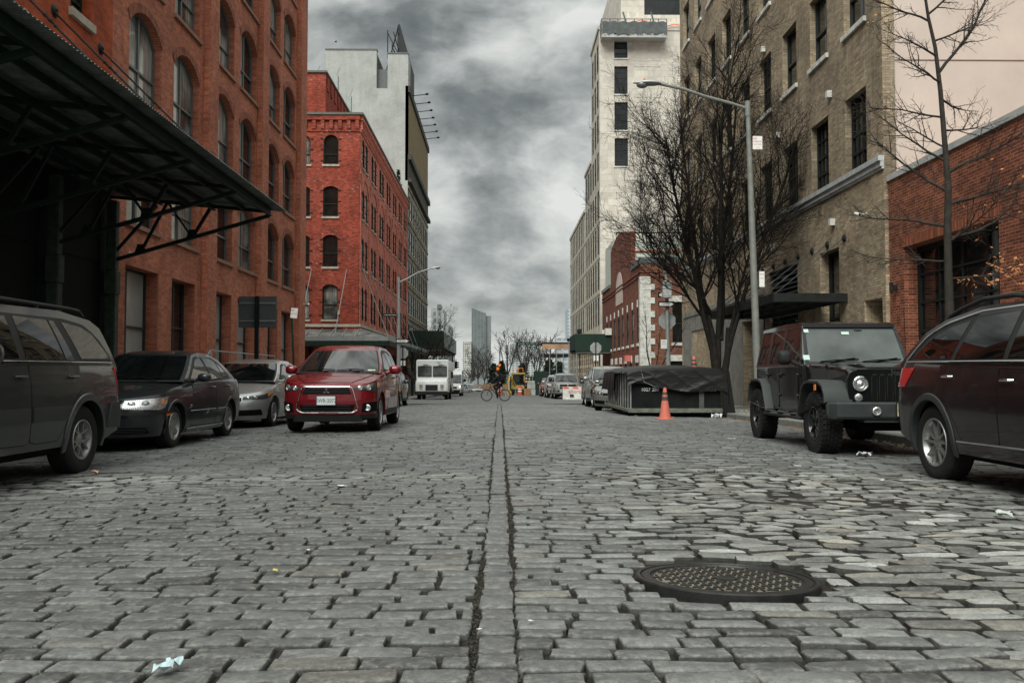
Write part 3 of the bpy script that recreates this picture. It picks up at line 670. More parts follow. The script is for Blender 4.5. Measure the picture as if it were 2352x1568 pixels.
db.build('dock_shade_front', plain('dock_shade_black', (.007,.011,.009), .7, var=.5), bo, world=True, angle=0)  # near-black doors and cladding paint in the shade under the canopy
FY = [23.25, 20.25, 17.3, 14.35, 11.4, 8.5]
for y in FY:
    x = XL + .25; cb = MB()
    cb.bbox((x-.14, y-.12, -.1), (x+.14, y+.12, 3.1), .02); cb.bbox((x-.17, y-.15, 3.1), (x+.17, y+.15, 3.75), .03); cb.bbox((x-.13, y-.11, 3.75), (x+.13, y+.11, 5.6), .02)
    cb.bbox((x-.19, y-.17, -.12), (x+.19, y+.17, .5), .03)
    cb.build('column', M['steel_green_lt'], bo, world=True, angle=30)
# ---- canopy
cn = thing('metal_canopy', 'dark green corrugated metal canopy hung over the loading dock on the left', 'canopy', (XL, 15, 5.2))
XE = -6.12; zE, zW = 5.22, 5.66
mb = MB(); xs = [XE+.22, XL]; n = 0; rows = []
yv = 4.0; ys = []
while yv < 23.85: ys.append(yv); yv += .026
rows = [[(x, y, (zE+.20 if x > -8 else zW+.22) + .013*math.cos(2*PI*y/.104)) for y in ys] for x in (XE+.34, XE-.9, XL)]
rows[1] = [(XE-.9, y, zE+.20+(zW-zE)*.26+.013*math.cos(2*PI*y/.104)) for y in ys]
mb.grid(rows); mb.build('corrugated_roof', plain('rusted_corrugated_metal', (.17,.20,.18), .6, .1, var=.4, scale=4, dirt=.5), cn, world=True, angle=60)
mb = MB()
for x, z, hh in ((XE, zE, .22), (-7.6, zE+.14, .14), (-9.0, zE+.28, .14)):
    mb.box((x-.05, 4, z-.0), (x+.05, 23.35, z+.012)); mb.box((x-.012, 4, z+.012), (x+.012, 23.35, z+hh-.03)); mb.box((x-.05, 4, z+hh-.03), (x+.05, 23.35, z+hh-.018))
for x in (-6.8, -8.3, -9.7):
    mb.box((x-.03, 4, zE+.06+(XE-x)*.1), (x+.03, 23.3, zE+.17+(XE-x)*.1))
mb.build('purlin', M['steel_green'], cn, world=True, angle=0)
def bar(mb, a, b, w=.045, h=.09):
    a, b = Vector(a), Vector(b); d = (b-a); L = d.length; d.normalize(); up = Vector((0,0,1)); s = d.cross(up).normalized(); u2 = s.cross(d)
    Mx = Matrix((d, s, u2)).transposed(); mb.obox((a+b)/2, (L, w, h), Mx)
for y in FY:
    tr = MB()
    Wc = (XL+.14, y, 3.98); T = (XE, y, zE+.0)
    bar(tr, T, Wc, .10, .085); bar(tr, (XE, y, zE+.1), (XL+.1, y, zW+.06), .09, .085)
    bar(tr, (XL+.2, y, 4.1), (-9.1, y, zE+.26), .07, .07)
    p = lambda t: Vector(T).lerp(Vector(Wc), t); q = lambda t: Vector((XE, y, zE+.1)).lerp(Vector((XL+.1, y, zW+.06)), t)
    bar(tr, p(.80), q(.63), .06, .07); bar(tr, p(.48), q(.36), .06, .08); bar(tr, q(.18), p(.30), .05, .05) if 0 else None
    bar(tr, p(.48), q(.63), .05, .05)
    for c, k in ((p(.48), 1), (p(.8), 1)): tr.prism([(c.x-.16, y-.02, c.z-.03), (c.x+.16, y-.02, c.z+.05), (c.x+.05, y-.02, c.z+.22), (c.x-.08, y-.02, c.z+.22)], (0, .03, 0))
    tr.build('truss', M['steel_green'], cn, world=True, angle=0)
for yw, ye, k in ((22.9, 19.6, 0), (20.5, 17.05, 1), (18.0, 14.5, 2), (15.4, 12.3, 3), (13, 9.8, 4)):
    rb = MB(); an = MB(); a = Vector((XL-.02, yw, 9.55)); b = Vector((XE+.02, ye, zE+.25)); rb.tube([a, b], .024, 6)
    for t in (.42, .46, .5): rb.tube([a.lerp(b, t), a.lerp(b, t+.012)], .035, 6)
    rb.tube([a.lerp(b, .42), a.lerp(b, .51)], .024, 6)
    an.lathe([(.0, .03), (.05, .07), (.14, .03), (.17, -.01)], 14, (XL, yw, 9.55), 'x')
    r_ = rb.build('tie_rod', M['steel_black'], cn, world=True); an.build('anchor_plate', M['steel_black'], r_)
# ================================================================== tan building right
XR = 9.7; TY0, TY1 = 21.85, 46.5; TT = 24
bt = thing('tan_brick_building', 'tall weathered tan brick building with white sills and stone band on the right', 'building', (XR+6, 34, 0))
pr = Plane((XR, 0), (0, 1), (-1, 0))
ws = [22.85 + 2.67*k for k in range(9)]; tw = 1.42
rz = [(6.62, 8.66), (10.5, 12.6), (14.36, 16.45), (18.2, 20.3)]
topz = [dict(u0=u, u1=u+tw, z0=a, z1=b) for (a, b) in rz for u in ws]
low = [dict(u0=28.35, u1=31.4, z0=2.3, z1=4.65), dict(u0=24.85, u1=26.35, z0=.9, z1=4.65, depth=.35), dict(u0=22.05, u1=23.15, z0=.3, z1=2.96, depth=.5), dict(u0=33.4, u1=34.8, z0=-.3, z1=3.1, depth=.4), dict(u0=28.2, u1=30.9, z0=-.05, z1=2.15, depth=.4)]
mb = MB(); wall(mb, pr, TY0+.001, TY1, -.9, TT, topz + low, .26)
for b in (24.45, 31.6, 38.8): pass
mb.quad(pr(TY1, -1.5), pr(TY1, TT), pr(TY1, TT, 16), pr(TY1, -1.5, 16)); mb.quad(pr(TY0, TT), pr(TY1, TT), pr(TY1, TT, 16), pr(TY0, TT, 16))
mb.quad(pr(TY0, 5.5), pr(TY0, TT), pr(TY0, TT, .32), pr(TY0, 5.5, .32)); mb.quad(pr(TY0, -.4), pr(TY0, 5.5), pr(TY0, 5.5, .12), pr(TY0, -.4, .12))
mb.build('wall', M['brick_tan'], bt, world=True, angle=0)
mb = MB(); x0 = XR+.32
mb.quad((x0, TY0+.05, 4), (26, TY0+.05, 4), (26, TY0+.05, TT), (x0, TY0+.05, TT)); mb.quad((x0, TY0, 5.5), (x0, TY0+.05, 5.5), (x0, TY0+.05, TT), (x0, TY0, TT)); mb.build('party_wall', M['stucco'], bt, world=True, angle=0)
mb = MB()
for x in (14.3, 18.9): mb.box((x-.012, TY0+.035, 4.2), (x+.012, TY0+.048, TT))
for z in (9.0, 14.6): mb.box((x0+.02, TY0+.032, z-.01), (26, TY0+.046, z+.01))
mb.build('control_joint', plain('stucco_joint', (.25,.17,.14), .9), bt, world=True, angle=0)
mb = MB(); strip(mb, pr, TY0-.03, TY1, 6.26, 6.40, -.10, -.003); strip(mb, pr, TY0-.04, TY1, 6.40, 6.53, -.16, -.003); strip(mb, pr, TY0-.02, TY1, 6.2, 6.26, -.06, -.003)
mb.build('string_course', M['trim_grey'], bt, world=True, angle=0)
for i, o in enumerate(topz):
    r = i // 9; k = i % 9
    if r == 0 or (r >= 1 and k in (5, 6)) or (r == 1 and k in (3, 4)): window(bt, pr, o, .26, 'grid', M['steel_black'], M[GD], None if r == 0 else M['trim_white'], .13, grid=(4, 4), fw=.045)
    else: window(bt, pr, o, .26, 'sash', M['frame_dark'], [M[rc(GP, GP, GC)], M[GD]] if k < 7 else [M[GP], M[GP]], M['trim_white'], .13, fw=.06, split=.35 if k < 4 else .5)
wl = window(bt, pr, low[0], .22, 'grid', M['steel_black'], M[GD], None, grid=(3, 1), name='louvre'); sl = MB()
for j in range(15): z = 2.4 + j*.15; sl.prism([pr(28.45, z, .05), pr(28.45, z+.09, .15), pr(28.45, z+.075, .16), pr(28.45, z-.01, .06)], pr.U*2.85)
sl.build('slat', M['plastic_grey'], wl, angle=0)
window(bt, pr, low[1], .35, 'sash', M['steel_black'], [M[GP], M['glass_dark']], None, fw=.09, split=.45)
db = MB(); pr.box(db, 22.06, 23.14, .3, 2.95, .46, .49); pr.box(db, 33.41, 34.79, -.3, 3.09, .36, .39); pr.box(db, 28.21, 30.89, -.05, 2.14, .36, .39)
db.build('door', plain('dark_doorway', (.012,.012,.011), .7, var=.4), bt, world=True, angle=0)
gb = MB(); wall(gb, pr, 31.9, 46.0, -.9, 3.95, [dict(u0=33.4, u1=34.8, z0=-.3, z1=3.1), dict(u0=40, u1=44, z0=-.8, z1=3.2)], .05, -.05); pr.box(gb, 31.85, 46.05, 3.95, 4.15, -.09, -.003)
gb.build('base_cladding', M['conc_wall'], bt, world=True, angle=0)
for (u, z) in ((25.2, 9.1), (29.9, 9.2), (25.1, 5.32), (30.6, 5.4), (37.5, 9.2), (31.5, 12.8), (24.6, 13), (36, 5.4)): fx = MB(); pr.box(fx, u, u+.16, z, z+.2, -.14, -.003); fx.build('wall_fixture', M['trim_white'], bt, world=True, angle=0)
# awning on the tan building
aw = thing('flat_canopy', 'flat black steel canopy held by rods on the tan brick building', 'canopy', (XR, 28, 3.1))
X0 = 7.62; mb = MB()
mb.box((X0, 24.25, 3.03), (X0+.05, 31.9, 3.27)); mb.box((X0+.05, 24.25, 3.03), (XR-.01, 24.3, 3.27)); mb.box((X0+.05, 31.85, 3.03), (XR-.01, 31.9, 3.27)); mb.box((XR-.06, 24.3, 3.03), (XR-.01, 31.85, 3.27))
for i in range(33): y = 24.35 + i*.235; mb.box((X0-.012, y, 3.03), (X0, y+.02, 3.27))
mb.build('fascia', M['steel_black'], aw, world=True, angle=0)
mb = MB(); mb.box((X0+.05, 24.3, 3.13), (XR-.06, 31.85, 3.16)); mb.build('deck', M['steel_black'], aw, world=True, angle=0)
mb = MB()
for i in range(6): mb.box((X0+.05, 24.3+i*1.28+.4, 3.035), (XR-.06, 24.36+i*1.28+.4, 3.127))
for x in (8.2, 8.9): mb.box((x, 24.3, 3.035), (x+.04, 31.85, 3.10))
mb.build('joist', M['plastic_grey'], aw, world=True, angle=0)
for i in range(7):
    rb = MB(); an = MB(); y = 24.4 + 1.28*i; a = Vector((XR-.05, y, 4.83)); b = Vector((X0+.08, y, 3.26)); rb.tube([a, b], .013, 6); rb.tube([a.lerp(b, .6), a.lerp(b, .68)], .026, 6)
    an.lathe([(0, -.09), (.045, -.08), (.05, -.05), (.1, -.045), (.115, -.003)], 12, (XR, y, 4.83), 'x')
    r_ = rb.build('tie_rod', M['plastic_grey'], aw, world=True); an.build('anchor_plate', M['steel_black'], r_)
# ================================================================== low red brick building at right edge
XB = 9.8; bb = thing('garage_building', 'low red brick building with grey coping and dark glazed openings at the right edge', 'building', (XB+5, 12, 0))
pb_ = Plane((XB, 0), (0, 1), (-1, 0)); gops = [dict(u0=17.0, u1=21.05, z0=0, z1=4.08), dict(u0=10.5, u1=15.9, z0=0, z1=4.08), dict(u0=3.5, u1=9.2, z0=0, z1=4.08)]
mb = MB(); wall(mb, pb_, 2, TY0-.003, -.3, 5.86, gops, .4); mb.quad(pb_(2, 5.86, .03), pb_(TY0-.003, 5.86, .03), pb_(TY0-.003, 5.86, 12), pb_(2, 5.86, 12)); mb.quad(pb_(2, -.3), pb_(2, 5.86), pb_(2, 5.86, 12), pb_(2, -.3, 12))
mb.build('wall', M['brick_low'], bb, world=True, angle=0)
mb = MB(); strip(mb, pb_, 2, TY0-.003, 5.86, 6.0, -.05, .35); mb.build('coping', M['trim_grey'], bb, world=True, angle=0)
sb = MB()
for o in gops: strip(sb, pb_, o['u0']-.1, o['u1']+.1, 4.08, 4.30, -.015, -.002)
sb.build('lintel', brick('soldier_course', (.30,.075,.035), (.2,.05,.026), (.36,.2,.12), w=.068, h=.4, msize=.009), bb, world=True, angle=0)
for o in gops:
    wn_ = window(bb, pb_, o, .4, 'grid', M['steel_black'], M['glass_dark'], None, grid=(4, 6), fw=.12, name='glazed_front')
mb = MB(); mb.lathe([(0, .28), (.05, .27), (.05, .02), (.0, 0)], 10, (XB-.14, 21.45, 3.0)); mb.box((XB-.13, 21.4, 3.1), (XB-.003, 21.5, 3.2)); mb.build('wall_lamp', M['steel_black'], bb, world=True)
# ================================================================== security cameras
def cctv(label, p, n, cat='camera'):
    t = thing('security_camera', label, cat, p, 0, 'white security cameras on the walls'); mb = MB(); n = Vector(n)
    mb.tube([Vector((0,0,0)), n*.12, n*.2+Vector((0,0,-.02))], .018, 6); mb.lathe([(0, -.003), (.05, -.003), (.05, .015), (0, .015)], 12, (0,0,0), 'x'); mb.build('bracket', M['trim_white'], t)
    mb = MB(); c = n*.24; mb.tube([c+Vector((0,.15,.03)), c+Vector((0,.12,.02)), c+Vector((0,-.16,-.05))], [.03, .05, .05], 10); mb.build('housing', M['sign_white'], t)
    mb = MB(); mb.tube([c+Vector((0,-.161,-.05)), c+Vector((0,-.168,-.052))], .035, 10); mb.build('lens', M['gap'], t)
cctv('white bullet camera below the stone band of the tan building', (XR, 22.95, 5.25), (-1, 0, 0)); cctv('white camera on the tan building near the bare tree trunks', (XR, 33.0, 3.5), (-1, 0, 0)); cctv('white camera on the near corner of the brown brick building', (XL+.24, 45.9, 4.7), (1, 0, 0))
cctv('small white camera on the brown brick wall under the green canopy', (XL, 24.9, 4.45), (1, 0, 0))
# ================================================================== red building across the cross street (left)
X2 = -10.0; Y2, Y3 = 62.4, 94.6; b2 = thing('red_corner_building', 'red painted brick corner building with corbelled cornice and glass awning across the cross street', 'building', (X2-8, 78, 0))
pf = Plane((X2, Y2), (-1, 0), (0, -1)); ps = Plane((X2, 0), (0, 1), (1, 0)); T2 = 19.6
fz = [(4.95, 7.45, .22), (8.7, 11.0, .22), (12.3, 14.5, .22), (16.1, 18.15-.0, .3)]
fz[3] = (16.05, 18.2, .54)
fo = [dict(u0=u, u1=u+1.08, z0=a, z1=b, rise=r) for (a, b, r) in fz for u in (1.55, 3.55, 7.2, 9.2)]
fo += [dict(u0=a, u1=b, z0=-.6, z1=3.0) for a, b in ((.9, 2.6), (3.2, 5.6), (6.5, 9))]
mb = MB(); wall(mb, pf, 0, 12, -1.5, T2, fo, .22)
so = []; bays = 7; bw = (Y3-Y2)/bays
for k in range(bays):
    y0 = Y2 + k*bw
    for r, (a, b, rs) in enumerate(fz):
        for q in (.95, 2.55): so.append(dict(u0=y0+q, u1=y0+q+.95, z0=a, z1=b, rise=.45 if r else .4, r=r, k=k, depth=.085))
sg = [dict(u0=Y2+k*bw+.8, u1=Y2+k*bw+3.9, z0=-.8, z1=2.9, depth=.3) for k in range(bays)]
mb2 = MB(); wall(mb2, ps, Y2, Y3, -2.2, T2, so + sg, .22)
# shallow giant arches: pilasters between bays up to row 3
for k in range(bays+1):
    u = Y2 + k*bw; strip(mb2, ps, max(Y2, u-.42), min(Y3, u+.42), 3.3, 14.6, -.05, -.002)
for k in range(bays):
    a, b = Y2+k*bw+.42, Y2+(k+1)*bw-.42; A = arc(dict(u0=a, u1=b, z1=15.3, rise=1.15), 12)
    for p_, q_ in zip(A, A[1:]): mb2.prism([ps(p_[0], p_[1], -.05), ps(q_[0], q_[1], -.05), ps(q_[0], 15.4, -.05), ps(p_[0], 15.4, -.05)], ps.N*-.048)
strip(mb2, ps, Y2, Y3, 15.4, 15.75, -.05, -.002)
for (u, ww) in ((0.0, 1.2), (5.0, .5), (12, .01)): pass
strip(mb, pf, 0.05, 1.15, 3.3, 14.6, -.07, -.002)
zc = 18.5
for (plx, a, b, mm) in ((pf, .0, 12, mb), (ps, Y2, Y3, mb2)):
    strip(mm, plx, a, b, 18.42, 18.6, -.06, -.001); strip(mm, plx, a, b, 19.25, T2, -.16, -.001)
    n = int((b-a)/.62)
    for i in range(n): u = a + .08 + i*.62; strip(mm, plx, u, u+.26, 18.6, 19.25, -.13, -.001)
mb.quad(pf(12, -1), pf(12, T2), (X2-12, Y3, T2), (X2-12, Y3, -1)); mb.quad((X2, Y2, T2), (X2-12, Y2, T2), (X2-12, Y3, T2), (X2, Y3, T2))
mb.box((X2-8, Y2+1.2, T2), (X2-2.75, Y2+19, 23.1)); 
for i in range(12): mb.box((X2-2.74, Y2+1.6+i*1.4, 21.9), (X2-2.66, Y2+2.2+i*1.4, 22.9))
mb.build('wall', M['brick_red'], b2, world=True, angle=0); mb2.build('side_wall', M['brick_flake'], b2, world=True, angle=0)
mb = MB(); cg = plain('green_copper_coping', (.12,.13,.11), .7, var=.2, dirt=.3)
strip(mb, pf, -.22, 12, T2, T2+.16, -.24, .2); strip(mb, ps, Y2+.22, Y3, T2, T2+.16, -.24, .2); mb.box((X2-8.1, Y2+1.1, 23.1), (X2-2.65, Y2+19.1, 23.25)); mb.build('cornice', cg, b2, world=True, angle=0)
for o in fo[:16]: window(b2, pf, o, .22, 'single', M['steel_green'], M[rc(GD, GD, GD, GC)], M['stone_trim'], .14, fw=.07, hinge=1)
for o in fo[16:]: window(b2, pf, o, .22, 'grid', M['steel_green'], M[GD], None, grid=(3, 3), fw=.1)
for o in so: window(b2, ps, o, .085, 'single', M['steel_green'], M[rc(GD, GD, GC)], M['stone_trim'] if o['r'] else None, .12, fw=.06, hinge=1)
for o in sg: window(b2, ps, o, .3, 'grid', M['steel_green'], M[GD], None, grid=(3, 2), fw=.1)
sb = MB(); strip(sb, pf, -.12, 12, 4.42, 4.62, -.12, -.002); strip(sb, ps, Y2, Y3, 4.42, 4.62, -.12, -.002); sb.build('string_course', M['stone_trim'], b2, world=True, angle=0)
ga = thing('glass_awning', 'sloping glass and metal awning wrapped around the red corner building', 'awning', (X2, 70, 4))
wm_ = glass('wired_glass_roof', (.16,.17,.165), rough=.2, wav=.1); mb = MB(); e = 2.4; zi, zo = 4.25, 3.5
P = [(X2-12, Y2, zi), (X2, Y2, zi), (X2, Y3, zi)]; Q = [(X2-12, Y2-e, zo), (X2+e, Y2-e, zo), (X2+e, Y3, zo)]
mb.quad(P[0], P[1], Q[1], Q[0]); mb.quad(P[1], P[2], Q[2], Q[1]); mb.build('glass_roof', wm_, ga, world=True, angle=0)
mb = MB()
for i in range(15): t = i/14; a = Vector(P[0]).lerp(Vector(P[1]), t); b = Vector(Q[0]).lerp(Vector((X2, Y2-e, zo)), t); bar(mb, a+Vector((0,0,.03)), b+Vector((0,0,.03)), .05, .06)
for i in range(34): t = i/33; a = Vector(P[1]).lerp(Vector(P[2]), t); b = Vector((X2+e, Y2, zo)).lerp(Vector(Q[2]), t); bar(mb, a+Vector((0,0,.03)), b+Vector((0,0,.03)), .05, .06)
bar(mb, Vector(P[1])+Vector((0,0,.04)), Vector(Q[1])+Vector((0,0,.04)), .07, .06)
bar(mb, Q[0], Q[1], .08, .3); bar(mb, Q[1], Q[2], .08, .3)
mb.build('glazing_bar', M['galv'], ga, world=True, angle=0)
mb = MB(); 
for a, b in ((Q[0], Q[1]), (Q[1], Q[2])): bar(mb, Vector(a)+Vector((0,0,-.32)), Vector(b)+Vector((0,0,-.32)), .1, .34)
mb.build('gutter', M['steel_green'], ga, world=True, angle=0)
for x in (X2-.9, X2-3.4, X2-6): mb = MB(); mb.tube([(x, Y2, 8.6), (x-.45, Y2-1.9, 3.85)], .03, 5); mb.tube([Vector((x, Y2, 8.6)).lerp(Vector((x-.45, Y2-1.9, 3.85)), t) for t in (.66, .72)], .08, 6); mb.build('tie_rod', M['galv'], ga, world=True)
for k in range(6): mb = MB(); y = Y2+.9+k*4.6; mb.tube([(X2, y, 8.9-.0), (X2+1.9, y+.6, 3.75)], .03, 5); mb.lathe([(0, 0), (.14, .02), (.14, .08)], 8, (X2, y, 8.9), 'x'); mb.build('tie_rod', M['galv'], ga, world=True)
mb = MB()
for x, y in ((X2+e-.3, Y2-e+.3), (X2+e-.3, Y2+8), (X2+e-.3, Y2+17), (X2-4, Y2-e+.3), (X2+e-.3, Y2+26)): mb.tube([(x, y, -1.2), (x, y, 3.3)], .09, 8)
mb.build('post', M['steel_green'], ga, world=True)
# ================================================================== tall grey building behind it (left)
Y4 = 121.0; b3 = thing('grey_loft_building', 'tall weathered loft building with whitewashed end wall and roof billboard frame', 'building', (X2-12, 108, 0))
ps3 = Plane((X2, 0), (0, 1), (1, 0)); o3 = []
nb = 10; bw3 = (Y4-Y3)/nb
for k in range(nb):
    for z in (4.2, 7.7, 11.2, 14.7, 18.2): o3.append(dict(u0=Y3+k*bw3+.5, u1=Y3+k*bw3+2.1, z0=z, z1=z+2.4))
mb = MB(); wall(mb, ps3, Y3+.001, Y4, -2.2, 22.1, o3, .085)
for z in (7.1, 10.6, 14.1, 17.6, 21.3): strip(mb, ps3, Y3, Y4, z, z+.25, -.10, -.002)
mb.quad(ps3(Y4, -2), ps3(Y4, 32), ps3(Y4, 32, 14), ps3(Y4, -2, 14)); mb.build('wall', M['stone_grey'], b3, world=True, angle=0)
for o in o3: window(b3, ps3, o, .085, 'single', M['frame_dark'], M[GD], M['stone_trim'], .15, fw=.07)
mb = MB(); strip(mb, ps3, Y3, Y4, 22.1, 24.4, -.05, .3); strip(mb, ps3, Y3, Y4, 24.4, 25, -.35, .3); strip(mb, ps3, Y3, Y4, 21.95, 22.35, -.4, -.051); strip(mb, ps3, Y3, Y4, 31.8, 32.5, -.2, .3); mb.build('cornice', plain('dark_cornice', (.06,.058,.05), .8, dirt=.4), b3, world=True, angle=0)
mb = MB(); strip(mb, ps3, Y3, Y4, 25, 31.8, 0, .3); mb.build('upper_wall', plain('tan_panel_wall', (.34,.25,.12), .8, var=.2, scale=2, dirt=.3), b3, world=True, angle=0)
mb = MB()
for i in range(22): u = Y3+.4+i*1.2; strip(mb, ps3, u, u+.4, 25, 31.7, -.03, -.002)
mb.build('pier', plain('dark_pier', (.15,.12,.075), .8, var=.3), b3, world=True, angle=0)
mb = MB(); yw = Y3
for pts in ([(X2, -2), (X2-9, -2), (X2-9, 36.4), (X2-3.45, 36.4), (X2-3.45, 32.2), (X2-2.25, 32.2), (X2-2.25, 36), (X2-.0, 36), (X2, 32)],):
    mb.prism([(x, yw, z) for x, z in pts], (0, .6, 0))
mb.box((X2-9, yw+.6, -2), (X2-.4, yw+1.2, 31)); mb.box((X2-9, yw+.6, 36), (X2-3.5, yw+12, 36.35)); mb.box((X2-2.2, yw+.6, 31), (X2-.05, yw+2.8, 35.98)); mb.box((X2-9, yw+.6, 31), (X2-.4, Y4, 31.9))
mb.build('end_wall', M['white_wall'], b3, world=True, angle=0)
mb = MB(); mb.box((X2-9.05, yw-.06, 36.4), (X2-3.4, yw+.7, 36.55)); mb.box((X2-2.3, yw-.06, 36), (X2+.05, yw+.7, 36.15)); mb.box((X2-3.45, yw+.62, 32.2), (X2-2.25, yw+.7, 34.5)); mb.build('coping', M['frame_grey'], b3, world=True, angle=0)
mb = MB()            # billboard frame seen edge on
for i in range(5):
    y = yw+1.5+i*4; x = X2-1.3
    mb.box((x-.06, y-.06, 32), (x+.06, y+.06, 39.8)); bar(mb, (x, y, 39.5), (x-1.9, y, 32.3), .12, .12); bar(mb, (x-.0, y, 36.5), (x-1.9, y, 32.3), .1, .1); bar(mb, (x-1.1, y, 38.8), (x-.1, y, 36.8), .1, .1); mb.box((x-1.2, y-.06, 36), (x-1.1, y+.06, 39.2))
    for z in (35, 37, 39): bar(mb, (x-.5, y, z), (x-.5, y+4, z-.2), .08, .08)
for z in (33.5, 35.2, 37, 38.8): mb.box((X2-1.3, yw+1.4, z), (X2-1.2, yw+18, z+.14))
mb.box((X2-1.2, yw+1.4, 33), (X2-1.12, yw+18, 39.9)); mb.build('billboard_frame', M['steel_black'], b3, world=True, angle=0)
for i in range(7):
    mb = MB(); y = yw+3+i*3.0; mb.tube([(X2-.2, y, 32.3), (X2+1.7, y, 32.5)], .05, 5); mb.blob((X2+1.8, y, 32.55), (.2, .16, .13), 8, 5); mb.tube([(X2-.1, y, 32.2), (X2-.1, y, 33.4)], .05, 5); mb.build('floodlight', M['steel_black'], b3, world=True)
# ================================================================== right: corner brick house, white tower
X5 = 10.0; Y5, Y6 = 62.0, 85.3; b5 = thing('corner_brick_house', 'low dark red brick corner building with white quoins and a curved gable', 'building', (X5+7, 74, 0))
pf5 = Plane((X5, Y5), (1, 0), (0, -1)); ps5 = Plane((X5, 0), (0, 1), (-1, 0)); T5 = 8.9
f5 = [dict(u0=2.25, u1=3.75, z0=3.3, z1=6.2), dict(u0=2.0, u1=3.9, z0=-.4, z1=2.0), dict(u0=6.6, u1=8, z0=3.3, z1=6.2), dict(u0=6.6, u1=8, z0=-.2, z1=2.0)]
mb = MB(); wall(mb, pf5, 0, 14, -1.5, T5, f5, .22)
s5 = [dict(u0=y, u1=y+1.0, z0=3.3, z1=5.9, rise=.45) for y in (65.3, 67.9, 70.5, 73.0, 75.6, 78.2, 81)] + [dict(u0=63.0, u1=63.7, z0=3.3, z1=5.9)]
g5 = [dict(u0=y, u1=y+1.1, z0=-1, z1=1.9) for y in (63.2, 66.2, 69, 71.8, 74.6, 77.4)]
mb2 = MB(); wall(mb2, ps5, Y5, Y6, -2, T5, s5 + g5, .085)
G_ = [(66.5, T5), (66.5, 12.0), (68, 12.05), (69, 12.3)] + [(69.6+i*.95, 12.45+.4*math.sin(PI*i/8)) for i in range(9)] + [(78, 12.3), (78.7, 12.0), (78.7, T5)]
mb2.prism([ps5(u, z, 0) for u, z in G_], ps5.N*-.35)
for z in (8.3, 8.0): strip(mb, pf5, 0, 14, z, z+.12, -.06, -.002); strip(mb2, ps5, Y5, Y6, z, z+.12, -.06, -.002)
mb.quad((X5, Y5, T5), (X5+14, Y5, T5), (X5+14, Y6, T5), (X5, Y6, T5))
mb.build('wall', M['brick_corner'], b5, world=True, angle=0); mb2.build('side_wall', brick('side_red_brick', (.19,.062,.038), (.12,.042,.03), (.24,.12,.085), stain=.3, big=.2), b5, world=True, angle=0)
mb = MB(); z = -1.2; k = 0; mb_ = MB()
while z < 7.6:
    h = .42 if k % 2 else .52; ww = 1.0 if k % 2 else .7
    mb.box((X5-.06, Y5-.06, z), (X5+ww, Y5+.5, z+h)); z += h + (.012); k += 1
mb.build('quoin', M['trim_white'], b5, world=True, angle=0)
mb = MB(); strip(mb, pf5, -.1, 14, T5, T5+.5, -.02, .3); strip(mb, ps5, Y5, 66.4, T5, T5+.4, -.1, .3); mb.build('parapet_cap', M['frame_grey'], b5, world=True, angle=0); mb = MB(); strip(mb, ps5, 79.3, Y6, T5, T5+.3, -.1, .3)
mb.build('parapet_cap', M['frame_grey'], b5, world=True, angle=0)
mb = MB(); A = arc(dict(u0=71.0, u1=75.2, z1=9.6, rise=1.6), 12); mb.prism([ps5(71, 6.9, -.03)] + [ps5(u, z, -.03) for u, z in A] + [ps5(75.2, 6.9, -.03)], ps5.N*-.028); mb.build('niche_panel', M['stucco'], b5, world=True, angle=0)
for o in f5: window(b5, pf5, o, .22, 'single', M['frame_dark'], M[GD], M['trim_white'] if o['z0'] > 1 else None, .2)
for o in s5: window(b5, ps5, o, .085, 'single', M['frame_dark'], M[rc(GD, GC)], M['trim_white'], .2, fw=.08)
for o in g5: window(b5, ps5, o, .085, 'single', M['frame_dark'], M[GD], None, name='door')
for o in s5 + g5:
    mb = MB(); cu = (o['u0']+o['u1'])/2
    for du, tl in ((-.45, -.2), (0, 0), (.45, .2)) if o['z0'] < 1 else ((0, 0),): ps5.box(mb, cu+du-.16, cu+du+.16, o['z1']+.02, o['z1']+.55, -.06, -.003)
    mb.build('keystone', M['trim_white'], b5, world=True, angle=0)
for o in f5: mb = MB(); pf5.box(mb, o['u0']-.25, o['u1']+.25, o['z1']+.0, o['z1']+.42, -.05, -.003); mb.build('lintel', M['trim_white'], b5, world=True, angle=0)
text('house_number', '416', .42, TM((X5+.5, Y5-.065, .72), (1, 0, 0), (0, -1, 0)), M['frame_grey'], None).parent = b5; bpy.data.objects['house_number'].matrix_parent_inverse = Matrix.Translation(-b5.location)
mb = MB(); ps5.box(mb, 66.2, 67.1, 2.05, 2.5, -.5, -.003); mb.build('sign_board', plain('salmon_sign', (.55,.16,.12), .6), b5, world=True, angle=0)
for u in (78.3, 81.1): ac = MB(); ps5.box(ac, u, u+.8, 4.6, 5.2, -.55, .1); ac.build('air_conditioner', M['trim_white'], b5, world=True, angle=0)
bp = thing('white_rear_building', 'pale painted building with an air conditioner behind the curved brick gable', 'building', (14, 90, 0))
mb = MB(); mb.box((X5+.3, 79.5, 0), (X5+7.5, 85.2, 13.2)); mb.build('wall', plain('pale_green_paint', (.48,.52,.47), .8, var=.08, dirt=.1), bp, world=True, angle=0)
mb = MB(); mb.box((X5+.25, 79.4, 12.2), (X5+7.5, 79.49, 12.35)); mb.build('orange_band', plain('orange_band', (.6,.16,.05), .7), bp, world=True, angle=0)
mb = MB(); mb.box((X5+.6, 79.1, 9.9), (X5+1.9, 79.49, 10.9)); mb.build('air_conditioner', M['trim_white'], bp, world=True, angle=0)
mb = MB(); mb.box((X5+.8, 79.07, 10.05), (X5+1.7, 79.095, 10.75)); mb.build('grille', M['gap'], bp, world=True, angle=0)
mb = MB(); 
for i in range(20): mb.box((X5+.6+i*.35, 79.6, 13.2), (X5+.66+i*.35, 79.66, 14.0))
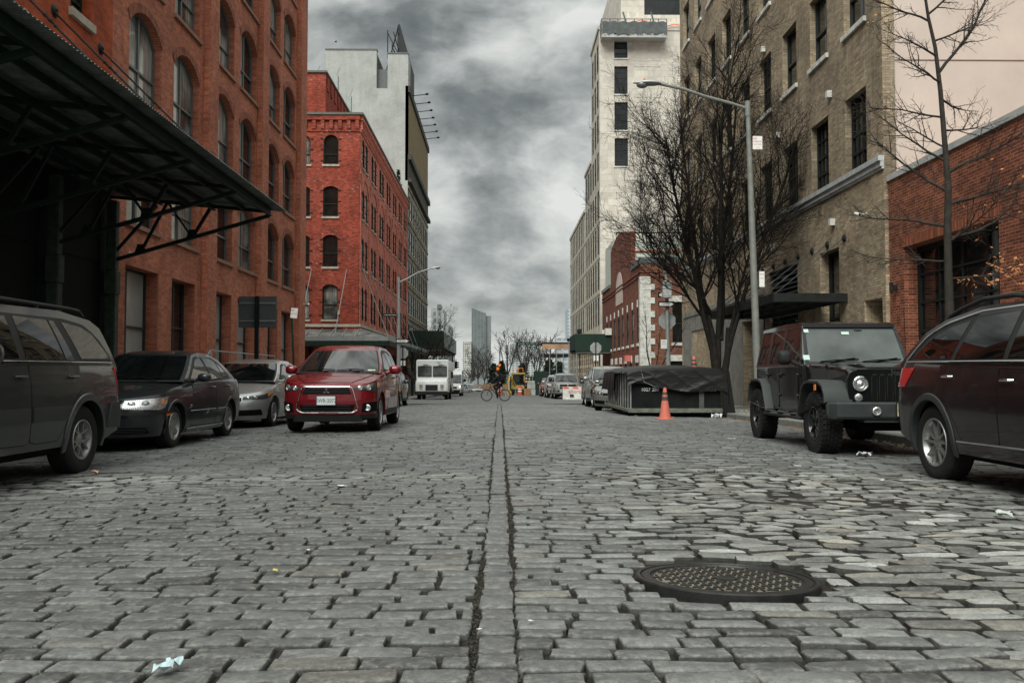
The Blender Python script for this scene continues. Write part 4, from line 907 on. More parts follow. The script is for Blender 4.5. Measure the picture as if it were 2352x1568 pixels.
mb.box((X5+.6, 79.6, 13.95), (X5+7.4, 79.66, 14.05)); mb.build('roof_rail', M['steel_black'], bp, world=True, angle=0)
# white limestone tower
Y7 = 87.0; b6 = thing('limestone_tower', 'tall pale limestone building with stepped terraces and a hanging work platform', 'building', (X5+9, 104, 0))
pf6 = Plane((X5, Y7), (1, 0), (0, -1)); ps6 = Plane((X5, 0), (0, 1), (-1, 0))
o6 = [dict(u0=1.5, u1=2.85, z0=z, z1=z+2.85, depth=.35) for z in (21.9, 25.55, 29.2, 32.85-.0)]
T6 = 36.2; mb = MB(); wall(mb, pf6, 0, 12, -1.5, T6, o6, .35)
side = []; us = []
lv = [(Y7, 94.8, T6), (94.8, 102.0, 24.4), (102.0, 124.0, 20.4)]
cols = [Y7+.9+i*2.32 for i in range(16)]
for z in (6.0, 9.6, 13.2, 16.8, 20.4+.3, 24.6, 28.2, 31.8):
    for u in cols:
        top = [t for a, b, t in lv if a <= u and u+1.3 <= b]
        if top and z+2.9 <= top[0]: side.append(dict(u0=u, u1=u+1.35, z0=z, z1=z+2.9, depth=.085))
gs = [dict(u0=u, u1=u+1.3, z0=-.8 if i % 3 == 0 else 1.2, z1=3.6) for i, u in enumerate(cols) if u+1.3 < 124]
mb2 = MB()
for a, b, t in lv:
    wall(mb2, ps6, a, b, -2, t, [o for o in side + gs if a <= o['u0'] < b and o['u1'] <= b], .085)
    strip(mb2, ps6, a, b, t-.35, t, -.12, -.002); mb.quad((X5, a, t), (X5+12, a, t), (X5+12, b, t), (X5, b, t)); mb2.quad((X5, b, 0), (X5+12, b, 0), (X5+12, b, t), (X5, b, t))
for i, u in enumerate(cols[:-1]):
    t = 20.0
    strip(mb2, ps6, u+1.5, u+2.15, 4.6, t, -.03, -.002)
for z in (9.1, 12.7, 16.3): strip(mb2, ps6, Y7, 124, z, z+.3, -.05, -.002)
strip(mb2, ps6, Y7, 124, 4.55, 5.0, -.3, -.002)
mb.build('wall', M['limestone'], b6, world=True, angle=0); mb2.build('side_wall', brick('limestone_side', (.52,.48,.41), (.46,.42,.36), (.3,.27,.23), cv=.3, w=1.2, h=.6, msize=.012, stain=.12, big=.1, bump=.2), b6, world=True, angle=0)
mb = MB(); strip(mb, ps6, Y7, 124, -2, 4.5, -.12, -.003); mb3 = MB(); wall(mb3, ps6, Y7, 124, -2, 4.5, gs, .1, -.16); mb3.build('rusticated_base', M['limestone_rough'], b6, world=True, angle=0)
for o in o6: window(b6, pf6, o, .35, 'grid', M['frame_dark'], M[GD], M['trim_white'], .12, grid=(1, 5), fw=.07)
for o in side: window(b6, ps6, o, .085, 'single', M['frame_dark'], M[GD], None, fw=.09)
for o in gs: window(b6, ps6, o, .1, 'single', M['frame_dark'], M[GD], None, fw=.09)
pn = MB()
for z in (21.6, 25.3, 28.9, 32.6):
    for u in (3.5, 8.2): 
        for a, b, c, d_ in ((u, u+2.6, z, z+.05), (u, u+2.6, z+3.1, z+3.15), (u, u+.05, z, z+3.15), (u+2.55, u+2.6, z, z+3.15)): pf6.box(pn, a, b, c, d_, -.03, -.002)
pn.build('panel_moulding', M['trim_white'], b6, world=True, angle=0)
mb = MB(); px = Plane((X5+2.9, Y7+5), (1, 0), (0, -1)); oo6 = [dict(u0=2.5, u1=8, z0=39.4, z1=43), dict(u0=10.2, u1=12, z0=39.4, z1=43)]
wall(mb, px, 0, 16, T6, 46, oo6, .3); mb.quad(px(0, T6), px(0, 46), px(0, 46, 18), px(0, T6, 18)); mb.box((X5-.0, Y7-.08, T6-.5), (X5+12, Y7-.003, T6)); mb.build('penthouse_wall', M['limestone'], b6, world=True, angle=0)
for o in oo6: window(b6, px, o, .3, 'grid', M['frame_dark'], M[GD], None, grid=(4, 2), fw=.1)
pf_ = thing('work_platform', 'hanging work platform with tarpaulin high on the limestone building', 'platform', (X5+3, Y7-1, 35))
mb = MB(); mb.box((X5+.1, Y7-1.3, 34.5), (X5+6.6, Y7-.1, 34.75)); mb.build('deck', M['trim_grey'], pf_, world=True, angle=0)
mb = MB(); 
for i in range(9): x = X5+.1+i*.81; mb.box((x-.04, Y7-1.3, 34.75), (x+.04, Y7-1.22, 36.3)); mb.box((x-.04, Y7-.2, 34.75), (x+.04, Y7-.12, 36.3))
for z in (35.3, 35.9, 36.3): mb.box((X5+.1, Y7-1.34, z), (X5+6.6, Y7-1.3, z+.06)); mb.box((X5+.06, Y7-1.3, z), (X5+.1, Y7-.1, z+.06))
for x in (2.6, 5.4): mb.box((X5+x, Y7-.9, 34.9), (X5+x+.3, Y7-.5, 35.9)); mb.tube([(X5+x+.1, Y7-.7, 35.9), (X5+x-.3, Y7-.7, 37.3)], .08, 6)
mb.build('railing', M['frame_grey'], pf_, world=True, angle=0)
mb = MB(); rows = [[(X5+.15+i*.32, Y7-1.36-.05*math.sin(i*1.7+j), 34.8+.42*j + .08*math.sin(i*2.1)) for i in range(21)] for j in range(4)]; mb.grid(rows); mb.build('tarpaulin', plain('grey_tarp', (.10,.11,.11), .8, var=.3, scale=2), pf_, world=True)
mb = MB(); mb.grid([[(X5+3.4+i*.45, Y7-.3, 36.3+.3*math.sin(i*.8)-.015*i*i*.3 + .1*j) for i in range(12)] for j in range(2)]); mb.build('safety_net', plain('orange_net', (.7,.14,.04), .7), pf_, world=True)
# ------------------------------------------------------------------ vehicles
def li(l, x): return float(np.interp(x, [q[0] for q in l], [q[1] for q in l]))
def resample(pts, n):
    p = np.array(pts, float)
    if len(p) == 1: return [tuple(p[0])]*(n+1)
    d = np.concatenate([[0], np.cumsum(np.hypot(*np.diff(p, axis=0).T))]); t = np.linspace(0, d[-1], n+1)
    return [(float(np.interp(q, d, p[:, 0])), float(np.interp(q, d, p[:, 1]))) for q in t]
def patch(mb, fn, bot, top, nu=8, nv=4, off=.004, skirt=.012):
    b = resample(bot, nu); t = resample(top, nu); rows = []
    for j in range(nv+1):
        v = j/nv; rows.append([fn(b[i][0]*(1-v)+t[i][0]*v, b[i][1]*(1-v)+t[i][1]*v, off) for i in range(nu+1)])
    mb.grid(rows)
    if skirt:
        ring = [(b[i]) for i in range(nu+1)] + [(b[nu][0]*(1-j/nv)+t[nu][0]*j/nv, b[nu][1]*(1-j/nv)+t[nu][1]*j/nv) for j in range(1, nv+1)] + [t[i] for i in range(nu-1, -1, -1)] + [(b[0][0]*(1-j/nv)+t[0][0]*j/nv, b[0][1]*(1-j/nv)+t[0][1]*j/nv) for j in range(nv-1, 0, -1)]
        mb.grid([[fn(a, z, off) for a, z in ring], [fn(a, z, off-skirt) for a, z in ring]], True)
class Car:
    def __init__(s, **k):
        s.__dict__.update(dict(p=3.2, D=.55, Dr=.45, inset=.05, crown=.05, rcrown=.035, bow=.10, plan=.05, nb=10, flare=0, archgap=.05, tw=.215)); s.__dict__.update(k)
        s.xcf = s.front[len(s.front)//2][1] - s.D; s.xcr = s.rear[len(s.rear)//2][1] + s.Dr; s.xw = (s.wb/2, -s.wb/2)
    def hw(s, z): return li(s.width, z)
    def pl(s, x): m = (s.xcf+s.xcr)/2; h = (s.xcf-s.xcr)/2; return 1 - s.plan*abs((x-m)/h)**2.5
    def cx(s, x): return 1 + (s.xcf-x)/(s.xcf-s.xcr)
    def cy(s, y, z=.7, rear=False):
        w = s.hw(z)*s.pl(s.xcf); t = math.asin(min(1, (abs(y)/w))**(s.p/2))/(PI/2); return 3-t if rear else t
    def pt(s, c, z):
        c = abs(c)
        if c <= 1:
            th = c*PI/2; D = li(s.front, z)-s.xcf; return s.xcf + D*max(math.cos(th), 0)**(2/s.p), s.hw(z)*s.pl(s.xcf)*math.sin(th)**(2/s.p)
        if c <= 2: x = s.xcf + (c-1)*(s.xcr-s.xcf); return x, s.hw(z)*s.pl(x)
        th = max(0, 3-c)*PI/2; D = s.xcr-li(s.rear, z); return s.xcr - D*max(math.cos(th), 0)**(2/s.p), s.hw(z)*s.pl(s.xcr)*math.sin(th)**(2/s.p)
    def skin(s, c, z, off=0, sd=1):
        """c: perimeter coordinate, negative = other side for the caps; sd flips"""
        sg = sd*(1 if c >= 0 else -1); a = abs(c); x, y = s.pt(a, z)
        if off:
            e = .012; x1, y1 = s.pt(max(0, a-e), z); x2, y2 = s.pt(min(3, a+e), z); n = Vector((-(y2-y1), x2-x1, 0)); n = Vector((y2-y1, -(x2-x1), 0)).normalized()
            x += n.x*off; y += n.y*off
        return Vector((x, sg*y, z))
    def zt(s, c): x, _ = s.pt(c, .75); return li(s.top, x)
    def arch(s, x):
        for xw in s.xw:
            r = s.R + s.archgap
            if abs(x-xw) < r: return s.R + math.sqrt(r*r-(x-xw)**2)
        return 0
    def zlo(s, c):
        x, _ = s.pt(c, .4); b = li(s.bottom, x); return max(b, s.arch(x)) if 1 <= c <= 2 or True else b
    def cols(s):
        c = list(np.linspace(0, 1, 13))
        xs = set(np.round(np.linspace(s.xcf, s.xcr, 40), 4))
        for xw in s.xw:
            r = s.R+s.archgap
            for k in range(25):
                q = xw + r*math.cos(PI*k/24)
                if s.xcr < q < s.xcf: xs.add(round(q, 4))
            for e in (-r-.002, r+.002):
                if s.xcr < xw+e < s.xcf: xs.add(xw+e)
        for x in sorted(xs, reverse=True)[1:-1]: c.append(s.cx(x))
        return c + list(np.linspace(2, 3, 13))
    def topz(s, x, t, yw): return li(s.top, x) + s.crown*(1-t*t)*min(1, (yw/s.hw(.7)))**2
    def hood(s, x, y, off=0):
        yw = None
        if x >= s.xcf: q = min(1, (x-s.xcf)/(li(s.front, .75)-s.xcf)); yw = s.hw(.8)*s.pl(s.xcf)*(1-q**s.p)**(1/s.p)
        else: yw = s.hw(.8)*s.pl(x)
        t = min(1, abs(y)/max(yw, .01)); return Vector((x, y, s.topz(x, t, yw)+off))
    def yg(s, z, x=0):
        zb = s.zb; k = min(1, max(0, (z-zb)/(s.zr-zb))); yb = s.hw(zb)*s.pl(x)-s.inset; return yb - (yb-s.yt)*k**1.25
    def pz(s, x): return float(np.interp(-x, [-q[0] for q in s.prof], [q[1] for q in s.prof]))
    def side(s, x, z, off=0, sd=1): return Vector((x, sd*(s.yg(z, x)+off), z))
    def shield(s, i0, i1):           # mapping for windscreen / rear window between profile points
        a, b = s.prof[i0], s.prof[i1]
        dx, dz = b[0]-a[0], b[1]-a[1]; L = math.hypot(dx, dz); n = Vector((-dz, 0, dx))/L
        if n.z < 0: n = -n
        def f(yf, v, off=0):
            x = a[0]+dx*v; z = a[1]+dz*v; y = s.yg(z, x)*yf; return Vector((x + s.bow*(1-yf*yf)*(1 if i0 == 0 else -1), y, z)) + n*off
        return f
    def body(s, par, mat, mats_under=None):
        C_ = s.cols(); mb = MB()
        for sd in (1, -1):
            rows = []
            for j in range(s.nb+1):
                v = j/s.nb; v = v if j < s.nb else 1
                r = []
                for c in C_:
                    lo, hi = s.zlo(c), s.zt(c); z = lo + (hi-lo)*v; p = s.skin(c, z, 0, sd)
                    if j == s.nb: p.y *= .985
                    r.append(p)
                rows.append(r)
            # inward lip along the bottom edge and the arches
            lip = []
            for c in C_:
                p = s.skin(c, s.zlo(c), 0, sd); q = p.copy(); q.y -= sd*min(.09, abs(p.y)); q.x -= .05 if c < .9 else (-.05 if c > 2.1 else 0); lip.append(q)
            mb.grid([lip] + rows)
        rows = []
        for c in C_:
            p = s.skin(c, s.zt(c)); yw = p.y*.985; rows.append([Vector((p.x, yw*t, s.topz(p.x, t, yw))) for t in (-1, -.94, -.8, -.6, -.35, 0, .35, .6, .8, .94, 1)])
        mb.grid(rows)
        # greenhouse
        n = 6; P_ = []
        for a, b in zip(s.prof, s.prof[1:]):
            for k in range(n): P_.append((a[0]+(b[0]-a[0])*k/n, a[1]+(b[1]-a[1])*k/n))
        P_.append(s.prof[-1]); N = len(s.prof)-1; rows = []
        for i, (x, z) in enumerate(P_):
            seg = i/n; fb = 1.0 if seg <= 1 else max(0, 1-(seg-1)); rb_ = 1.0 if seg >= N-1 else max(0, 1-(N-1-seg)); bw_ = s.bow*(fb-rb_) if N > 2 else 0
            rc_ = s.rcrown*min(1, max(0, seg-.75))*min(1, max(0, N-.75-seg))*1.0
            yy = s.yg(z, x); rows.append([Vector((x+bw_*(1-t*t), yy*t, z+rc_*(1-t**4))) for t in (-1, -.97, -.85, -.6, -.3, 0, .3, .6, .85, .97, 1)])
        mb.grid(rows)
        for sd in (1, -1):
            xs = sorted({x for x, _ in P_}, reverse=True); rows = []
            for k in range(7):
                v = k/6; rows.append([s.side(x, (min(s.zb, s.pz(x)) - .05)*(1-v) + s.pz(x)*v, 0, sd) for x in xs])
            mb.grid(rows)
        o = mb.build('body', mat, par, angle=38, merge=True)
        ub = MB(); ub.box((s.xcr+.1, -s.hw(.5)+.28, s.R*.62), (s.xcf+.15, s.hw(.5)-.28, .55))
        for xa, xb in ((s.xw[0]-s.R-.08, s.xw[1]+s.R+.08),): ub.box((xb, -s.hw(.5)+.1, s.R*.75), (xa, s.hw(.5)-.1, .5))
        for xw in s.xw:
            for sd in (1, -1):
                y0 = s.hw(.5)-.10; rr = s.R+s.archgap+.02; A = [(xw+rr*math.cos(PI*k/12), s.R+rr*math.sin(PI*k/12)) for k in range(13)]
                ub.grid([[Vector((x, sd*y, max(z, .3))) for x, z in A] for y in (y0+.06, y0-.32)]); ub.poly([Vector((x, sd*(y0-.30), z)) for x, z in A])
            ub.tube([(xw, -s.hw(.5)+.2, s.R), (xw, s.hw(.5)-.2, s.R)], .05, 6)
        ub.build('underbody', M['gap'], par, angle=0)
        return o
    def line(s, mb, pts, fn, r=.0035, off=0): mb.tube([fn(a, b, off) for a, b in pts], r, 4)
def tyre_mesh(R_, w, rr, blocks=0):
    mb = MB(); h = w/2
    prof = [(rr-.01, -h*.82), (rr+.012, -h*.93), ((R_+rr)/2, -h*1.02), (R_-.03, -h*.96), (R_-.012, -h*.86), (R_-.002, -h*.72)]
    for g in (-.42, -.12, .18, .48): prof += [(R_, g*h-.03*h*3), (R_-.009, g*h-.02*h), (R_-.009, g*h+.04*h), (R_, g*h+.07*h)]
    prof += [(R_-.002, h*.72), (R_-.012, h*.86), (R_-.03, h*.96), ((R_+rr)/2, h*1.02), (rr+.012, h*.93), (rr-.01, h*.82), (rr-.02, h*.5), (rr-.02, -h*.5), (rr-.01, -h*.82)]
    mb.lathe(prof, 48, (0, 0, 0), 'y')
    if blocks:
        for k in range(blocks):
            a = 2*PI*k/blocks
            for y, dy, da in ((-h*.80, h*.20, 0), (h*.80, h*.20, .5), (-h*.35, h*.15, .5), (h*.05, h*.15, 0), (h*.42, h*.13, .5)):
                aa = a + da*2*PI/blocks; c = Vector((math.cos(aa)*(R_+.001), y, math.sin(aa)*(R_+.001))); Mx = Matrix.Rotation(-aa, 3, 'Y'); mb.obox(c, (.018, dy*2*.9, .05), Mx)
            for sd in (-1, 1): mb.obox(Vector((math.cos(a)*(R_-.035), sd*h*.98, math.sin(a)*(R_-.035))), (.05, .012, .028), Matrix.Rotation(-a, 3, 'Y'))
    return mb
def wheel(par, x, y, R_, w, rr, style, mat, sd, blocks=0, depth=.0):
    """sd = +1 outer face towards +y"""
    hb = MB(); hb.lathe([(0, -.05), (rr*.62, -.05), (rr*.62, -.02), (.07, -.02), (.07, .03), (0, .03)], 20, (0,0,0), 'y'); hb.lathe([(rr*.95, -w*.42), (rr*.93, w*.2)], 24, (0,0,0), 'y')
    hub = hb.build('wheel', M['disc'], par); hub.location = (x, y, R_)
    if sd < 0: hub.rotation_euler = (0, 0, PI)
    t = tyre_mesh(R_, w, rr, blocks).build('tyre', M['rubber'], hub, angle=40)
    rb = MB(); f = w*.40
    rb.lathe([(rr, f+.012), (rr-.004, f+.018), (rr-.018, f+.016), (rr-.024, f-.004), (rr-.04, f-.03), (rr-.045, -w*.4)], 40, (0,0,0), 'y'); rb.lathe([(0, f-.008), (.035, f-.008), (.045, f-.016), (.075, f-.022), (.08, f-.06)], 20, (0,0,0), 'y')
    n, typ, tw, bw_ = style
    for k in range(n):
        a0 = 2*PI*k/n + PI/2
        for da in ((-1, 1) if typ in ('double', 'vee') else (0,)):
            sp = 0 if typ == 'single' else (.12 if typ == 'double' else .30)
            def P3(r, lat, yy):
                if typ == 'double': aa = a0; la = lat + da*(.035+(r/rr)*.035)
                elif typ == 'vee': aa = a0; la = lat + da*(.012+(r/rr)**1.5*.062)
                else: aa = a0; la = lat
                return Vector((math.cos(aa)*r - math.sin(aa)*la, yy, math.sin(aa)*r + math.cos(aa)*la))
            rows = []
            for r, q, yy in ((.05, bw_, f-.02), (rr*.35, (bw_+tw)/2, f-.006), (rr*.7, tw, f-.004), (rr-.02, tw*1.05, f+.002)):
                rows.append([P3(r, -q/2, yy-.028), P3(r, -q/2*.8, yy), P3(r, q/2*.8, yy), P3(r, q/2, yy-.028)])
            rb.grid(rows, True)
        a1 = a0 + PI/n; rb.lathe([(0, f-.016), (.006, f-.016), (.008, f-.03)], 6, (math.cos(a1)*.055, 0, math.sin(a1)*.055), 'y')
    rb.build('rim', mat, hub, angle=40)
    return hub
def wheels(par, s, style, mat, rr, face=None, blocks=0):
    for xw in s.xw:
        for sd in (1, -1):
            y = (face if face else s.hw(s.R)-.03) - s.tw/2
            wheel(par, xw, sd*y, s.R, s.tw, rr, style, mat, sd, blocks)
def mirror(par, p, size, mat, sd, glassm=None):
    mb = MB(); sx, sy, sz = size; p = Vector(p); rows = []
    for i, (x, q) in enumerate(((-.5, .86), (-.42, .97), (-.1, 1), (.2, .93), (.4, .72), (.5, .35))):
        rows.append([p + Vector((x*sx, math.copysign(abs(math.cos(a))**.65, math.cos(a))*sy/2*q, math.copysign(abs(math.sin(a))**.65, math.sin(a))*sz/2*q)) for a in [2*PI*k/16 for k in range(16)]])
    mb.grid(rows, True, True); mb.tube([p+Vector((0, -sd*sy*.4, -sz*.2)), p+Vector((.0, -sd*(sy*.5+.09), -sz*.5))], .028, 8)
    m = mb.build('mirror', mat, par, angle=60)
    mg = MB(); mg.obox(p+Vector((-sx*.5-.002, 0, 0)), (.004, sy*.82, sz*.8)); mg.build('mirror_glass', M['cglass'], m, angle=0)
def handle(par, p, L, mat, sd, r=.012):
    mb = MB(); p = Vector(p); mb.tube([p+Vector((L/2, 0, 0)), p+Vector((L/2-.02, sd*.03, 0)), p+Vector((-L/2+.02, sd*.03, 0)), p+Vector((-L/2, 0, 0))], [r, r*1.15, r*1.15, r], 8); return mb.build('handle', mat, par)
def lamp(par, s, bot, top, sd, back, bulbs=(), amber=None, name='headlight'):
    mb = MB(); fn = lambda c, z, o: s.skin(c, z, o, sd); patch(mb, fn, bot, top, 12, 5, .006, .03); h = mb.build(name, back, par)
    if bulbs:
        for c, z, r in bulbs:
            bb = MB(); p = s.skin(c, z, .004, sd); n = (s.skin(c, z, .1, sd)-s.skin(c, z, 0, sd)).normalized(); q = n.to_track_quat('Z', 'Y').to_matrix()
            rows = [[p + q @ Vector((rr_*math.cos(2*PI*k/16), rr_*math.sin(2*PI*k/16), hh)) for k in range(16)] for rr_, hh in ((r, 0), (r, .008), (r*.82, .012), (r*.78, .004), (r*.5, .010), (.001, .018))]; bb.grid(rows, True)
            bb.build('lens', M['reflector'], h)
    if amber:
        ab_ = MB(); patch(ab_, fn, amber[0], amber[1], 4, 3, .010, .006); ab_.build('indicator', M['amber'], h)
    return h
def plate(par, loc, fwd, txt, col, ink, w=.305, h=.155):
    p = MB(); s = 1; p.box((loc[0]-.004, loc[1]-w/2-.012, loc[2]-h/2-.012), (loc[0]+.006, loc[1]+w/2+.012, loc[2]+h/2+.012)); o = p.build('licence_plate', M['plastic'], par, angle=0)
    p = MB(); p.box((loc[0]+.006, loc[1]-w/2, loc[2]-h/2), (loc[0]+.008, loc[1]+w/2, loc[2]+h/2)); f = p.build('plate_face', col, o, angle=0)
    text('plate_number', txt, h*.62, TM((loc[0]+.009, loc[1], loc[2]-.005), (0, 1, 0), (1, 0, 0)), ink, o, .001, sx=.88, bold=.0)
def place(root, X, Y, rz=-90, dz=0):
    """origin of a car is mid wheelbase on the ground; tilt it to the local slope"""
    z0 = (G(X, Y-1.3)+G(X, Y+1.3))/2; root.location = (X, Y, z0+dz)
    sl = math.atan2(G(X, Y-1.3)-G(X, Y+1.3), 2.6); root.rotation_euler = Euler((0, -sl, R(rz)), 'XYZ')
def generic(root, s, mat, opt):
    """all shared parts of a car"""
    body = s.body(root, mat)
    gm = opt.get('glass', M['cglass']); N = len(s.prof)-1
    ws_ = MB(); f = s.shield(0, 1); patch(ws_, lambda a, b, o: f(a, b, o), [(-.93, .05), (.93, .05)], [(-.92, .96), (.92, .96)], 12, 6, .006, .012); wobj = ws_.build('windscreen', opt.get('wsglass', M['cglass']), root)
    bo_ = MB(); patch(bo_, lambda a, b, o: f(a, b, o), [(-.97, .01), (.97, .01)], [(-.965, .99), (.965, .99)], 12, 6, .003, .01); bo_.build('windscreen_surround', M['plastic'], root)
    rw = MB(); g = s.shield(N-1, N); patch(rw, lambda a, b, o: g(a, b, o), [(-.88, .93), (.88, .93)], [(-.86, .12), (.86, .12)], 10, 5, .005, .01); rw.build('rear_window', gm, root)
    for sd in (1, -1):
        sf = lambda x, z, o, sd=sd: s.side(x, z, o, sd); kf = lambda x, z, o, sd=sd: s.skin(s.cx(x), z, o, sd)
        if opt.get('dlo'):
            mb = MB(); patch(mb, sf, opt['dlo'][0], opt['dlo'][1], 22, 5, .003, .01); mb.build('window_surround', opt.get('surround', M['plastic']), root)
        for (bot, top) in opt['windows']:
            mb = MB(); patch(mb, sf, bot, top, 10, 5, .007, .008); mb.build('side_window', gm, root)
        for k, (bot, top, hx, hz) in enumerate(opt.get('doors', ())):
            mb = MB(); patch(mb, kf, bot, top, 14, 8, .004, .006); d = mb.build('door', mat, root, angle=50)
            gp = MB(); ring = resample(bot, 12) + resample(top, 12)[::-1]; ring.append(ring[0]); gp.tube([kf(a, b, .0015) for a, b in ring], .0048, 4); gp.build('door_gap', M['gap'], d)
            if hx is not None:
                p = kf(hx, hz, .006); handle(d, p, .16, opt.get('handle', mat), sd)
                cup = MB(); cup.blob(p - Vector((0, sd*.004, 0)), (.06, .008, .022), 10, 6); cup.build('handle_recess', M['gap'], d)
        for (bot, top, off, mt) in opt.get('mould', ()):
            mb = MB(); patch(mb, kf, bot, top, 20, 3, off, off+.004); mb.build('side_moulding', mt, root)
        if s.flare:
            for xw in s.xw:
                mb = MB(); r0 = s.R+s.archgap-.004; r1 = r0+s.flare[0]; a0, a1 = -.22, PI+.22
                rows = [[kf(xw+r*math.cos(a0+(a1-a0)*k/28), s.R+r*math.sin(a0+(a1-a0)*k/28), o) for k in range(29)] for r, o in ((r0, -.06), (r0, s.flare[1]), (r0+.01, s.flare[1]+.004), (r1-.008, s.flare[1]), (r1, .0))]; mb.grid(rows)
                mb.build('wheel_arch_trim', s.flare[2], root)
        mp_ = opt.get('mirror')
        if mp_: mirror(root, (mp_[0], sd*mp_[1], mp_[2]), mp_[3], mp_[4], sd)
        if opt.get('belt'):
            mb = MB(); a, b = opt['belt'][:2]; xs = np.linspace(a[0], b[0], 14); mb.tube([sf(x, a[1]+(b[1]-a[1])*(x-a[0])/(b[0]-a[0]), .012) for x in xs], opt['belt'][3] if len(opt['belt']) > 3 else .009, 6); mb.build('belt_trim', opt['belt'][2], root)
        if opt.get('rails'):
            a, b, y, z = opt['rails']; mb = MB(); zz = [z+.0, z+.055, z+.065, z+.065, z+.055, z]; xx = [a, a-.12, a-.3, b+.3, b+.1, b]; mb.tube([(x, sd*y, q) for x, q in zip(xx, zz)], [.018, .022, .022, .022, .022, .018], 8)
            mb.tube([((a+b)/2, sd*y, z), ((a+b)/2, sd*y, z+.07)], .025, 6); mb.build('roof_rail', opt.get('railmat', M['plastic']), root)
    if opt.get('wipers', True):
        mb = MB()
        for y0, y1 in ((-.75, -.05), (-.02, .62)):
            mb.tube([f(y0+.55, .02, .02), f(y0+.3, .07, .03)], .011, 5); mb.tube([f(y0, .07, .02), f(y0+.35, .12, .026), f(y1, .10, .02)], .009, 5)
        mb.build('wiper', M['gap'], root)
    return wobj
def sticker(root, f, a, b, w, h, mat):
    mb = MB(); patch(mb, lambda x, y, o: f(x, y, o), [(a, b), (a+w, b)], [(a, b+h), (a+w, b+h)], 1, 1, .009, .002); mb.build('windscreen_sticker', mat, root, angle=0)
def hoodlines(root, s, pts):
    mb = MB()
    for sd in (1, -1): mb.tube([s.hood(x, sd*y, .001) for x, y in pts], .0045, 4)
    mb.build('bonnet_gap', M['gap'], root)
def front(root, s):
    ym = lambda y, z, o: s.skin(math.copysign(s.cy(y, z), y), z, o)
    for sd in (1, -1): lamp(root, s, [(s.cy(.50), .72), (1.0, .76)], [(s.cy(.50), .86), (1.04, .93)], sd, M['reflector'], ((s.cy(.62), .79, .05), (s.cy(.76), .80, .05)), ([(.88, .77), (1.0, .78)], [(.88, .88), (1.02, .91)]))
    for a, z0, z1, nm in ((.46, .70, .88, 'grille'), (.6, .36, .52, 'lower_grille')): mb = MB(); patch(mb, ym, [(-a, z0), (a, z0)], [(-a, z1), (a, z1)], 10, 3, .006, .02); mb.build(nm, M['gap'], root)
    mb = MB()
    for z in (.74, .79, .84): mb.tube([ym(y, z, .012) for y in np.linspace(-.45, .45, 9)], .009, 5)
    mb.build('grille_bar', M['chrome'], root); hoodlines(root, s, [(1.15, .80), (1.6, .74), (2.0, .55), (2.1, 0)])
st_green = plain('pale_sticker', (.42,.55,.50), .5, var=.1)
# ---------------- grey wagon-like SUV at the left edge
root = thing('parked_suv', 'charcoal grey SUV with roof rails, its rear half showing at the left edge', 'car')
s = Car(wb=2.70, R=.365, front=[(.2, 2.18), (.5, 2.27), (.9, 2.2), (1.1, 2.1)], rear=[(.25, -2.30), (.45, -2.40), (.62, -2.41), (.70, -2.33), (1.15, -2.28)], width=[(.2, .90), (.4, .955), (.7, .975), (.95, .965), (1.14, .93), (1.2, .92)],
        bottom=[(-2.4, .45), (-2.1, .40), (-1.9, .34), (-.9, .33), (.9, .33), (1.9, .3), (2.3, .28)], top=[(-2.4, 1.12), (-2.2, 1.15), (.9, 1.13), (1.3, 1.1), (2.2, .95)], zb=1.14, zr=1.70, yt=.70,
        prof=[(1.25, 1.12), (.5, 1.62), (.0, 1.70), (-1.2, 1.72), (-1.85, 1.66), (-2.05, 1.58), (-2.32, 1.13)], p=3.6, D=.5, Dr=.33, inset=.035, archgap=.055, flare=(.075, .016, None), tw=.235, crown=.05)
pm_ = paint('charcoal_paint', (.014,.0165,.0165), .1, .3, coat=.75, dust=.06); s.flare = (.075, .014, pm_)
dl_b = [(1.0, 1.17), (-2.16, 1.20)]; dl_t = [(1.0, 1.24), (.45, 1.55), (.0, 1.625), (-1.2, 1.64), (-1.65, 1.60), (-1.9, 1.48), (-2.16, 1.24)]
opt = dict(windows=[([(.85, 1.2), (-.12, 1.2)], [(.8, 1.28), (.42, 1.53), (-.1, 1.60)]), ([(-.24, 1.2), (-.98, 1.2)], [(-.24, 1.605), (-.86, 1.605)]), ([(-1.02, 1.2), (-1.2, 1.2)], [(-.9, 1.605), (-1.0, 1.60)]), ([(-1.36, 1.22), (-2.12, 1.235)], [(-1.16, 1.60), (-1.55, 1.57), (-1.78, 1.5)])],
           dlo=(dl_b, dl_t), surround=M['plastic'], belt=((1.0, 1.165), (-2.14, 1.19), M['chrome'], .007), handle=pm_, glass=M['cglass_tint'],
           doors=[([(.82, .48), (.75, .42), (-.1, .40), (-.18, .42)], [(.9, 1.1), (-.18, 1.14)], -.02, 1.03), ([(-.2, .42), (-.3, .40), (-.72, .40), (-.86, .55), (-1.02, .78), (-1.2, .9)], [(-.2, 1.14), (-1.2, 1.15)], -1.02, 1.03)],
           mould=[([(.8, .60), (-.15, .60)], [(.8, .74), (-.15, .74)], .014, M['plastic_grey']), ([(-.22, .60), (-.88, .60)], [(-.22, .74), (-.98, .74)], .014, M['plastic_grey'])],
           mirror=(.72, 1.06, 1.22, (.16, .26, .2), pm_), rails=(.1, -1.85, .64, 1.70))
generic(root, s, pm_, opt)
bm = MB(); fn = lambda c, z, o: s.skin(c, z, o, 1)
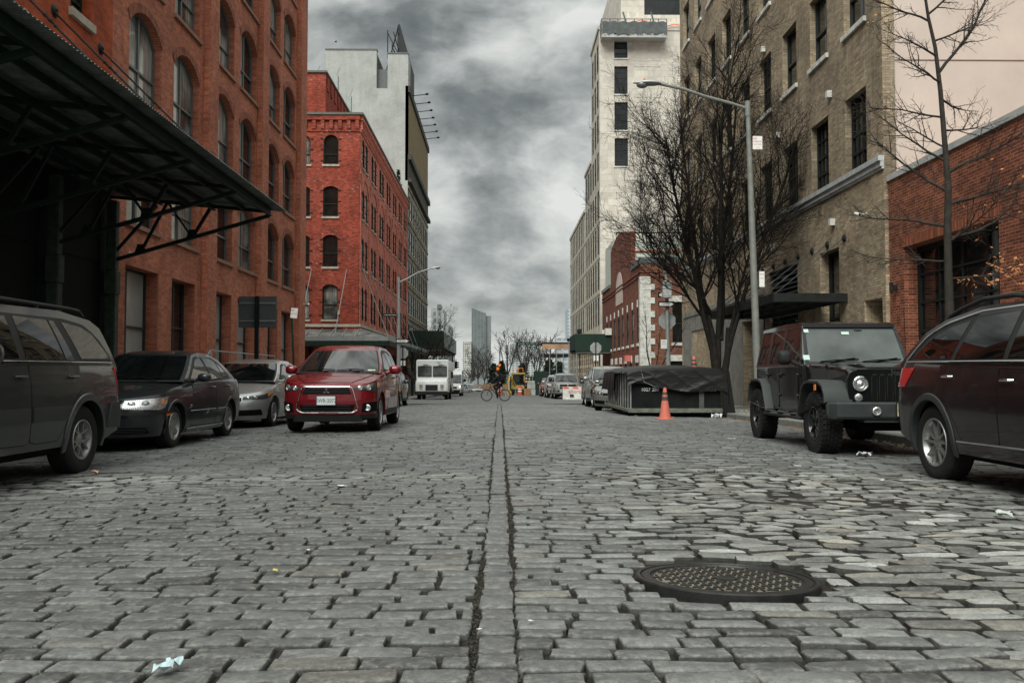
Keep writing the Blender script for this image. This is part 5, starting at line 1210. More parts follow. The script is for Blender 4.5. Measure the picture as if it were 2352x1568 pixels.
patch(bm, fn, [(1.94, .46), (2.3, .44), (2.7, .44), (3, .44)], [(1.965, .74), (2.3, .74), (2.7, .74), (3, .74)], 18, 4, .022, .03); patch(bm, lambda c, z, o: s.skin(c, z, o, -1), [(1.94, .46), (2.3, .44), (2.7, .44), (3, .44)], [(1.965, .74), (2.3, .74), (2.7, .74), (3, .74)], 18, 4, .022, .03)
bm.build('bumper', M['plastic_grey'], root)
for sd in (1, -1):
    mb = MB(); patch(mb, lambda c, z, o: s.skin(c, z, o, sd), [(2.12, .82), (2.42, .82)], [(2.05, 1.14), (2.42, 1.14)], 6, 5, .006, .02); mb.build('tail_lamp', M['redlens'], root)
wheels(root, s, (5, 'double', .022, .03), M['alloy'], .215)
front(root, s)
place(root, -5.33, 8.05)
# ---------------- dark sedan
root = thing('parked_sedan', 'dark graphite sedan with clear headlights and amber side marker parked behind the grey SUV', 'car')
s = Car(wb=2.513, R=.315, front=[(.15, 2.08), (.3, 2.14), (.5, 2.17), (.62, 2.15), (.75, 2.04), (.9, 1.9)], rear=[(.2, -2.12), (.5, -2.22), (.75, -2.18), (1.0, -2.12)], width=[(.18, .80), (.35, .85), (.55, .867), (.75, .865), (.93, .835), (1.0, .82)],
        bottom=[(-2.2, .32), (-1.8, .27), (-.8, .2), (.8, .2), (1.8, .21), (2.2, .20)], top=[(-2.2, .97), (-1.7, 1.0), (-.3, .945), (.6, .935), (1.3, .87), (1.9, .765), (2.1, .70)], zb=.95, zr=1.40, yt=.56,
        prof=[(.85, .955), (-.02, 1.375), (-.35, 1.425), (-.85, 1.415), (-1.25, 1.33), (-1.85, 1.01)], p=2.9, D=.62, Dr=.45, inset=.05, archgap=.035, tw=.205, crown=.055, bow=.13)
pm_ = paint('graphite_paint', (.012,.0145,.017), .1, .28, coat=.8, dust=.06); s.flare = (.045, .010, pm_)
opt = dict(windows=[([(.52, 1.0), (-.38, 1.0)], [(.42, 1.06), (-.05, 1.30), (-.32, 1.345)]), ([(-.46, 1.0), (-1.08, 1.02)], [(-.44, 1.35), (-.80, 1.335), (-.98, 1.29)]), ([(-1.12, 1.03), (-1.40, 1.07)], [(-1.03, 1.27), (-1.18, 1.22)])],
           dlo=([(.66, .975), (-1.5, 1.03)], [(.62, 1.0), (-.03, 1.335), (-.35, 1.385), (-.85, 1.375), (-1.2, 1.27), (-1.5, 1.06)]), belt=((.66, .968), (-1.5, 1.02), M['plastic'], .007), handle=pm_,
           doors=[([(.66, .30), (-.42, .28)], [(.62, .925), (-.42, .94)], -.25, .87), ([(-.44, .28), (-.8, .30), (-.93, .5), (-1.12, .68), (-1.25, .74)], [(-.44, .94), (-1.25, .955)], -1.08, .89)],
           mould=[([(.8, .50), (-.40, .50)], [(.8, .545), (-.40, .545)], .013, pm_), ([(-.46, .50), (-.88, .50)], [(-.46, .545), (-.90, .545)], .013, pm_), ([(.84, .215), (-.86, .215)], [(.84, .26), (-.86, .26)], .016, pm_)],
           mirror=(.42, .94, 1.02, (.13, .2, .13), pm_))
w_ = generic(root, s, pm_, opt); f = s.shield(0, 1)
sticker(root, f, -.84, .12, .10, .05, st_green); sticker(root, f, -.70, .12, .14, .05, M['sign_white'])
cm = MB(); 
for sd in (1, -1): cm.tube([s.skin(s.cx(x), .523, .016, sd) for x in (.78, .2, -.38)], .004, 4); cm.tube([s.skin(s.cx(x), .523, .016, sd) for x in (-.47, -.7, -.88)], .004, 4); cm.tube([s.skin(s.cx(x), .26, .018, sd) for x in (.8, 0, -.84)], .005, 4)
cm.build('chrome_strip', M['chrome'], root)
for sd in (1, -1):
    a, b = s.cy(.42), 1.02
    lamp(root, s, [(a, .585), (.80, .57), (b-.09, .60)], [(a+.0, .70), (.75, .735), (b-.02, .755)], sd, M['reflector'], [(s.cy(.52), .65, .05), (s.cy(.67), .655, .055)], ([(.86, .65), (.9, .65)], [(.86, .72), (.9, .72)]))
    mb = MB(); patch(mb, lambda c, z, o: s.skin(c, z, o, sd), [(.965, .48), (1.02, .48)], [(.965, .535), (1.02, .535)], 4, 2, .014, .01); mb.build('side_marker', M['amber'], root)
    mb = MB(); patch(mb, lambda c, z, o: s.skin(c, z, o, sd), [(.0, .50), (.9, .50), (1.03, .52)], [(.0, .545), (.9, .545), (1.03, .545)], 16, 2, .014, .012); mb.build('bumper_strip', M['plastic'], root)
    mb = MB(); patch(mb, lambda c, z, o: s.skin(c, z, o, sd), [(s.cy(.24), .25), (s.cy(.74), .25)], [(s.cy(.24), .335), (s.cy(.70), .335)], 6, 3, .004, .02); mb.build('lower_grille', M['gap'], root)
    mb = MB()
    for z in (.265, .285, .305): mb.tube([s.skin(c, z, .008, sd) for c in np.linspace(s.cy(.26), s.cy(.70), 6)], .004, 4)
    mb.build('grille_bar', M['plastic'], root)
mb = MB(); patch(mb, lambda c, z, o: s.skin(c, z, o), [(-s.cy(.36), .59), (0, .585), (s.cy(.36), .59)], [(-s.cy(.39), .70), (0, .71), (s.cy(.39), .70)], 12, 3, .004, .02); gr = mb.build('grille', M['gap'], root)
mb = MB()
for z in (.60, .62, .64, .66, .68): mb.tube([s.skin(c, z, .010) for c in np.linspace(-s.cy(.36), s.cy(.36), 9)], .005, 4)
mb.build('grille_bar', M['plastic'], gr)
mb = MB(); patch(mb, lambda c, z, o: s.skin(c, z, o), [(-s.cy(.22), .25), (s.cy(.22), .25)], [(-s.cy(.22), .335), (s.cy(.22), .335)], 6, 3, .004, .02); mb.build('lower_grille', M['gap'], root)
hoodlines(root, s, [(.78, .72), (1.2, .69), (1.6, .6), (1.95, .46), (2.03, .38), (2.05, 0)])
wheels(root, s, (6, 'single', .075, .06), M['alloy'], .205); place(root, -5.50, 14.02)
mb = MB(); mb.obox(f(0, .80, -.05), (.02, .2, .06)); mb.build('rear_view_mirror', M['plastic'], root, angle=0)
# ---------------- silver sedan
def sedan2(name, label, mat, full=True, scale=1):
    root = thing(name, label, 'car')
    s = Car(wb=2.65, R=.315, front=[(.15, 2.10), (.3, 2.20), (.5, 2.22), (.65, 2.16), (.8, 1.95)], rear=[(.2, -2.2), (.5, -2.31), (.8, -2.27), (1.05, -2.2)], width=[(.18, .82), (.35, .87), (.55, .885), (.75, .88), (.95, .85), (1.02, .83)],
        bottom=[(-2.2, .32), (-1.8, .27), (-.8, .2), (.8, .2), (1.8, .20), (2.2, .17)], top=[(-2.3, 1.0), (-1.8, 1.04), (-.3, .97), (.7, .93), (1.3, .86), (1.85, .74), (2.15, .64)], zb=.97, zr=1.40, yt=.56,
        prof=[(1.10, .95), (.1, 1.36), (-.3, 1.43), (-.9, 1.425), (-1.35, 1.33), (-2.0, 1.05)], p=2.5, D=.75, Dr=.5, inset=.05, archgap=.035, tw=.205, crown=.06, bow=.16)
    opt = dict(windows=[([(.62, 1.02), (-.38, 1.02)], [(.5, 1.08), (.0, 1.28), (-.34, 1.345)]), ([(-.46, 1.02), (-1.12, 1.05)], [(-.44, 1.36), (-.85, 1.345), (-1.02, 1.31)])],
           dlo=([(.8, .985), (-1.6, 1.06)], [(.76, 1.01), (.05, 1.32), (-.35, 1.39), (-.9, 1.385), (-1.3, 1.28), (-1.6, 1.09)]), handle=mat,
           doors=[([(.66, .30), (-.42, .28)], [(.62, .94), (-.42, .965)], -.25, .87), ([(-.44, .28), (-.8, .30), (-.98, .5), (-1.2, .70), (-1.32, .75)], [(-.44, .965), (-1.32, .985)], -1.08, .89)], mirror=(.55, .96, 1.03, (.14, .22, .14), mat))
    generic(root, s, mat, opt); f = s.shield(0, 1); sticker(root, f, -.8, .1, .12, .05, st_green)
    for sd in (1, -1):
        lamp(root, s, [(s.cy(.40), .575), (.72, .60), (1.0, .70)], [(s.cy(.40), .635), (.72, .70), (1.03, .765)], sd, M['lampdark'], [(s.cy(.50), .615, .038), (s.cy(.62), .635, .045)], ([(.80, .66), (.99, .705)], [(.80, .715), (1.01, .755)]))
        mb = MB(); patch(mb, lambda c, z, o: s.skin(c, z, o, sd), [(s.cy(.34), .26), (s.cy(.76), .27)], [(s.cy(.30), .37), (s.cy(.72), .39)], 6, 3, .004, .02); mb.build('lower_grille', M['gap'], root)
    mb = MB(); patch(mb, lambda c, z, o: s.skin(c, z, o), [(-s.cy(.38), .545), (0, .53), (s.cy(.38), .545)], [(-s.cy(.38), .625), (0, .64), (s.cy(.38), .625)], 12, 3, .004, .02); mb.build('grille', M['gap'], root)
    mb = MB(); patch(mb, lambda c, z, o: s.skin(c, z, o), [(-s.cy(.26), .25), (s.cy(.26), .25)], [(-s.cy(.26), .36), (s.cy(.26), .36)], 6, 3, .004, .02); mb.build('lower_grille', M['gap'], root)
    hoodlines(root, s, [(1.0, .74), (1.5, .66), (1.95, .45), (2.07, .36), (2.10, 0)]); wheels(root, s, (7, 'vee', .016, .03), M['alloy'], .205)
    return root
silver = paint('silver_paint', (.36,.365,.36), .6, .3, dust=.15)
r = sedan2('parked_sedan', 'silver sedan parked between the graphite sedan and the dark car, headlights swept back', silver); place(r, -5.53, 19.72)
r = sedan2('parked_sedan', 'low silver grey sedan with its nose showing beside the covered dumpster', paint('beige_silver_paint', (.22,.22,.205), .6, .3)); place(r, 4.62, 32.0, -110)
r = sedan2('parked_sedan', 'near black car, only its roof showing between the silver sedan and the red SUV', paint('black_car_paint', (.012,.013,.014), .4, .3)); place(r, -5.5, 25.6)
# ---------------- small SUV type (used for the moving red one and distant ones)
def suv(label, mat, detail=1, glassm=None, wheelm=None):
    root = thing('suv', label, 'car')
    s = Car(wb=2.67, R=.34, front=[(.2, 2.08), (.35, 2.17), (.55, 2.22), (.8, 2.18), (.95, 2.05), (1.05, 1.9)], rear=[(.25, -2.0), (.5, -2.08), (.8, -2.05), (1.15, -1.98)], width=[(.2, .84), (.4, .88), (.6, .888), (.85, .885), (1.05, .86), (1.12, .845)],
        bottom=[(-2.1, .40), (-1.8, .33), (-.8, .27), (.8, .27), (1.8, .26), (2.2, .25)], top=[(-2.1, 1.13), (-1.2, 1.1), (.6, 1.06), (1.3, 1.02), (1.8, .93), (2.05, .86)], zb=1.08, zr=1.58, yt=.60,
        prof=[(1.12, 1.06), (.22, 1.52), (-.15, 1.595), (-1.1, 1.59), (-1.65, 1.50), (-2.02, 1.13)], p=2.8, D=.55, Dr=.38, inset=.045, archgap=.045, tw=.22, crown=.065, bow=.14)
    opt = dict(windows=[([(.66, 1.14), (-.30, 1.14)], [(.52, 1.2), (.1, 1.42), (-.28, 1.49)]), ([(-.38, 1.14), (-1.05, 1.16)], [(-.38, 1.50), (-.85, 1.49)]), ([(-1.12, 1.17), (-1.60, 1.22)], [(-.95, 1.475), (-1.35, 1.42)])],
           dlo=([(.82, 1.10), (-1.75, 1.19)], [(.78, 1.13), (.12, 1.47), (-.25, 1.545), (-1.1, 1.53), (-1.5, 1.44), (-1.75, 1.22)]), handle=mat, glass=glassm or M['cglass'],
           doors=[([(.68, .40), (-.34, .38)], [(.66, 1.05), (-.34, 1.08)], -.2, .98), ([(-.36, .38), (-.75, .40), (-.95, .6), (-1.18, .8), (-1.3, .84)], [(-.36, 1.08), (-1.3, 1.11)], -1.08, 1.01)],
           mould=[([(.95, .28), (-.92, .28)], [(.92, .38), (-.9, .38)], .012, M['plastic'])], mirror=(.56, 1.0, 1.13, (.15, .24, .17), mat))
    generic(root, s, mat, opt)
    S = lambda sd: (lambda c, z, o: s.skin(c, z, o, sd)); S0 = lambda c, z, o: s.skin(c, z, o)
    for sd in (1, -1):
        lamp(root, s, [(s.cy(.44), .765), (.66, .735), (.90, .735), (1.0, .79)], [(s.cy(.42), .80), (.66, .865), (.9, .90), (1.05, .93)], sd, M['lampdark'], [(s.cy(.57), .795, .043), (s.cy(.71), .80, .05)], ([(.88, .80), (1.0, .82)], [(.88, .88), (1.03, .90)]))
        mb = MB(); patch(mb, S(sd), [(s.cy(.60), .37), (.88, .38)], [(s.cy(.62), .53), (.90, .56)], 6, 4, .004, .02); fg = mb.build('fog_light_recess', M['gap'], root)
        p = s.skin(s.cy(.70), .445, .0, sd); mb = MB(); rows = [[p + Vector((h_, .05*q*math.cos(2*PI*k/14), .05*q*math.sin(2*PI*k/14))) for k in range(14)] for q, h_ in ((1.1, .0), (1.1, .02), (.9, .025), (.4, .018), (.02, .02))]; mb.grid(rows, True); mb.build('fog_light', M['reflector'], fg)
    # big trapezoid grille with chrome outline
    B = [(-.48, .405), (-.42, .365), (.42, .365), (.48, .405)]; TT_ = [(-.40, .795), (-.36, .81), (.36, .81), (.40, .795)]
    ymap = lambda y, z, o: s.skin(math.copysign(s.cy(y, z), y), z, o)
    mb = MB(); patch(mb, ymap, [(-.44, .375), (.44, .375)], [(-.49, .50), (.49, .50)], 10, 3, .004, .03); mb.build('lower_grille', M['gap'], root)
    mb = MB(); patch(mb, ymap, [(-.43, .685), (.43, .685)], [(-.38, .80), (.38, .80)], 10, 3, .004, .03); g2 = mb.build('upper_grille', M['gap'], root)
    mb = MB()
    for z in (.715, .745, .775): mb.tube([ymap(y, z, .008) for y in np.linspace(-.4, .4, 9)], .006, 4)
    mb.build('grille_bar', M['plastic'], g2)
    mb = MB()
    for z in (.40, .44, .48): mb.tube([ymap(y, z, .008) for y in np.linspace(-.42, .42, 9)], .006, 4)
    mb.build('grille_mesh', M['plastic'], root)
    mb = MB(); ring = [(-.40, .815), (0, .82), (.40, .815), (.44, .79), (.535, .45), (.53, .41), (.45, .36), (0, .355), (-.45, .36), (-.53, .41), (-.535, .45), (-.44, .79), (-.40, .815)]; ring = resample(ring, 60); mb.tube([ymap(a, b, .010) for a, b in ring], .011, 6); mb.build('grille_surround', M['chrome'], root)
    mb = MB(); patch(mb, ymap, [(-.62, .20), (.62, .20)], [(-.56, .31), (.56, .31)], 12, 3, .012, .03); mb.build('skid_plate', M['plastic_grey'], root)
    for sd in (1, -1): mb = MB(); patch(mb, S(sd), [(s.cy(.6), .255), (1.05, .27)], [(s.cy(.58), .325), (1.05, .335)], 8, 3, .008, .03); mb.build('lower_trim', M['plastic'], root)
    hoodlines(root, s, [(1.0, .73), (1.4, .69), (1.8, .58), (2.0, .44), (2.06, .4), (2.08, 0)])
    wheels(root, s, (7 if detail else 5, 'vee', .02, .035), wheelm or M['alloy'], .225)
    return root, s
redp = paint('cherry_red_paint', (.13,.003,.006), .2, .22, dust=.12)
root, s = suv('bright cherry red SUV driving toward the camera in the left lane', redp)
root.name = 'moving_suv'
f = s.shield(0, 1); sticker(root, f, .70, .09, .11, .045, st_green); sticker(root, f, .82, .09, .05, .05, plain('yellow_sticker', (.5,.5,.1), .5))
ymap = lambda y, z, o: s.skin(math.copysign(s.cy(y, z), y), z, o)
e = MB(); c0 = ymap(0, .735, .022)       # three lozenge emblem
for a in (90, 210, 330):
    d = Vector((0, math.cos(R(a)), math.sin(R(a)))); n = Vector((0, -d.z, d.y)); e.prism([c0, c0+d*.034+n*.02, c0+d*.068, c0+d*.034-n*.02], (.008, 0, 0))
e.build('emblem', M['chrome'], root, angle=0)
plate(root, (2.232, 0, .575), 1, 'EWR\u00b72072', plain('pale_blue_grey_plate', (.55,.57,.57), .5, var=.06), plain('navy_ink', (.05,.06,.1), .5), .32, .15)
place(root, -3.03, 17.6)
far_silver = paint('light_silver_paint', (.36,.37,.37), .6, .3); blk = paint('dark_grey_paint', (.035,.04,.042), .4, .3)
root, s = suv('dark grey wagon parked on the left just beyond the red SUV', blk, 0); place(root, -5.55, 45.0 - 2.0); root.scale = (1.05,)*3
root, s = suv('silver SUV parked behind the low sedan next to the covered dumpster', paint('warm_silver_paint', (.26,.26,.25), .6, .3), 0); place(root, 4.72, 37.9); root.scale = (1.1, 1.06, 1.1)
root, s = suv('dark grey SUV parked behind the silver SUV near the right corner', paint('slate_paint', (.05,.055,.06), .4, .3), 0); place(root, 5.1, 43.6); root.scale = (1.05,)*3
root, s = suv('silver crossover crossing at the far end of the street', far_silver, 0); place(root, -4.1, 123.5, -62, -.62); root.scale = (1.12,)*3
root, s = suv('white car crossing behind the silver crossover on the highway', paint('white_paint', (.6,.6,.6), .1, .3), 0); place(root, -5.2, 132, -20, -.3); root.scale = (1.1,)*3
root, s = suv('pale silver SUV parked behind the pickup beyond the crossing', far_silver, 0); place(root, 4.75, 72.6); root.scale = (1.16,)*3
root, s = suv('maroon car parked in the row behind the pale silver SUV', paint('maroon_paint', (.16,.02,.02), .4, .3), 0); place(root, 4.6, 81); root.scale = (1.05,)*3
# ---------------- dark plum SUV at the right edge
root = thing('parked_suv', 'dark plum SUV with chrome window trim and roof rails at the right edge', 'car')
pm_ = paint('dark_plum_paint', (.010,.006,.007), .1, .2, coat=.6, dust=.1)
s = Car(wb=2.79, R=.375, front=[(.2, 2.2), (.5, 2.3), (.9, 2.2), (1.1, 2.1)], rear=[(.25, -2.2), (.45, -2.34), (.65, -2.39), (.9, -2.33), (1.15, -2.24)], width=[(.2, .88), (.4, .94), (.7, .962), (.95, .955), (1.12, .925), (1.25, .89)],
        bottom=[(-2.4, .48), (-2.1, .42), (-1.9, .34), (-.9, .31), (.9, .31), (1.9, .3), (2.3, .28)], top=[(-2.4, 1.17), (-2.1, 1.18), (-1, 1.13), (.9, 1.1), (1.3, 1.08), (2.2, .95)], zb=1.15, zr=1.66, yt=.66,
        prof=[(1.35, 1.12), (.45, 1.60), (.0, 1.69), (-.9, 1.69), (-1.5, 1.60), (-1.85, 1.48), (-2.25, 1.17)], p=3.0, D=.5, Dr=.36, inset=.035, archgap=.05, tw=.245, crown=.05)
s.flare = (.07, .012, M['plastic_grey'])
opt = dict(windows=[([(.92, 1.18), (-.12, 1.19)], [(.85, 1.25), (.38, 1.50), (-.1, 1.595)]), ([(-.2, 1.19), (-1.02, 1.195)], [(-.2, 1.605), (-.88, 1.58)]), ([(-1.1, 1.2), (-1.92, 1.225)], [(-.98, 1.565), (-1.35, 1.51), (-1.62, 1.41)])],
           dlo=([(1.05, 1.155), (-2.04, 1.19)], [(1.0, 1.2), (.40, 1.54), (-.02, 1.64), (-.85, 1.635), (-1.4, 1.55), (-1.7, 1.45), (-2.04, 1.215)]), handle=M['chrome'], glass=M['cglass_tint'],
           belt=((1.05, 1.15), (-2.06, 1.185), M['chrome'], .009),
           doors=[([(.85, .46), (-.14, .44)], [(.9, 1.07), (-.14, 1.10)], .0, 1.0), ([(-.16, .44), (-.78, .44), (-.88, .6), (-1.05, .8), (-1.2, .86)], [(-.16, 1.10), (-1.2, 1.135)], -1.0, 1.03)],
           mould=[([(.88, .44), (-.86, .42)], [(.88, .455), (-.86, .435)], .016, M['chrome'])], mirror=(.78, 1.06, 1.22, (.17, .26, .2), pm_))
generic(root, s, pm_, opt)
mb = MB()
for sd in (1, -1): mb.tube([s.side(x, z, .011, sd) for x, z in resample([(-2.06, 1.20), (-1.72, 1.46), (-1.42, 1.56), (-.85, 1.645), (-.02, 1.65), (.4, 1.55), (.95, 1.22)], 24)], .010, 6)
mb.build('window_chrome', M['chrome'], root)
for sd in (1, -1):
    mb = MB(); patch(mb, lambda c, z, o: s.skin(c, z, o, sd), [(1.98, .92), (2.5, .92)], [(1.93, 1.12), (2.5, 1.12)], 8, 4, .008, .02); mb.build('tail_lamp', M['redlens'], root)
    mb = MB(); zz = lambda x: s.pz(x)-.02; xs = [-.15, -.22, -.4, -.9, -1.3, -1.5, -1.62]; hz = [.0, .06, .085, .09, .085, .06, 0]; mb.tube([(x, sd*.64, zz(x)+h_+.0) for x, h_ in zip(xs, hz)], [.03, .026, .022, .022, .022, .026, .03], 8); mb.build('roof_rail', M['plastic'], root)
wheels(root, s, (5, 'vee', .022, .035), M['alloy'], .245)
front(root, s)
place(root, 5.21, 7.30)
# ---------------- black off-roader
jp = thing('parked_offroader', 'boxy black off-road car with round headlights and seven-slot grille on the right', 'car'); bk = paint('black_paint', (.004,.005,.005), .0, .15, coat=.9, dust=.05)
mb = MB()
def loft(mb, secs):      # secs: list of (x, [(y,z)...] half section bottom->top) mirrored
    rows = []
    for x, h_ in secs: rows.append([Vector((x, y, z)) for y, z in h_] + [Vector((x, -y, z)) for y, z in h_[::-1]])
    mb.grid(rows, True, True)
hs = lambda w0, w1, z0, z1, r=.03: [(w0, z0), (w0+.0, z0+.02), (w1, z1-r), (w1-r*.3, z1-r*.3), (w1-r, z1)]
loft(mb, [(.58, hs(.775, .785, .52, 1.19)), (.56, hs(.78, .79, .50, 1.195)), (-.5, hs(.79, .795, .50, 1.20)), (-1.9, hs(.785, .79, .56, 1.20)), (-1.96, hs(.77, .775, .58, 1.19))])
loft(mb, [(.56, hs(.70, .73, .75, 1.205, .05)), (1.0, hs(.66, .70, .75, 1.19, .05)), (1.5, hs(.61, .655, .78, 1.165, .05)), (1.85, hs(.585, .625, .78, 1.13, .06)), (1.93, hs(.58, .61, .78, 1.08, .06))])
loft(mb, [(1.0, [(.40, 1.18), (.40, 1.205), (.36, 1.215)]), (1.6, [(.36, 1.15), (.36, 1.182), (.33, 1.19)]), (1.86, [(.34, 1.10), (.34, 1.13), (.32, 1.135)])])
mb.build('body', bk, jp, angle=14)
# windscreen frame and hardtop
zt_ = 1.83; mb = MB()
def fr(x0, z0, x1, z1, y0, y1, t): mb.prism([(x0, y0, z0), (x0, y0-t, z0), (x1, y1-t, z1), (x1, y1, z1)], (-.05, 0, 0))
for sd in (1, -1):
    mb.prism([(.60, sd*.735, 1.18), (.60, sd*.655, 1.18), (.26, sd*.605, 1.77), (.26, sd*.68, 1.77)], (-.06, 0, .01))
mb.prism([(.60, .735, 1.18), (.60, -.735, 1.18), (.565, -.73, 1.255), (.565, .73, 1.255)], (-.06, 0, .0)); mb.prism([(.30, .69, 1.71), (.30, -.69, 1.71), (.26, -.68, 1.78), (.26, .68, 1.78)], (-.06, 0, 0))
mb.build('windscreen_frame', bk, jp, angle=0)
mb = MB(); mb.quad((.578, .68, 1.235), (.578, -.68, 1.235), (.285, -.635, 1.735), (.285, .635, 1.735)); wsj = mb.build('windscreen', glass('pale_windscreen', (.06,.07,.067), wav=.02), jp, angle=0)
mb = MB(); pj = lambda y, v: Vector((.580-.293*v, y, 1.235+.5*v)) + Vector((.006, 0, .004))
for a, b, w2, h2 in ((-.02, .80, .11, .08), (-.60, .86, .07, .1), (-.66, .05, .09, .14)): mb.quad(pj(a, b), pj(a-w2, b), pj(a-w2, b+h2), pj(a, b+h2))
mb.build('windscreen_sticker', st_green, jp, angle=0)
mb = MB(); mb.blob(pj(.12, .88)+Vector((-.03, 0, 0)), (.02, .1, .035), 10, 6); mb.build('rear_view_mirror', M['plastic'], jp)
mb = MB()
for a in (.58, -.02): mb.tube([pj(a-.35, -.02), pj(a-.15, .06)+Vector((.02,0,0)), pj(a, .1)+Vector((.012,0,0))], .009, 5); mb.tube([pj(a+.05, .07)+Vector((.01,0,0)), pj(a-.25, .05)+Vector((.012,0,0)), pj(a-.5, .0)+Vector((.01,0,0))], .008, 5)
mb.build('wiper', M['gap'], jp)
mb = MB()
loft(mb, [(.30, [(.64, 1.745), (.66, 1.76), (.655, 1.79), (.62, 1.80)]), (.18, [(.66, 1.74), (.675, 1.76), (.67, 1.81), (.62, 1.83)]), (-.7, [(.66, 1.74), (.68, 1.76), (.675, 1.83), (.62, 1.85)]), (-1.85, [(.66, 1.74), (.68, 1.76), (.675, 1.81), (.62, 1.83)]), (-1.9, [(.66, 1.74), (.67, 1.76), (.66, 1.79), (.62, 1.80)])])
for sd in (1, -1):        # pillars of the hard top / doors frames
    for xa, xb, xc, xd in ((.27, .20, .52, .46), (-.44, -.56, -.44, -.56), (-1.16, -1.30, -1.16, -1.30), (-1.80, -1.89, -1.86, -1.95)):
        mb.prism([(xc, sd*.785, 1.19), (xd, sd*.785, 1.19), (xb, sd*.675, 1.76), (xa, sd*.675, 1.76)], (0, -sd*.06, 0))
    mb.prism([(.5, sd*.787, 1.18), (-1.93, sd*.787, 1.18), (-1.93, sd*.78, 1.225), (.48, sd*.78, 1.225)], (0, -sd*.06, 0))
mb.box((-1.95, -.76, 1.15), (-1.9, .76, 1.3)); mb.build('hard_top', bk, jp, angle=30)
for sd in (1, -1):
    for xa, xb, xc, xd in ((.17, -.46, .42, -.46), (-.54, -1.18, -.54, -1.18), (-1.28, -1.82, -1.28, -1.87)):
        mb = MB(); mb.quad((xc, sd*.772, 1.222), (xd, sd*.772, 1.222), (xb, sd*.672, 1.745), (xa, sd*.672, 1.745)); mb.build('side_window', M['cglass'], jp, angle=0)
mb = MB(); mb.quad((-1.955, .66, 1.27), (-1.955, -.66, 1.27), (-1.91, -.6, 1.72), (-1.91, .6, 1.72)); mb.build('rear_window', M['cglass_tint'], jp, angle=0)
for sd in (1, -1):        # doors
    for x0_, x1_, hx in ((.44, -.48, -.36), (-.52, -1.16, -1.06)):
        mb = MB(); lo = [(x0_, .60), (x0_-.04, .56), (x1_+.04, .56), (x1_, .60)] if x1_ > -1 else [(x0_, .60), (x0_-.04, .56), (x1_+.28, .56), (x1_, .86)]
        pts = lo + [(x1_, 1.165), (x0_, 1.165)]; mb.prism([(x, sd*.790, z) for x, z in pts], (0, sd*.014, 0)); d = mb.build('door', bk, jp, angle=0)
        hb = MB(); hb.bbox((hx-.09, min(sd*.81, sd*.84), 1.04), (hx+.05, max(sd*.81, sd*.84), 1.075), .01); hb.blob((hx-.04, sd*.805, 1.03), (.05, .01, .03), 8, 6); hb.build('handle', M['plastic'], d)
        hb = MB()
        for z in (.72, 1.02): hb.bbox((x0_-.02, min(sd*.79, sd*.83), z), (x0_+.09, max(sd*.79, sd*.83), z+.045), .01)
        hb.build('hinge', bk, d)
def fender(xw, prof, y0, y1):
    for sd in (1, -1):
        mb = MB(); n = len(prof); t = .045
        out = [Vector((x, sd*y1, z)) for x, z in prof]; outl = [Vector((x, sd*y1, z-.0)) for x, z in prof]
        c = Vector((xw, 0, .45)); inn = []
        for x, z in prof: d = (Vector((x, 0, z))-c); L = d.length; q = c + d*((L-t)/L); inn.append((q.x, q.z))
        rows = [[Vector((x, sd*y0, z)) for x, z in prof], [Vector((x, sd*(y1-.03), z+.0)) for x, z in prof], [Vector((x, sd*y1, z-.012)) for x, z in prof], [Vector((x, sd*y1, z)) for x, z in inn], [Vector((x, sd*y0, z)) for x, z in inn]]
        mb.grid(rows, True, True)
        mb.build('fender_flare', M['plastic_grey'], jp, angle=40)
fender(1.47, [(1.98, .70), (1.96, .82), (1.88, .92), (1.72, .975), (1.3, .985), (1.12, .96), (1.0, .88), (.86, .62), (.80, .50)], .58, .935)
fender(-1.47, [(-.82, .52), (-.90, .66), (-1.02, .88), (-1.12, .96), (-1.3, 1.0), (-1.7, .995), (-1.86, .93), (-1.93, .80), (-1.98, .62)], .76, .935)
gp = MB(); Gp = [(-.60, .66), (.60, .66), (.63, .82), (.64, .98), (.60, 1.07), (.5, 1.115), (-.5, 1.115), (-.60, 1.07), (-.64, .98), (-.63, .82)]
gp.prism([(1.925, y, z) for y, z in Gp], (.05, 0, 0)); gj = gp.build('grille_panel', bk, jp, angle=0)
mb = MB()
for i in range(7):
    y = (i-3)*.098; q = [(y-.026, .70), (y+.026, .70), (y+.03, .74), (y+.03, 1.0), (y+.018, 1.035), (y-.018, 1.035), (y-.03, 1.0), (y-.03, .74)]; mb.prism([(1.9752, a, b) for a, b in q], (.0028, 0, 0))
mb.build('grille_slot', M['gap'], gj, angle=0)
mb = MB()
for i in range(7):
    y = (i-3)*.098; q = [(y-.03, .69), (y+.03, .69), (y+.036, .74), (y+.036, 1.0), (y+.022, 1.045), (y-.022, 1.045), (y-.036, 1.0), (y-.036, .74), (y-.03, .69)]; mb.tube([(1.979, a, b) for a, b in q], .006, 5)
mb.build('slot_rim', bk, gj)
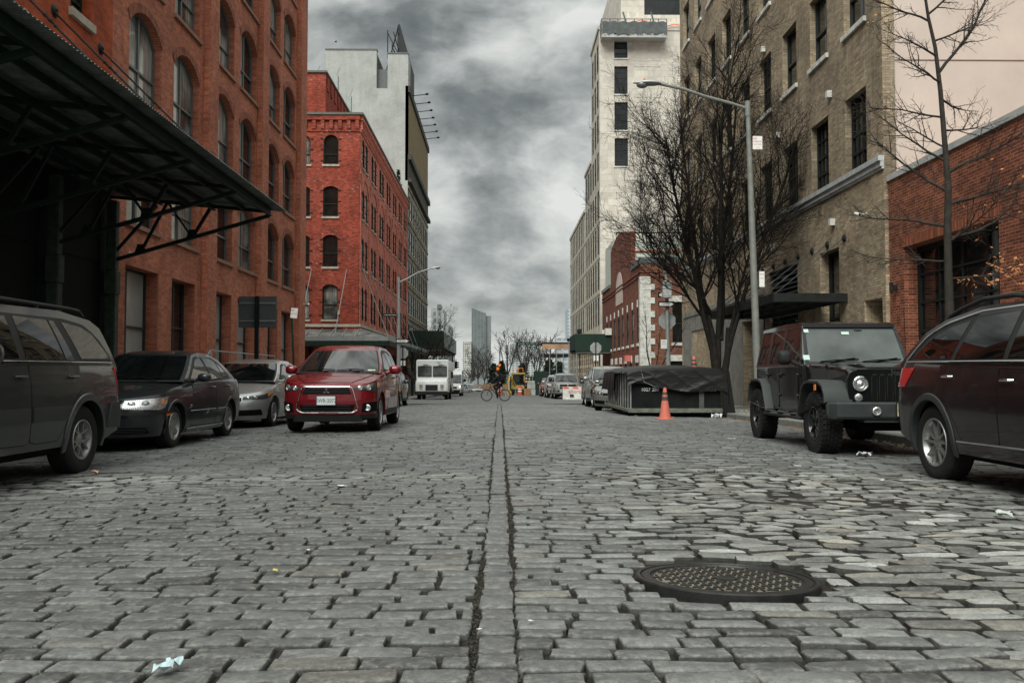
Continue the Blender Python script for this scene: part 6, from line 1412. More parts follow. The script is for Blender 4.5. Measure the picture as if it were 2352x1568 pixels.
for sd in (1, -1):
    mb = MB(); mb.lathe([(.098, 1.975), (.098, 1.995), (.088, 2.0), (.086, 1.985)], 28, (0, sd*.475, .93), 'x'); h_ = mb.build('headlight', M['chrome'], jp)
    mb = MB(); mb.lathe([(.086, 1.985), (.06, 1.990), (.045, 1.984), (.03, 1.996), (.0, 2.004)], 28, (0, sd*.475, .93), 'x'); mb.build('lens', M['reflector'], h_)
    mb = MB(); mb.lathe([(.052, 1.972), (.05, 1.988), (.035, 1.994), (.0, 1.996)], 18, (0, sd*.50, .755), 'x'); mb.build('turn_signal', M['reflector'], jp)
    mb = MB(); mb.bbox((1.60, min(sd*.935, sd*.95), .84), (1.68, max(sd*.935, sd*.95), .92), .012); mb.build('side_marker', M['amber'], jp)
    mirror(jp, (.42, sd*.98, 1.30), (.14, .2, .21), M['plastic'], sd)
    mb = MB(); mb.bbox((-.98, min(sd*.80, sd*.93), .42), (.92, max(sd*.80, sd*.93), .49), .025); 
    for x in (-.75, -.05, .6): mb.bbox((x-.14, min(sd*.83, sd*.94), .485), (x+.14, max(sd*.83, sd*.94), .51), .01)
    mb.build('side_step', M['plastic_grey'], jp)
    mb = MB(); mb.lathe([(.055, 2.19), (.055, 2.215), (.045, 2.22), (.0, 2.21)], 16, (0, sd*.36, .59), 'x'); mb.build('fog_light', M['reflector'], jp)
    mb = MB(); mb.tube([(1.35, sd*.665, 1.12), (1.36, sd*.70, 1.16), (1.40, sd*.69, 1.18)], .018, 6); mb.build('bonnet_latch', M['plastic'], jp)
mb = MB(); rows = []
for y in (-.93, -.91, -.84, -.5, -.48, .48, .5, .84, .91, .93):
    fx_ = 2.20 - (.12 if abs(y) > .9 else .02 if abs(y) > .6 else 0) - (.0 if abs(y) > .49 else .01); a = 1 if abs(y) < .92 else .6
    rows.append([Vector((2.02, y, .60-.10*a)), Vector((fx_-.02, y, .60-.11*a)), Vector((fx_, y, .60-.08*a)), Vector((fx_, y, .60+.08*a)), Vector((fx_-.03, y, .60+.10*a)), Vector((2.02, y, .60+.10*a))])
mb.grid(rows, True, True); mb.box((1.9, -.5, .45), (2.15, .5, .51)); mb.build('front_bumper', M['plastic_grey'], jp, angle=30)
plate(jp, (2.215, .04, .61), 1, 'E94 H', plain('cream_plate', (.42,.38,.22), .5), M['sign_black'])
mb = MB(); mb.box((-1.9, -.6, .48), (1.9, .6, .62)); mb.box((1.2, -.45, .33), (1.9, .45, .5)); mb.tube([(1.47, -.8, .40), (1.47, .8, .40)], .06, 8); mb.tube([(-1.47, -.8, .40), (-1.47, .8, .40)], .06, 8)
for xw in (1.47, -1.47): mb.box((xw-.42, -.6, .62), (xw+.42, .6, .9))
mb.build('chassis', M['gap'], jp, angle=0)
mb = MB(); mb.lathe([(0, .0), (.07, .005), (.07, .012), (0, .014)], 14, (.5, 0, 0)); 
text('bonnet_lettering', 'Jeep', .10, TM((1.979, -.0, 1.075), (0, 1, 0), (1, 0, 0)), M['plastic_grey'], jp, .002)
for xw in (1.47, -1.47):
    for sd in (1, -1): wheel(jp, xw, sd*.79, .405, .26, .225, (5, 'double', .04, .05), M['alloy_dark'], sd, 36)
mb = MB(); mb.tube([(.5, .74, 1.15), (.42, .75, 2.0)], .004, 4); mb.build('aerial', M['gap'], jp)
place(jp, 5.13, 13.07, -92)
# ---------------- pickup
root = thing('pickup_truck', 'silver pickup with a wide dark grille parked beyond the crossing behind the white barrier', 'pickup')
s = Car(wb=3.56, R=.40, front=[(.3, 2.75), (.5, 2.83), (.8, 2.8), (1.1, 2.75), (1.25, 2.6)], rear=[(.4, -2.9), (.6, -2.98), (1.2, -2.95)], width=[(.3, .96), (.6, 1.0), (.9, 1.0), (1.2, .96), (1.35, .93)], bottom=[(-3, .5), (-2, .45), (2, .42), (2.8, .4)], top=[(-3, 1.32), (1.0, 1.30), (1.6, 1.27), (2.5, 1.15), (2.8, 1.1)], zb=1.3, zr=1.86, yt=.72,
        prof=[(1.45, 1.29), (.75, 1.82), (.4, 1.9), (-.6, 1.9), (-.95, 1.8), (-1.1, 1.32)], p=4, D=.45, Dr=.3, tw=.27, crown=.05, bow=.1)
pp = paint('pickup_paint', (.24,.25,.25), .5, .3)
generic(root, s, pp, dict(windows=[([(1.1, 1.35), (.0, 1.35)], [(.7, 1.65), (.0, 1.78)]), ([(-.08, 1.35), (-.9, 1.35)], [(-.08, 1.78), (-.8, 1.76)])], dlo=([(1.2, 1.32), (-.98, 1.32)], [(1.15, 1.36), (.6, 1.78), (-.86, 1.82)]), mirror=(1.0, 1.16, 1.45, (.18, .26, .3), M['plastic']), doors=[([(1.15, .55), (.0, .55)], [(1.1, 1.27), (0, 1.28)], .12, 1.15), ([(-.04, .55), (-1, .55)], [(-.04, 1.28), (-1, 1.29)], -.9, 1.15)]))
ym = lambda y, z, o: s.skin(math.copysign(s.cy(y, z), y), z, o)
for y0, y1 in ((-.6, -.04), (.04, .6)):
    for z0, z1 in ((.78, .90), (.94, 1.08)): mb = MB(); patch(mb, ym, [(y0, z0), (y1, z0)], [(y0, z1), (y1, z1)], 6, 2, .005, .02); mb.build('grille', M['gap'], root)
for sd in (1, -1): lamp(root, s, [(s.cy(.66), .82), (.97, .86)], [(s.cy(.66), 1.06), (.97, 1.08)], sd, M['reflector'], (), ([(.88, .86), (.97, .88)], [(.88, 1.0), (.97, 1.02)]))
mb = MB(); patch(mb, ym, [(-.93, .48), (.93, .48)], [(-.93, .68), (.93, .68)], 16, 3, .05, .06); mb.build('bumper', M['chrome'], root)
wheels(root, s, (5, 'single', .07, .07), M['alloy'], .23); place(root, 4.95, 66.6)
# ---------------- step van
sv = thing('step_van', 'boxy white step van with split windscreen parked beyond the crossing on the left', 'van'); wp = paint('van_white_paint', (.55,.56,.55), .0, .4, .4, dust=.25)
W2 = 1.13; mb = MB()
def rr_(x, w, z0, z1, r=.1): return (x, [(w, z0), (w, z1-r), (w-r*.3, z1-r*.3), (w-r, z1)])
loft(mb, [rr_(-.02, W2-.03, 1.5, 2.74), rr_(-.1, W2, 1.45, 2.79), rr_(-6.0, W2, .55, 2.79)])
loft(mb, [(.62, [(W2-.12, .62), (W2-.1, 1.12), (W2-.2, 1.24), (.5, 1.27)]), (.55, [(W2-.04, .58), (W2-.03, 1.2), (W2-.12, 1.34), (.5, 1.37)]), (.02, [(W2, .55), (W2, 1.4), (W2-.08, 1.52), (.5, 1.56)]), (-1.2, [(W2, .55), (W2, 1.4), (W2, 1.5), (.5, 1.56)])])
mb.build('body', wp, sv, angle=40)
for y0, y1 in ((-1.0, -.05), (.05, 1.0)):
    mb = MB(); mb.prism([(.0, y0, 1.62), (.0, y1, 1.62), (-.01, y1-.0, 2.35), (-.01, y0, 2.35)], (.02, 0, 0)); f1 = mb.build('windscreen_frame', M['plastic'], sv, angle=0)
    mb = MB(); mb.prism([(.02, y0+.05, 1.67), (.02, y1-.05, 1.67), (.01, y1-.05, 2.30), (.01, y0+.05, 2.30)], (.006, 0, 0)); mb.build('windscreen', glass('van_glass', (.06,.065,.065)), f1, angle=0)
    mb = MB(); mb.tube([(.04, (y0+y1)/2-.1, 2.48), (.05, (y0+y1)/2+.25, 2.40)], .02, 5); mb.tube([(.05, (y0+y1)/2-.3, 2.33), (.05, (y0+y1)/2+.35, 2.43)], .014, 5); mb.build('wiper', M['gap'], sv)
mb = MB(); mb.box((.60, -.42, .66), (.635, .42, 1.06)); g2 = mb.build('grille', M['plastic_grey'], sv, angle=0); mb = MB()
for i in range(9): mb.box((.635, -.38+i*.09, .68), (.65, -.36+i*.09, 1.04))
mb.build('grille_bar', M['gap'], g2, angle=0)
for sd in (1, -1):
    mb = MB(); mb.box((.60, sd*.72-.12, .83), (.645, sd*.72+.12, 1.07)); mb.build('headlight', M['reflector'], sv, angle=0); mb = MB(); mb.box((.60, sd*.72-.08, .72), (.64, sd*.72+.08, .78)); mb.build('indicator', M['amber'], sv, angle=0)
    mb = MB(); mb.tube([(.0, sd*1.1, 2.0), (.15, sd*1.36, 2.05), (.15, sd*1.36, 1.3), (.1, sd*1.13, 1.2)], .02, 6); mb.bbox((.12, sd*1.36-.09, 1.5), (.18, sd*1.36+.09, 1.95), .02); mb.build('mirror', M['plastic'], sv)
mb = MB(); mb.bbox((.5, -W2, .36), (.78, W2, .6), .03); mb.build('bumper', M['plastic'], sv)
mb = MB(); mb.box((-6, -.9, .35), (.5, .9, .6)); mb.build('chassis', M['gap'], sv, angle=0)
for x in (-.6, -4.4):
    for sd in (1, -1): wheel(sv, x, sd*.95, .38, .24, .22, (8, 'single', .05, .06), M['galv'], sd)
text('van_lettering', 'TOMMY', .09, TM((.0, .45, 2.60), (0, 1, 0), (1, 0, 0)), M['frame_grey'], sv, .004)
place(sv, -4.67, 60.8)
# ---------------- high roof van
hv = thing('delivery_van', 'white high-roof delivery van with one headlight lit behind the step van', 'van')
s = Car(wb=3.6, R=.35, front=[(.3, 2.7), (.6, 2.8), (.9, 2.75), (1.1, 2.6)], rear=[(.4, -2.7), (1.3, -2.75)], width=[(.3, .92), (.7, .99), (1.2, .98), (1.3, .97)], bottom=[(-3, .4), (3, .33)], top=[(-3, 1.3), (1.6, 1.26), (2.4, 1.1), (2.8, .98)], zb=1.25, zr=2.35, yt=.85,
        prof=[(2.0, 1.24), (1.2, 2.05), (.7, 2.42), (-2.5, 2.48), (-2.7, 2.3), (-2.75, 1.3)], p=3.4, D=.5, Dr=.25, tw=.23, crown=.08, bow=.16, inset=.02)
generic(hv, s, wp, dict(windows=[([(1.5, 1.32), (.7, 1.32)], [(1.3, 1.6), (.7, 1.85)])], mirror=(1.4, 1.16, 1.5, (.15, .24, .35), M['plastic']), doors=[([(1.5, .5), (.6, .5)], [(1.45, 1.22), (.6, 1.22)], .8, 1.1)]))
for sd in (1, -1): lamp(hv, s, [(s.cy(.6), .82), (.97, .9)], [(s.cy(.6), .98), (.98, 1.12)], sd, M['reflector'])
mb = MB(); patch(mb, lambda c, z, o: s.skin(c, z, o), [(-.5, .32), (.5, .32)], [(-.55, .62), (.55, .62)], 12, 3, .02, .03); mb.build('bumper', M['plastic'], hv)
ym = lambda y, z, o: s.skin(math.copysign(s.cy(y, z), y), z, o); mb = MB(); patch(mb, ym, [(-.5, .7), (.5, .7)], [(-.5, .92), (.5, .92)], 6, 2, .006, .02); mb.build('grille', M['plastic'], hv)
t_ = NT('lit_headlight'); t_.col((.9,.8,.75)); t_.b.inputs['Emission Color'].default_value = (1, .8, .75, 1); t_.b.inputs['Emission Strength'].default_value = 3; mb = MB(); mb.blob(s.skin(s.cy(.76), .9, .02, 1), (.05, .09, .07), 10, 6); mb.build('lit_lamp', t_.m, hv)
wheels(hv, s, (5, 'single', .06, .06), M['galv'], .2); place(hv, -4.5, 84.8)
# ------------------------------------------------------------------ trees
def branch(mb, lv, p, d, L, r, P):
    """one limb as a tapered crooked tube, with side shoots; mb: list of builders per level"""
    n = max(2, int(L / P['seg'][lv])); pts = [p.copy()]; rad = [r]; dd = d.copy(); q = p.copy(); st = L / n; dirs = [d.copy()]
    for i in range(n):
        dd = (dd + Vector((random.gauss(0, 1), random.gauss(0, 1), random.gauss(0, 1)))*P['jit'][lv] + Vector((0, 0, 1))*P['up'][lv]).normalized()
        q = q + dd*st; pts.append(q.copy()); rad.append(max(P['rmin'], r*(1-(i+1)/n*P['taper'][lv]))); dirs.append(dd.copy())
    mb.tube(pts, rad, P['sides'][lv], caps=False)
    if lv+1 >= P['levels']: P.setdefault('tips', []).append((pts[-1], dirs[-1])); return
    k = int(P['kids'][lv]*random.uniform(.8, 1.2)*(L/P['len'][lv])**.8); k = max(k, 2)
    for j in range(k):
        t = P['start'][lv] + (1-P['start'][lv])*(j+random.random())/k; i = min(n-1, int(t*n)); f = t*n-i
        b = pts[i].lerp(pts[i+1], f); ax = dirs[i]
        o = ax.orthogonal().normalized(); o.rotate(Matrix.Rotation(random.uniform(0, 2*PI), 3, ax)); a = R(random.gauss(P['ang'][lv], 9)); nd = (ax*math.cos(a) + o*math.sin(a)).normalized()
        if P.get('flat') and lv == 0: nd.z *= .6; nd.normalize()
        rr = rad[i]*(1-f)+rad[i+1]*f
        branch(mb, lv+1, b, nd, P['len'][lv+1]*random.uniform(.6, 1.2)*(1-.5*t*P['short'][lv]), min(rr*.75, P['r'][lv+1]*random.uniform(.7, 1.1)), P)
def tree(name, label, loc, stems, P, mat, group=None):
    t = thing(name, label, 'tree', loc, 0, group); tb = MB(); cb = MB()
    for pts, rad in stems: tb.tube([Vector(p) for p in pts], rad, 9, caps=False)
    tb.build('trunk', mat, t, angle=60, merge=False)
    for d in P['main']: branch(cb, 0, Vector(d[0]), Vector(d[1]).normalized(), d[2], d[3], P)
    cb.build('crown', mat, t, angle=80, uv=False); return t
base = at(1655, 845, 28.0); gx = 7.05
P1 = dict(levels=4, seg=[.35, .25, .17, .12], jit=[.045, .09, .13, .17], up=[.035, .075, .05, .03], rmin=.0042, taper=[.8, .85, .8, .6], sides=[7, 5, 4, 3], kids=[23, 14, 10], len=[6.8, 3.0, 1.05, .42], start=[.16, .12, .1], ang=[36, 38, 42], r=[.09, .032, .011, .0055], short=[.75, .4, .3],
          main=[((-.25, 0, 1.9), (-.42, -.1, 1), 6.9, .10), ((-.2, .1, 2.3), (-.22, .25, 1), 7.4, .095), ((-.05, 0, 2.3), (-.05, -.2, 1), 9.2, .10), ((.02, 0, 2.2), (.12, .2, 1), 9.3, .10), ((.22, 0, 1.6), (.22, -.1, 1), 7.2, .085), ((.3, 0, 2.4), (.36, .1, 1), 5.6, .06), ((-.3, 0, 2.6), (-.68, .0, 1), 4.2, .055), ((-.2, .1, 3.0), (-.6, -.35, 1), 5.0, .05)])
random.seed(23)
tree('bare_tree', 'dense leafless tree with many upright stems behind the dumpster', (gx, 28, SWK(28)+.03), [([(0, 0, -.3), (-.02, 0, .3), (-.05, 0, .9), (-.18, 0, 1.7), (-.28, 0, 2.6)], [.24, .2, .17, .14, .09]), ([(.04, 0, .6), (.14, 0, 1.1), (.24, 0, 1.7), (.28, 0, 2.6)], [.13, .12, .10, .08]), ([(-.1, 0, 1.0), (-.06, .04, 1.7), (-.04, 0, 2.5)], [.13, .12, .08]), ([(-.16, 0, 1.6), (-.3, .05, 2.3), (-.32, .05, 3.0)], [.1, .08, .06])], P1, M['bark'], 'bare street trees')
random.seed(5)
pT = at(2178, 690, 14.1); bx = pT.x
def off(px, py, Y=14.1): q = at(px, py, Y); return (q.x-bx, q.y-14.1, q.z-SWK(14.1)-.03)
tz = [off(2182, 760), off(2178, 620), off(2176, 520), off(2178, 430), off(2170, 330), off(2160, 210), off(2148, 110), off(2132, 40), off(2120, -40), off(2100, -160)]
tz = [(0, 0, -.3), (0.0, 0, .6)] + tz; tr_ = [.11, .09, .075, .062, .058, .052, .043, .037, .03, .025, .02, .013]
mains = []
for i, (px, py, dx, dz, L) in enumerate(((2177, 640, 1, .02, 1.6), (2177, 600, -1, .1, 1.5), (2176, 550, 1, .35, 2.2), (2176, 520, -.9, .35, 1.8), (2177, 470, .9, .15, 2.6), (2177, 440, -1, .55, 1.9), (2174, 400, 1, .8, 2.0), (2172, 370, -1, .5, 1.7), (2170, 300, 1, .25, 1.2), (2168, 270, -1, .15, 1.3), (2165, 230, 1, .1, 1.2), (2160, 190, -1, .2, 1.4),
        (2158, 165, 1, 1.0, 2.2), (2152, 130, -1, .3, 1.2), (2145, 95, 1, .3, 1.0), (2135, 50, -1, .5, 1.3), (2130, 35, 1, .7, 1.6), (2125, 0, -1, .7, 1.2), (2176, 560, .3, .3, 1.4), (2172, 340, -.5, .4, 1.2))):
    o = off(px, py); mains.append((o, (dx, random.uniform(-.7, .7), dz), L, .03 if L > 1.7 else .019))
P2_ = dict(levels=3, seg=[.16, .12, .07], jit=[.085, .12, .16], up=[.035, .07, .1], rmin=.0025, taper=[.85, .8, .6], sides=[6, 4, 3], kids=[20, 10], len=[1.8, .55, .13], start=[.1, .08], ang=[42, 48], r=[.03, .010, .0042], short=[.6, .4], main=mains)
t2 = tree('bare_tree', 'slim bare young tree with a few dry orange leaves in front of the pink wall', (bx, 14.1, SWK(14.1)+.03), [(tz, tr_)], P2_, M['bark2'], 'bare street trees')
lm = plain('dry_leaf', (.40,.16,.06), .8, var=.35, scale=20, bump=0); lb = MB()
def leaf(mb, p, s):
    p = Vector(p); a = Vector((random.gauss(0, 1), random.gauss(0, 1), random.gauss(0, 1))).normalized(); b = a.orthogonal().normalized(); c = a.cross(b)
    mb.add([p, p+a*s*.5+b*s*.3+c*s*.08, p+a*s, p+a*s*.5-b*s*.3+c*s*.08], [(0, 1, 2), (0, 2, 3)])
tips = P2_['tips']; random.shuffle(tips)
low = [t for t in tips if t[0].z < 2.5+.4 and t[0].x > -.2]; oth = [t for t in tips if t not in low]
for p, d in low[:75]:
    for k in range(2): leaf(lb, p + Vector((random.gauss(0, .02), random.gauss(0, .02), random.gauss(0, .02))), random.uniform(.05, .10))
for p, d in oth[:45]: leaf(lb, p, random.uniform(.035, .07))
for p, d in [t for t in oth if t[0].z < 5 and t[0].x > 0][:40]: leaf(lb, p, random.uniform(.04, .07))
lb.build('dry_leaves', lm, t2, angle=0, uv=False)
random.seed(8)
P3_ = dict(levels=4, seg=[.4, .3, .22, .2], jit=[.06, .1, .13, .15], up=[.03, .06, .05, .03], rmin=.009, taper=[.8, .85, .8, .6], sides=[6, 4, 3, 3], kids=[11, 7, 4], len=[5, 2.2, 1.0, .5], start=[.2, .15, .1], ang=[38, 36, 38], r=[.09, .04, .02, .011], short=[.6, .4, .3],
           main=[((0, 0, 1.0), (.5, 0, 1), 5.6, .12), ((0, 0, .9), (.15, .2, 1), 5.8, .12), ((0, 0, .8), (-.35, 0, 1), 5.0, .11), ((0, 0, 1.1), (.8, -.1, 1), 4.4, .09), ((0, 0, .6), (-.8, .1, 1), 3.4, .09), ((0, 0, .5), (.2, -.4, 1), 4.6, .08), ((0, 0, .4), (-.3, .4, 1), 4.0, .08), ((0, 0, .5), (1.1, .2, 1), 3.2, .07)])
tree('bare_tree', 'bushy bare tree with low spreading branches behind the white step van', (-6.75, 74, SWK(74)), [([(0, 0, -.2), (0, 0, .6), (.05, 0, 1.2)], [.22, .18, .14])], P3_, M['bark'], 'bare street trees')
random.seed(30)
P4_ = dict(levels=3, seg=[.3, .2, .15], jit=[.07, .11, .14], up=[.05, .06, .04], rmin=.004, taper=[.8, .8, .6], sides=[5, 4, 3], kids=[7, 4], len=[3, 1.2, .5], start=[.3, .2], ang=[30, 35], r=[.03, .015, .008], short=[.5, .4], main=[((0, 0, .8), (-.15, 0, 1), 3.4, .045), ((0.02, 0, 1.0), (.35, 0, 1), 3.0, .04), ((0, 0, .9), (.05, .2, 1), 3.6, .035)])
tree('bare_sapling', 'thin forked bare sapling beside the signal pole at the corner', (6.95, 39.5, SWK(39.5)), [([(0, 0, -.2), (0, 0, .5), (0.0, 0, 1.1)], [.08, .07, .055])], P4_, M['bark'])
# ---- trees by the river
random.seed(17)
def fartree(px, top, Y, spread, lab, dens=1.0, twiggy=0.055):
    X = at(px, 870, Y).x; z0 = float(zl(Y)); H = (862-top)/F*Y + CAMZ - z0
    P = dict(levels=3, seg=[H*.08, H*.07, H*.06], jit=[.07, .12, .15], up=[.04, .06, .04], rmin=twiggy*.6, taper=[.8, .8, .6], sides=[4, 3, 3], kids=[int(9*dens), int(6*dens)], len=[H*.7, H*.3, H*.12], start=[.2, .15], ang=[36, 40], r=[H*.012, twiggy*1.2, twiggy*.8], short=[.6, .4],
             main=[((0, 0, H*.25), (a*spread, 0, 1), H*.72, H*.012) for a in (-1, -.4, .1, .6, 1.0)])
    return tree('bare_tree', lab, (X, Y, z0), [([(0, 0, -.3), (0, 0, H*.28)], [H*.02, H*.014])], P, M['bark2'], 'bare trees along the river')
for a in ((1098, 802, 158, .35, 'bare tree in front of the slanted glass tower, left of the cyclist'), (1113, 818, 162, .5, 'spreading bare tree just right of the glass tower base'), (1166, 770, 160, .3, 'tallest bare riverside tree between the tower and the glass offices', 1.2), (1206, 775, 165, .4, 'wide bare tree in front of the glass office block', 1.3), (1232, 782, 168, .35, 'bare tree near the right end of the glass office block'),
          (1256, 776, 170, .3, 'bare tree above the unfinished shed roof', 1.1), (1080, 850, 150, .5, 'small bare tree by the cream tower')): fartree(*a)
def evergreen(px, top, Y, rad, lab):
    X = at(px, 870, Y).x; z0 = float(zl(Y)); H = (862-top)/F*Y + CAMZ - z0; t = thing('evergreen_tree', lab, 'tree', (X, Y, z0), 0, 'dark evergreens by the river'); mb = MB(); mb.tube([(0, 0, 0), (0, 0, H*.8)], [.15, .05], 6); mb.build('trunk', M['bark'], t)
    mb = MB()
    for k in range(900):
        z = random.random()**.8; rr2 = rad*(1-z)**.6*random.uniform(.3, 1.05)*(1+.2*math.sin(z*17)); a = random.uniform(0, 2*PI); p = Vector((rr2*math.cos(a), rr2*math.sin(a), .4+z*(H-.4))); leaf(mb, p, random.uniform(.3, .65))
    mb.build('crown', plain('evergreen_foliage', (.018,.024,.016), .9, var=.6, scale=1.5, bump=0), t, angle=0, uv=False)
for a in ((1134, 838, 150, 1.6, 'broad dark evergreen left of the cyclist'), (1152, 832, 148, 1.0, 'narrow dark evergreen directly behind the cyclist'), (1200, 836, 172, 1.9, 'dark evergreen in front of the glass office block'), (1262, 826, 165, 2.2, 'large dark evergreen behind the unfinished shed'), (1284, 832, 160, 1.8, 'dark evergreen near the right scaffold shed')): evergreen(*a)
# ------------------------------------------------------------------ skyline over the river
def hazy_tower_mat(name, c1, c2, w_, h_, m=.12, mort=(.2,.22,.22)):  # haze over the far towers is mixed into their colours
    t = NT(name); b = t.n('ShaderNodeTexBrick', {'Vector': t.uv(), 'Color1': c1+(1,), 'Color2': c2+(1,), 'Mortar': mort+(1,), 'Scale': 1.0, 'Mortar Size': m, 'Brick Width': w_, 'Row Height': h_, 'Mortar Smooth': .2}, offset=0.0)
    t.col(t.mix(1.0, b.outputs[0], t.ramp(t.noise(t.mapv(t.uv(), (1, .5, 1)), .06, 4, .6), [(.3, .8), (.7, 1.2)]), 'MULTIPLY')); t.p(rough=.35); return t.m
def tower(name, label, px0, px1, tops, Y, mat, depth=30, kids=()):
    x0 = at(px0, 862, Y).x; x1 = at(px1, 862, Y).x; z = [(862-q)/F*Y+CAMZ for q in tops]; t = thing(name, label, 'building', ((x0+x1)/2, Y, -2))
    mb = MB(); mb.prism([(x0, Y, -2), (x1, Y, -2), (x1, Y, z[1]), (x0, Y, z[0])], (0, depth, 0)); mb.build('wall', mat, t, world=True, angle=0)
    for k, (a, b, c, d, m) in enumerate(kids):
        xa, xb = at(a, 862, Y).x, at(b, 862, Y).x; za, zb_ = (862-c)/F*Y+CAMZ, (862-d)/F*Y+CAMZ; mb = MB(); mb.box((xa, Y-.8, zb_), (xb, Y+depth*.6, za)); mb.build('upper_block', m, t, world=True, angle=0)
    return t
tm1 = hazy_tower_mat('hazy_blue_tower', (.115,.13,.135), (.09,.105,.11), 6, 3.9, .5, (.165,.18,.18)); tm2 = hazy_tower_mat('hazy_pale_tower', (.14,.16,.165), (.12,.135,.14), 5, 3.9, .45, (.19,.205,.205)); tm3 = hazy_tower_mat('cream_tower', (.10,.11,.11), (.14,.15,.14), 3.4, 4.2, 1.0, (.44,.43,.40)); tm4 = hazy_tower_mat('glass_offices', (.16,.19,.19), (.10,.13,.13), 7, 4.2, 1.1, (.42,.44,.44))
tm5 = plain('teal_roof_block', (.11,.17,.17), .6, var=.1, scale=.1, bump=0)
tower('glass_tower', 'tallest hazy glass tower with a slanted roof across the river', 1083, 1116, (707, 719), 1620, tm1)
tower('glass_tower', 'lower flat-topped glass tower joined to the right of the tallest one', 1116.4, 1127.5, (725, 725), 1625, tm2)
tower('cream_tower', 'cream tower with rows of square windows left of the glass tower', 1063, 1082.6, (785, 785), 1600, tm3, 30, ((1067, 1080, 784.5, 788.5, plain('cream_cap', (.36,.35,.33), .8, bump=0)),))
tower('glass_office_block', 'wide glass office block with a teal top across the river', 1172, 1246, (791, 791), 1610, tm4, 40, ((1191, 1248, 785, 791, tm5),))
tower('riverside_building', 'low grey building row at the foot of the cream tower', 1059, 1128, (868, 868), 1590, hazy_tower_mat('grey_low_block', (.2,.21,.21), (.15,.16,.16), 8, 5, 1.5, (.36,.36,.35)), 20)
tower('glass_tower', 'slim pale glass tower just left of the limestone building', 1304, 1314, (708, 708), 900, hazy_tower_mat('hazy_white_tower', (.25,.30,.34), (.2,.25,.28), 4, 3.6, .6, (.42,.45,.47)))
tower('distant_hotel', 'grey building with water tank frames seen through the bare tree on the left', 990, 1020, (707, 712), 420, hazy_tower_mat('hotel_wall', (.16,.18,.18), (.12,.13,.13), 2.5, 3.2, .7, (.27,.28,.28)), 20, ((1004, 1012, 699, 709, M['frame_grey']),))
tower('distant_block', 'dark low building at the end of the left scaffold shed', 1020, 1033, (745, 745), 300, hazy_tower_mat('dark_block', (.10,.11,.11), (.08,.09,.09), 3, 3, .6, (.2,.2,.2)), 20)
tower('riverside_building', 'pale flat building behind the unfinished shed', 1278, 1306, (776, 776), 700, hazy_tower_mat('hazy_pale_block', (.25,.28,.3), (.2,.22,.24), 5, 4, 1.0, (.36,.37,.38)), 20)
t = thing('water_tower', 'tiny round water tower on the far shore left of the cream tower', 'water tower', (at(1053, 862, 1580).x, 1580, -2)); mb = MB(); mb.blob((0, 0, 9), (4.5, 4.5, 4), 12, 8); mb.tube([(0, 0, 0), (0, 0, 8)], 1.6, 8); mb.build('tank', M['frame_grey'], t)
mb = MB(); rows = [[(x, 1700+random.uniform(-8, 8), -2), (x, 1710, 6+5*vn(np.array(x), np.array(0.), .01, 2)+2*random.random())] for x in range(-900, 901, 12)]; mb.grid(rows); mb.build('hills', plain('far_shore_trees', (.12,.13,.12), .9, var=.2, scale=.02, bump=0), kind='structure', angle=0, uv=False)
# ------------------------------------------------------------------ street lamps, poles, signs
def octagon(mb, c, r, th=.004, face=(0, -1, 0)):
    c = Vector(c); mb.prism([c + Vector((r*math.cos(PI/8+PI/4*k), 0, r*math.sin(PI/8+PI/4*k))) for k in range(8)], (0, th, 0))
def lamp_post(label, Y, b, t_, arm, head, r=.10, mat=None):
    B = at(*b, Y); T = at(*t_, Y); z0 = SWK(Y)+.02; B = Vector((B.x, Y, z0)); L = thing('street_lamp', label, 'street lamp', tuple(B), 0, 'street lamps'); mat = mat or M['galv']
    T = T - B; mb = MB(); mb.tube([(0, 0, 0), T*.5, T], [r*1.15, r, r*.68], 12); mb.tube([(0, 0, 0), (0, 0, .5)], [r*1.7, r*1.35], 12); mb.tube([T+Vector((0,0,-.3)), T+Vector((0,0,.12))], [r*.85, r*.85], 12); mb.build('pole', mat, L)
    A = [at(x, y, Y)-B for x, y in arm]; mb = MB(); mb.tube(A, [.045]*len(A), 8); mb.build('arm', mat, L)
    H0 = at(*head[0], Y)-B; H1 = at(*head[1], Y)-B; d = (H1-H0); n = 9; mb = MB(); rows = []
    for k in range(n+1):
        u = k/n; w_ = .06+.12*math.sin(PI*min(1, u*1.15)**.9)**.7 if u < .97 else .05; c = H0 + d*u; rows.append([c + Vector((0, w_*math.cos(a), (.075 if math.sin(a) > 0 else .04)*(w_/.16)*math.sin(a))) for a in [2*PI*q/14 for q in range(14)]])
    mb.grid(rows, True, True); h = mb.build('lamp_head', M['alum'], L)
    mb = MB(); c = H0 + d*.68; mb.blob(c+Vector((0, 0, -.045)), (.16, .13, .09), 14, 8); mb.build('lamp_glass', glass('lamp_lens', (.16,.17,.17), wav=0), h)
    mb = MB(); mb.tube([H0+d*.6+Vector((0,0,.06)), H0+d*.6+Vector((0,0,.13))], .03, 8); mb.build('photocell', M['amber'] if mat != M['galv'] else M['alum'], h)
    return L, B
gp_ = plain('grey_painted_pole', (.20,.205,.185), .55, .1, var=.15, dirt=.3)
L1, B1 = lamp_post('tall grey street lamp on the right pavement with its arm reaching over the street', 23.6, (1742, 840), (1717, 243), [(1717, 250), (1680, 238), (1620, 222), (1570, 205), (1515, 193)], [(1518, 193), (1455, 191)], .092, gp_)
L2, B2 = lamp_post('street lamp beyond the crossing carrying the black WASHINGTON street sign', 58.8, (916, 850), (916, 640), [(917, 648), (935, 640), (960, 626), (988, 617)], [(986, 618), (1015, 612)], .12)
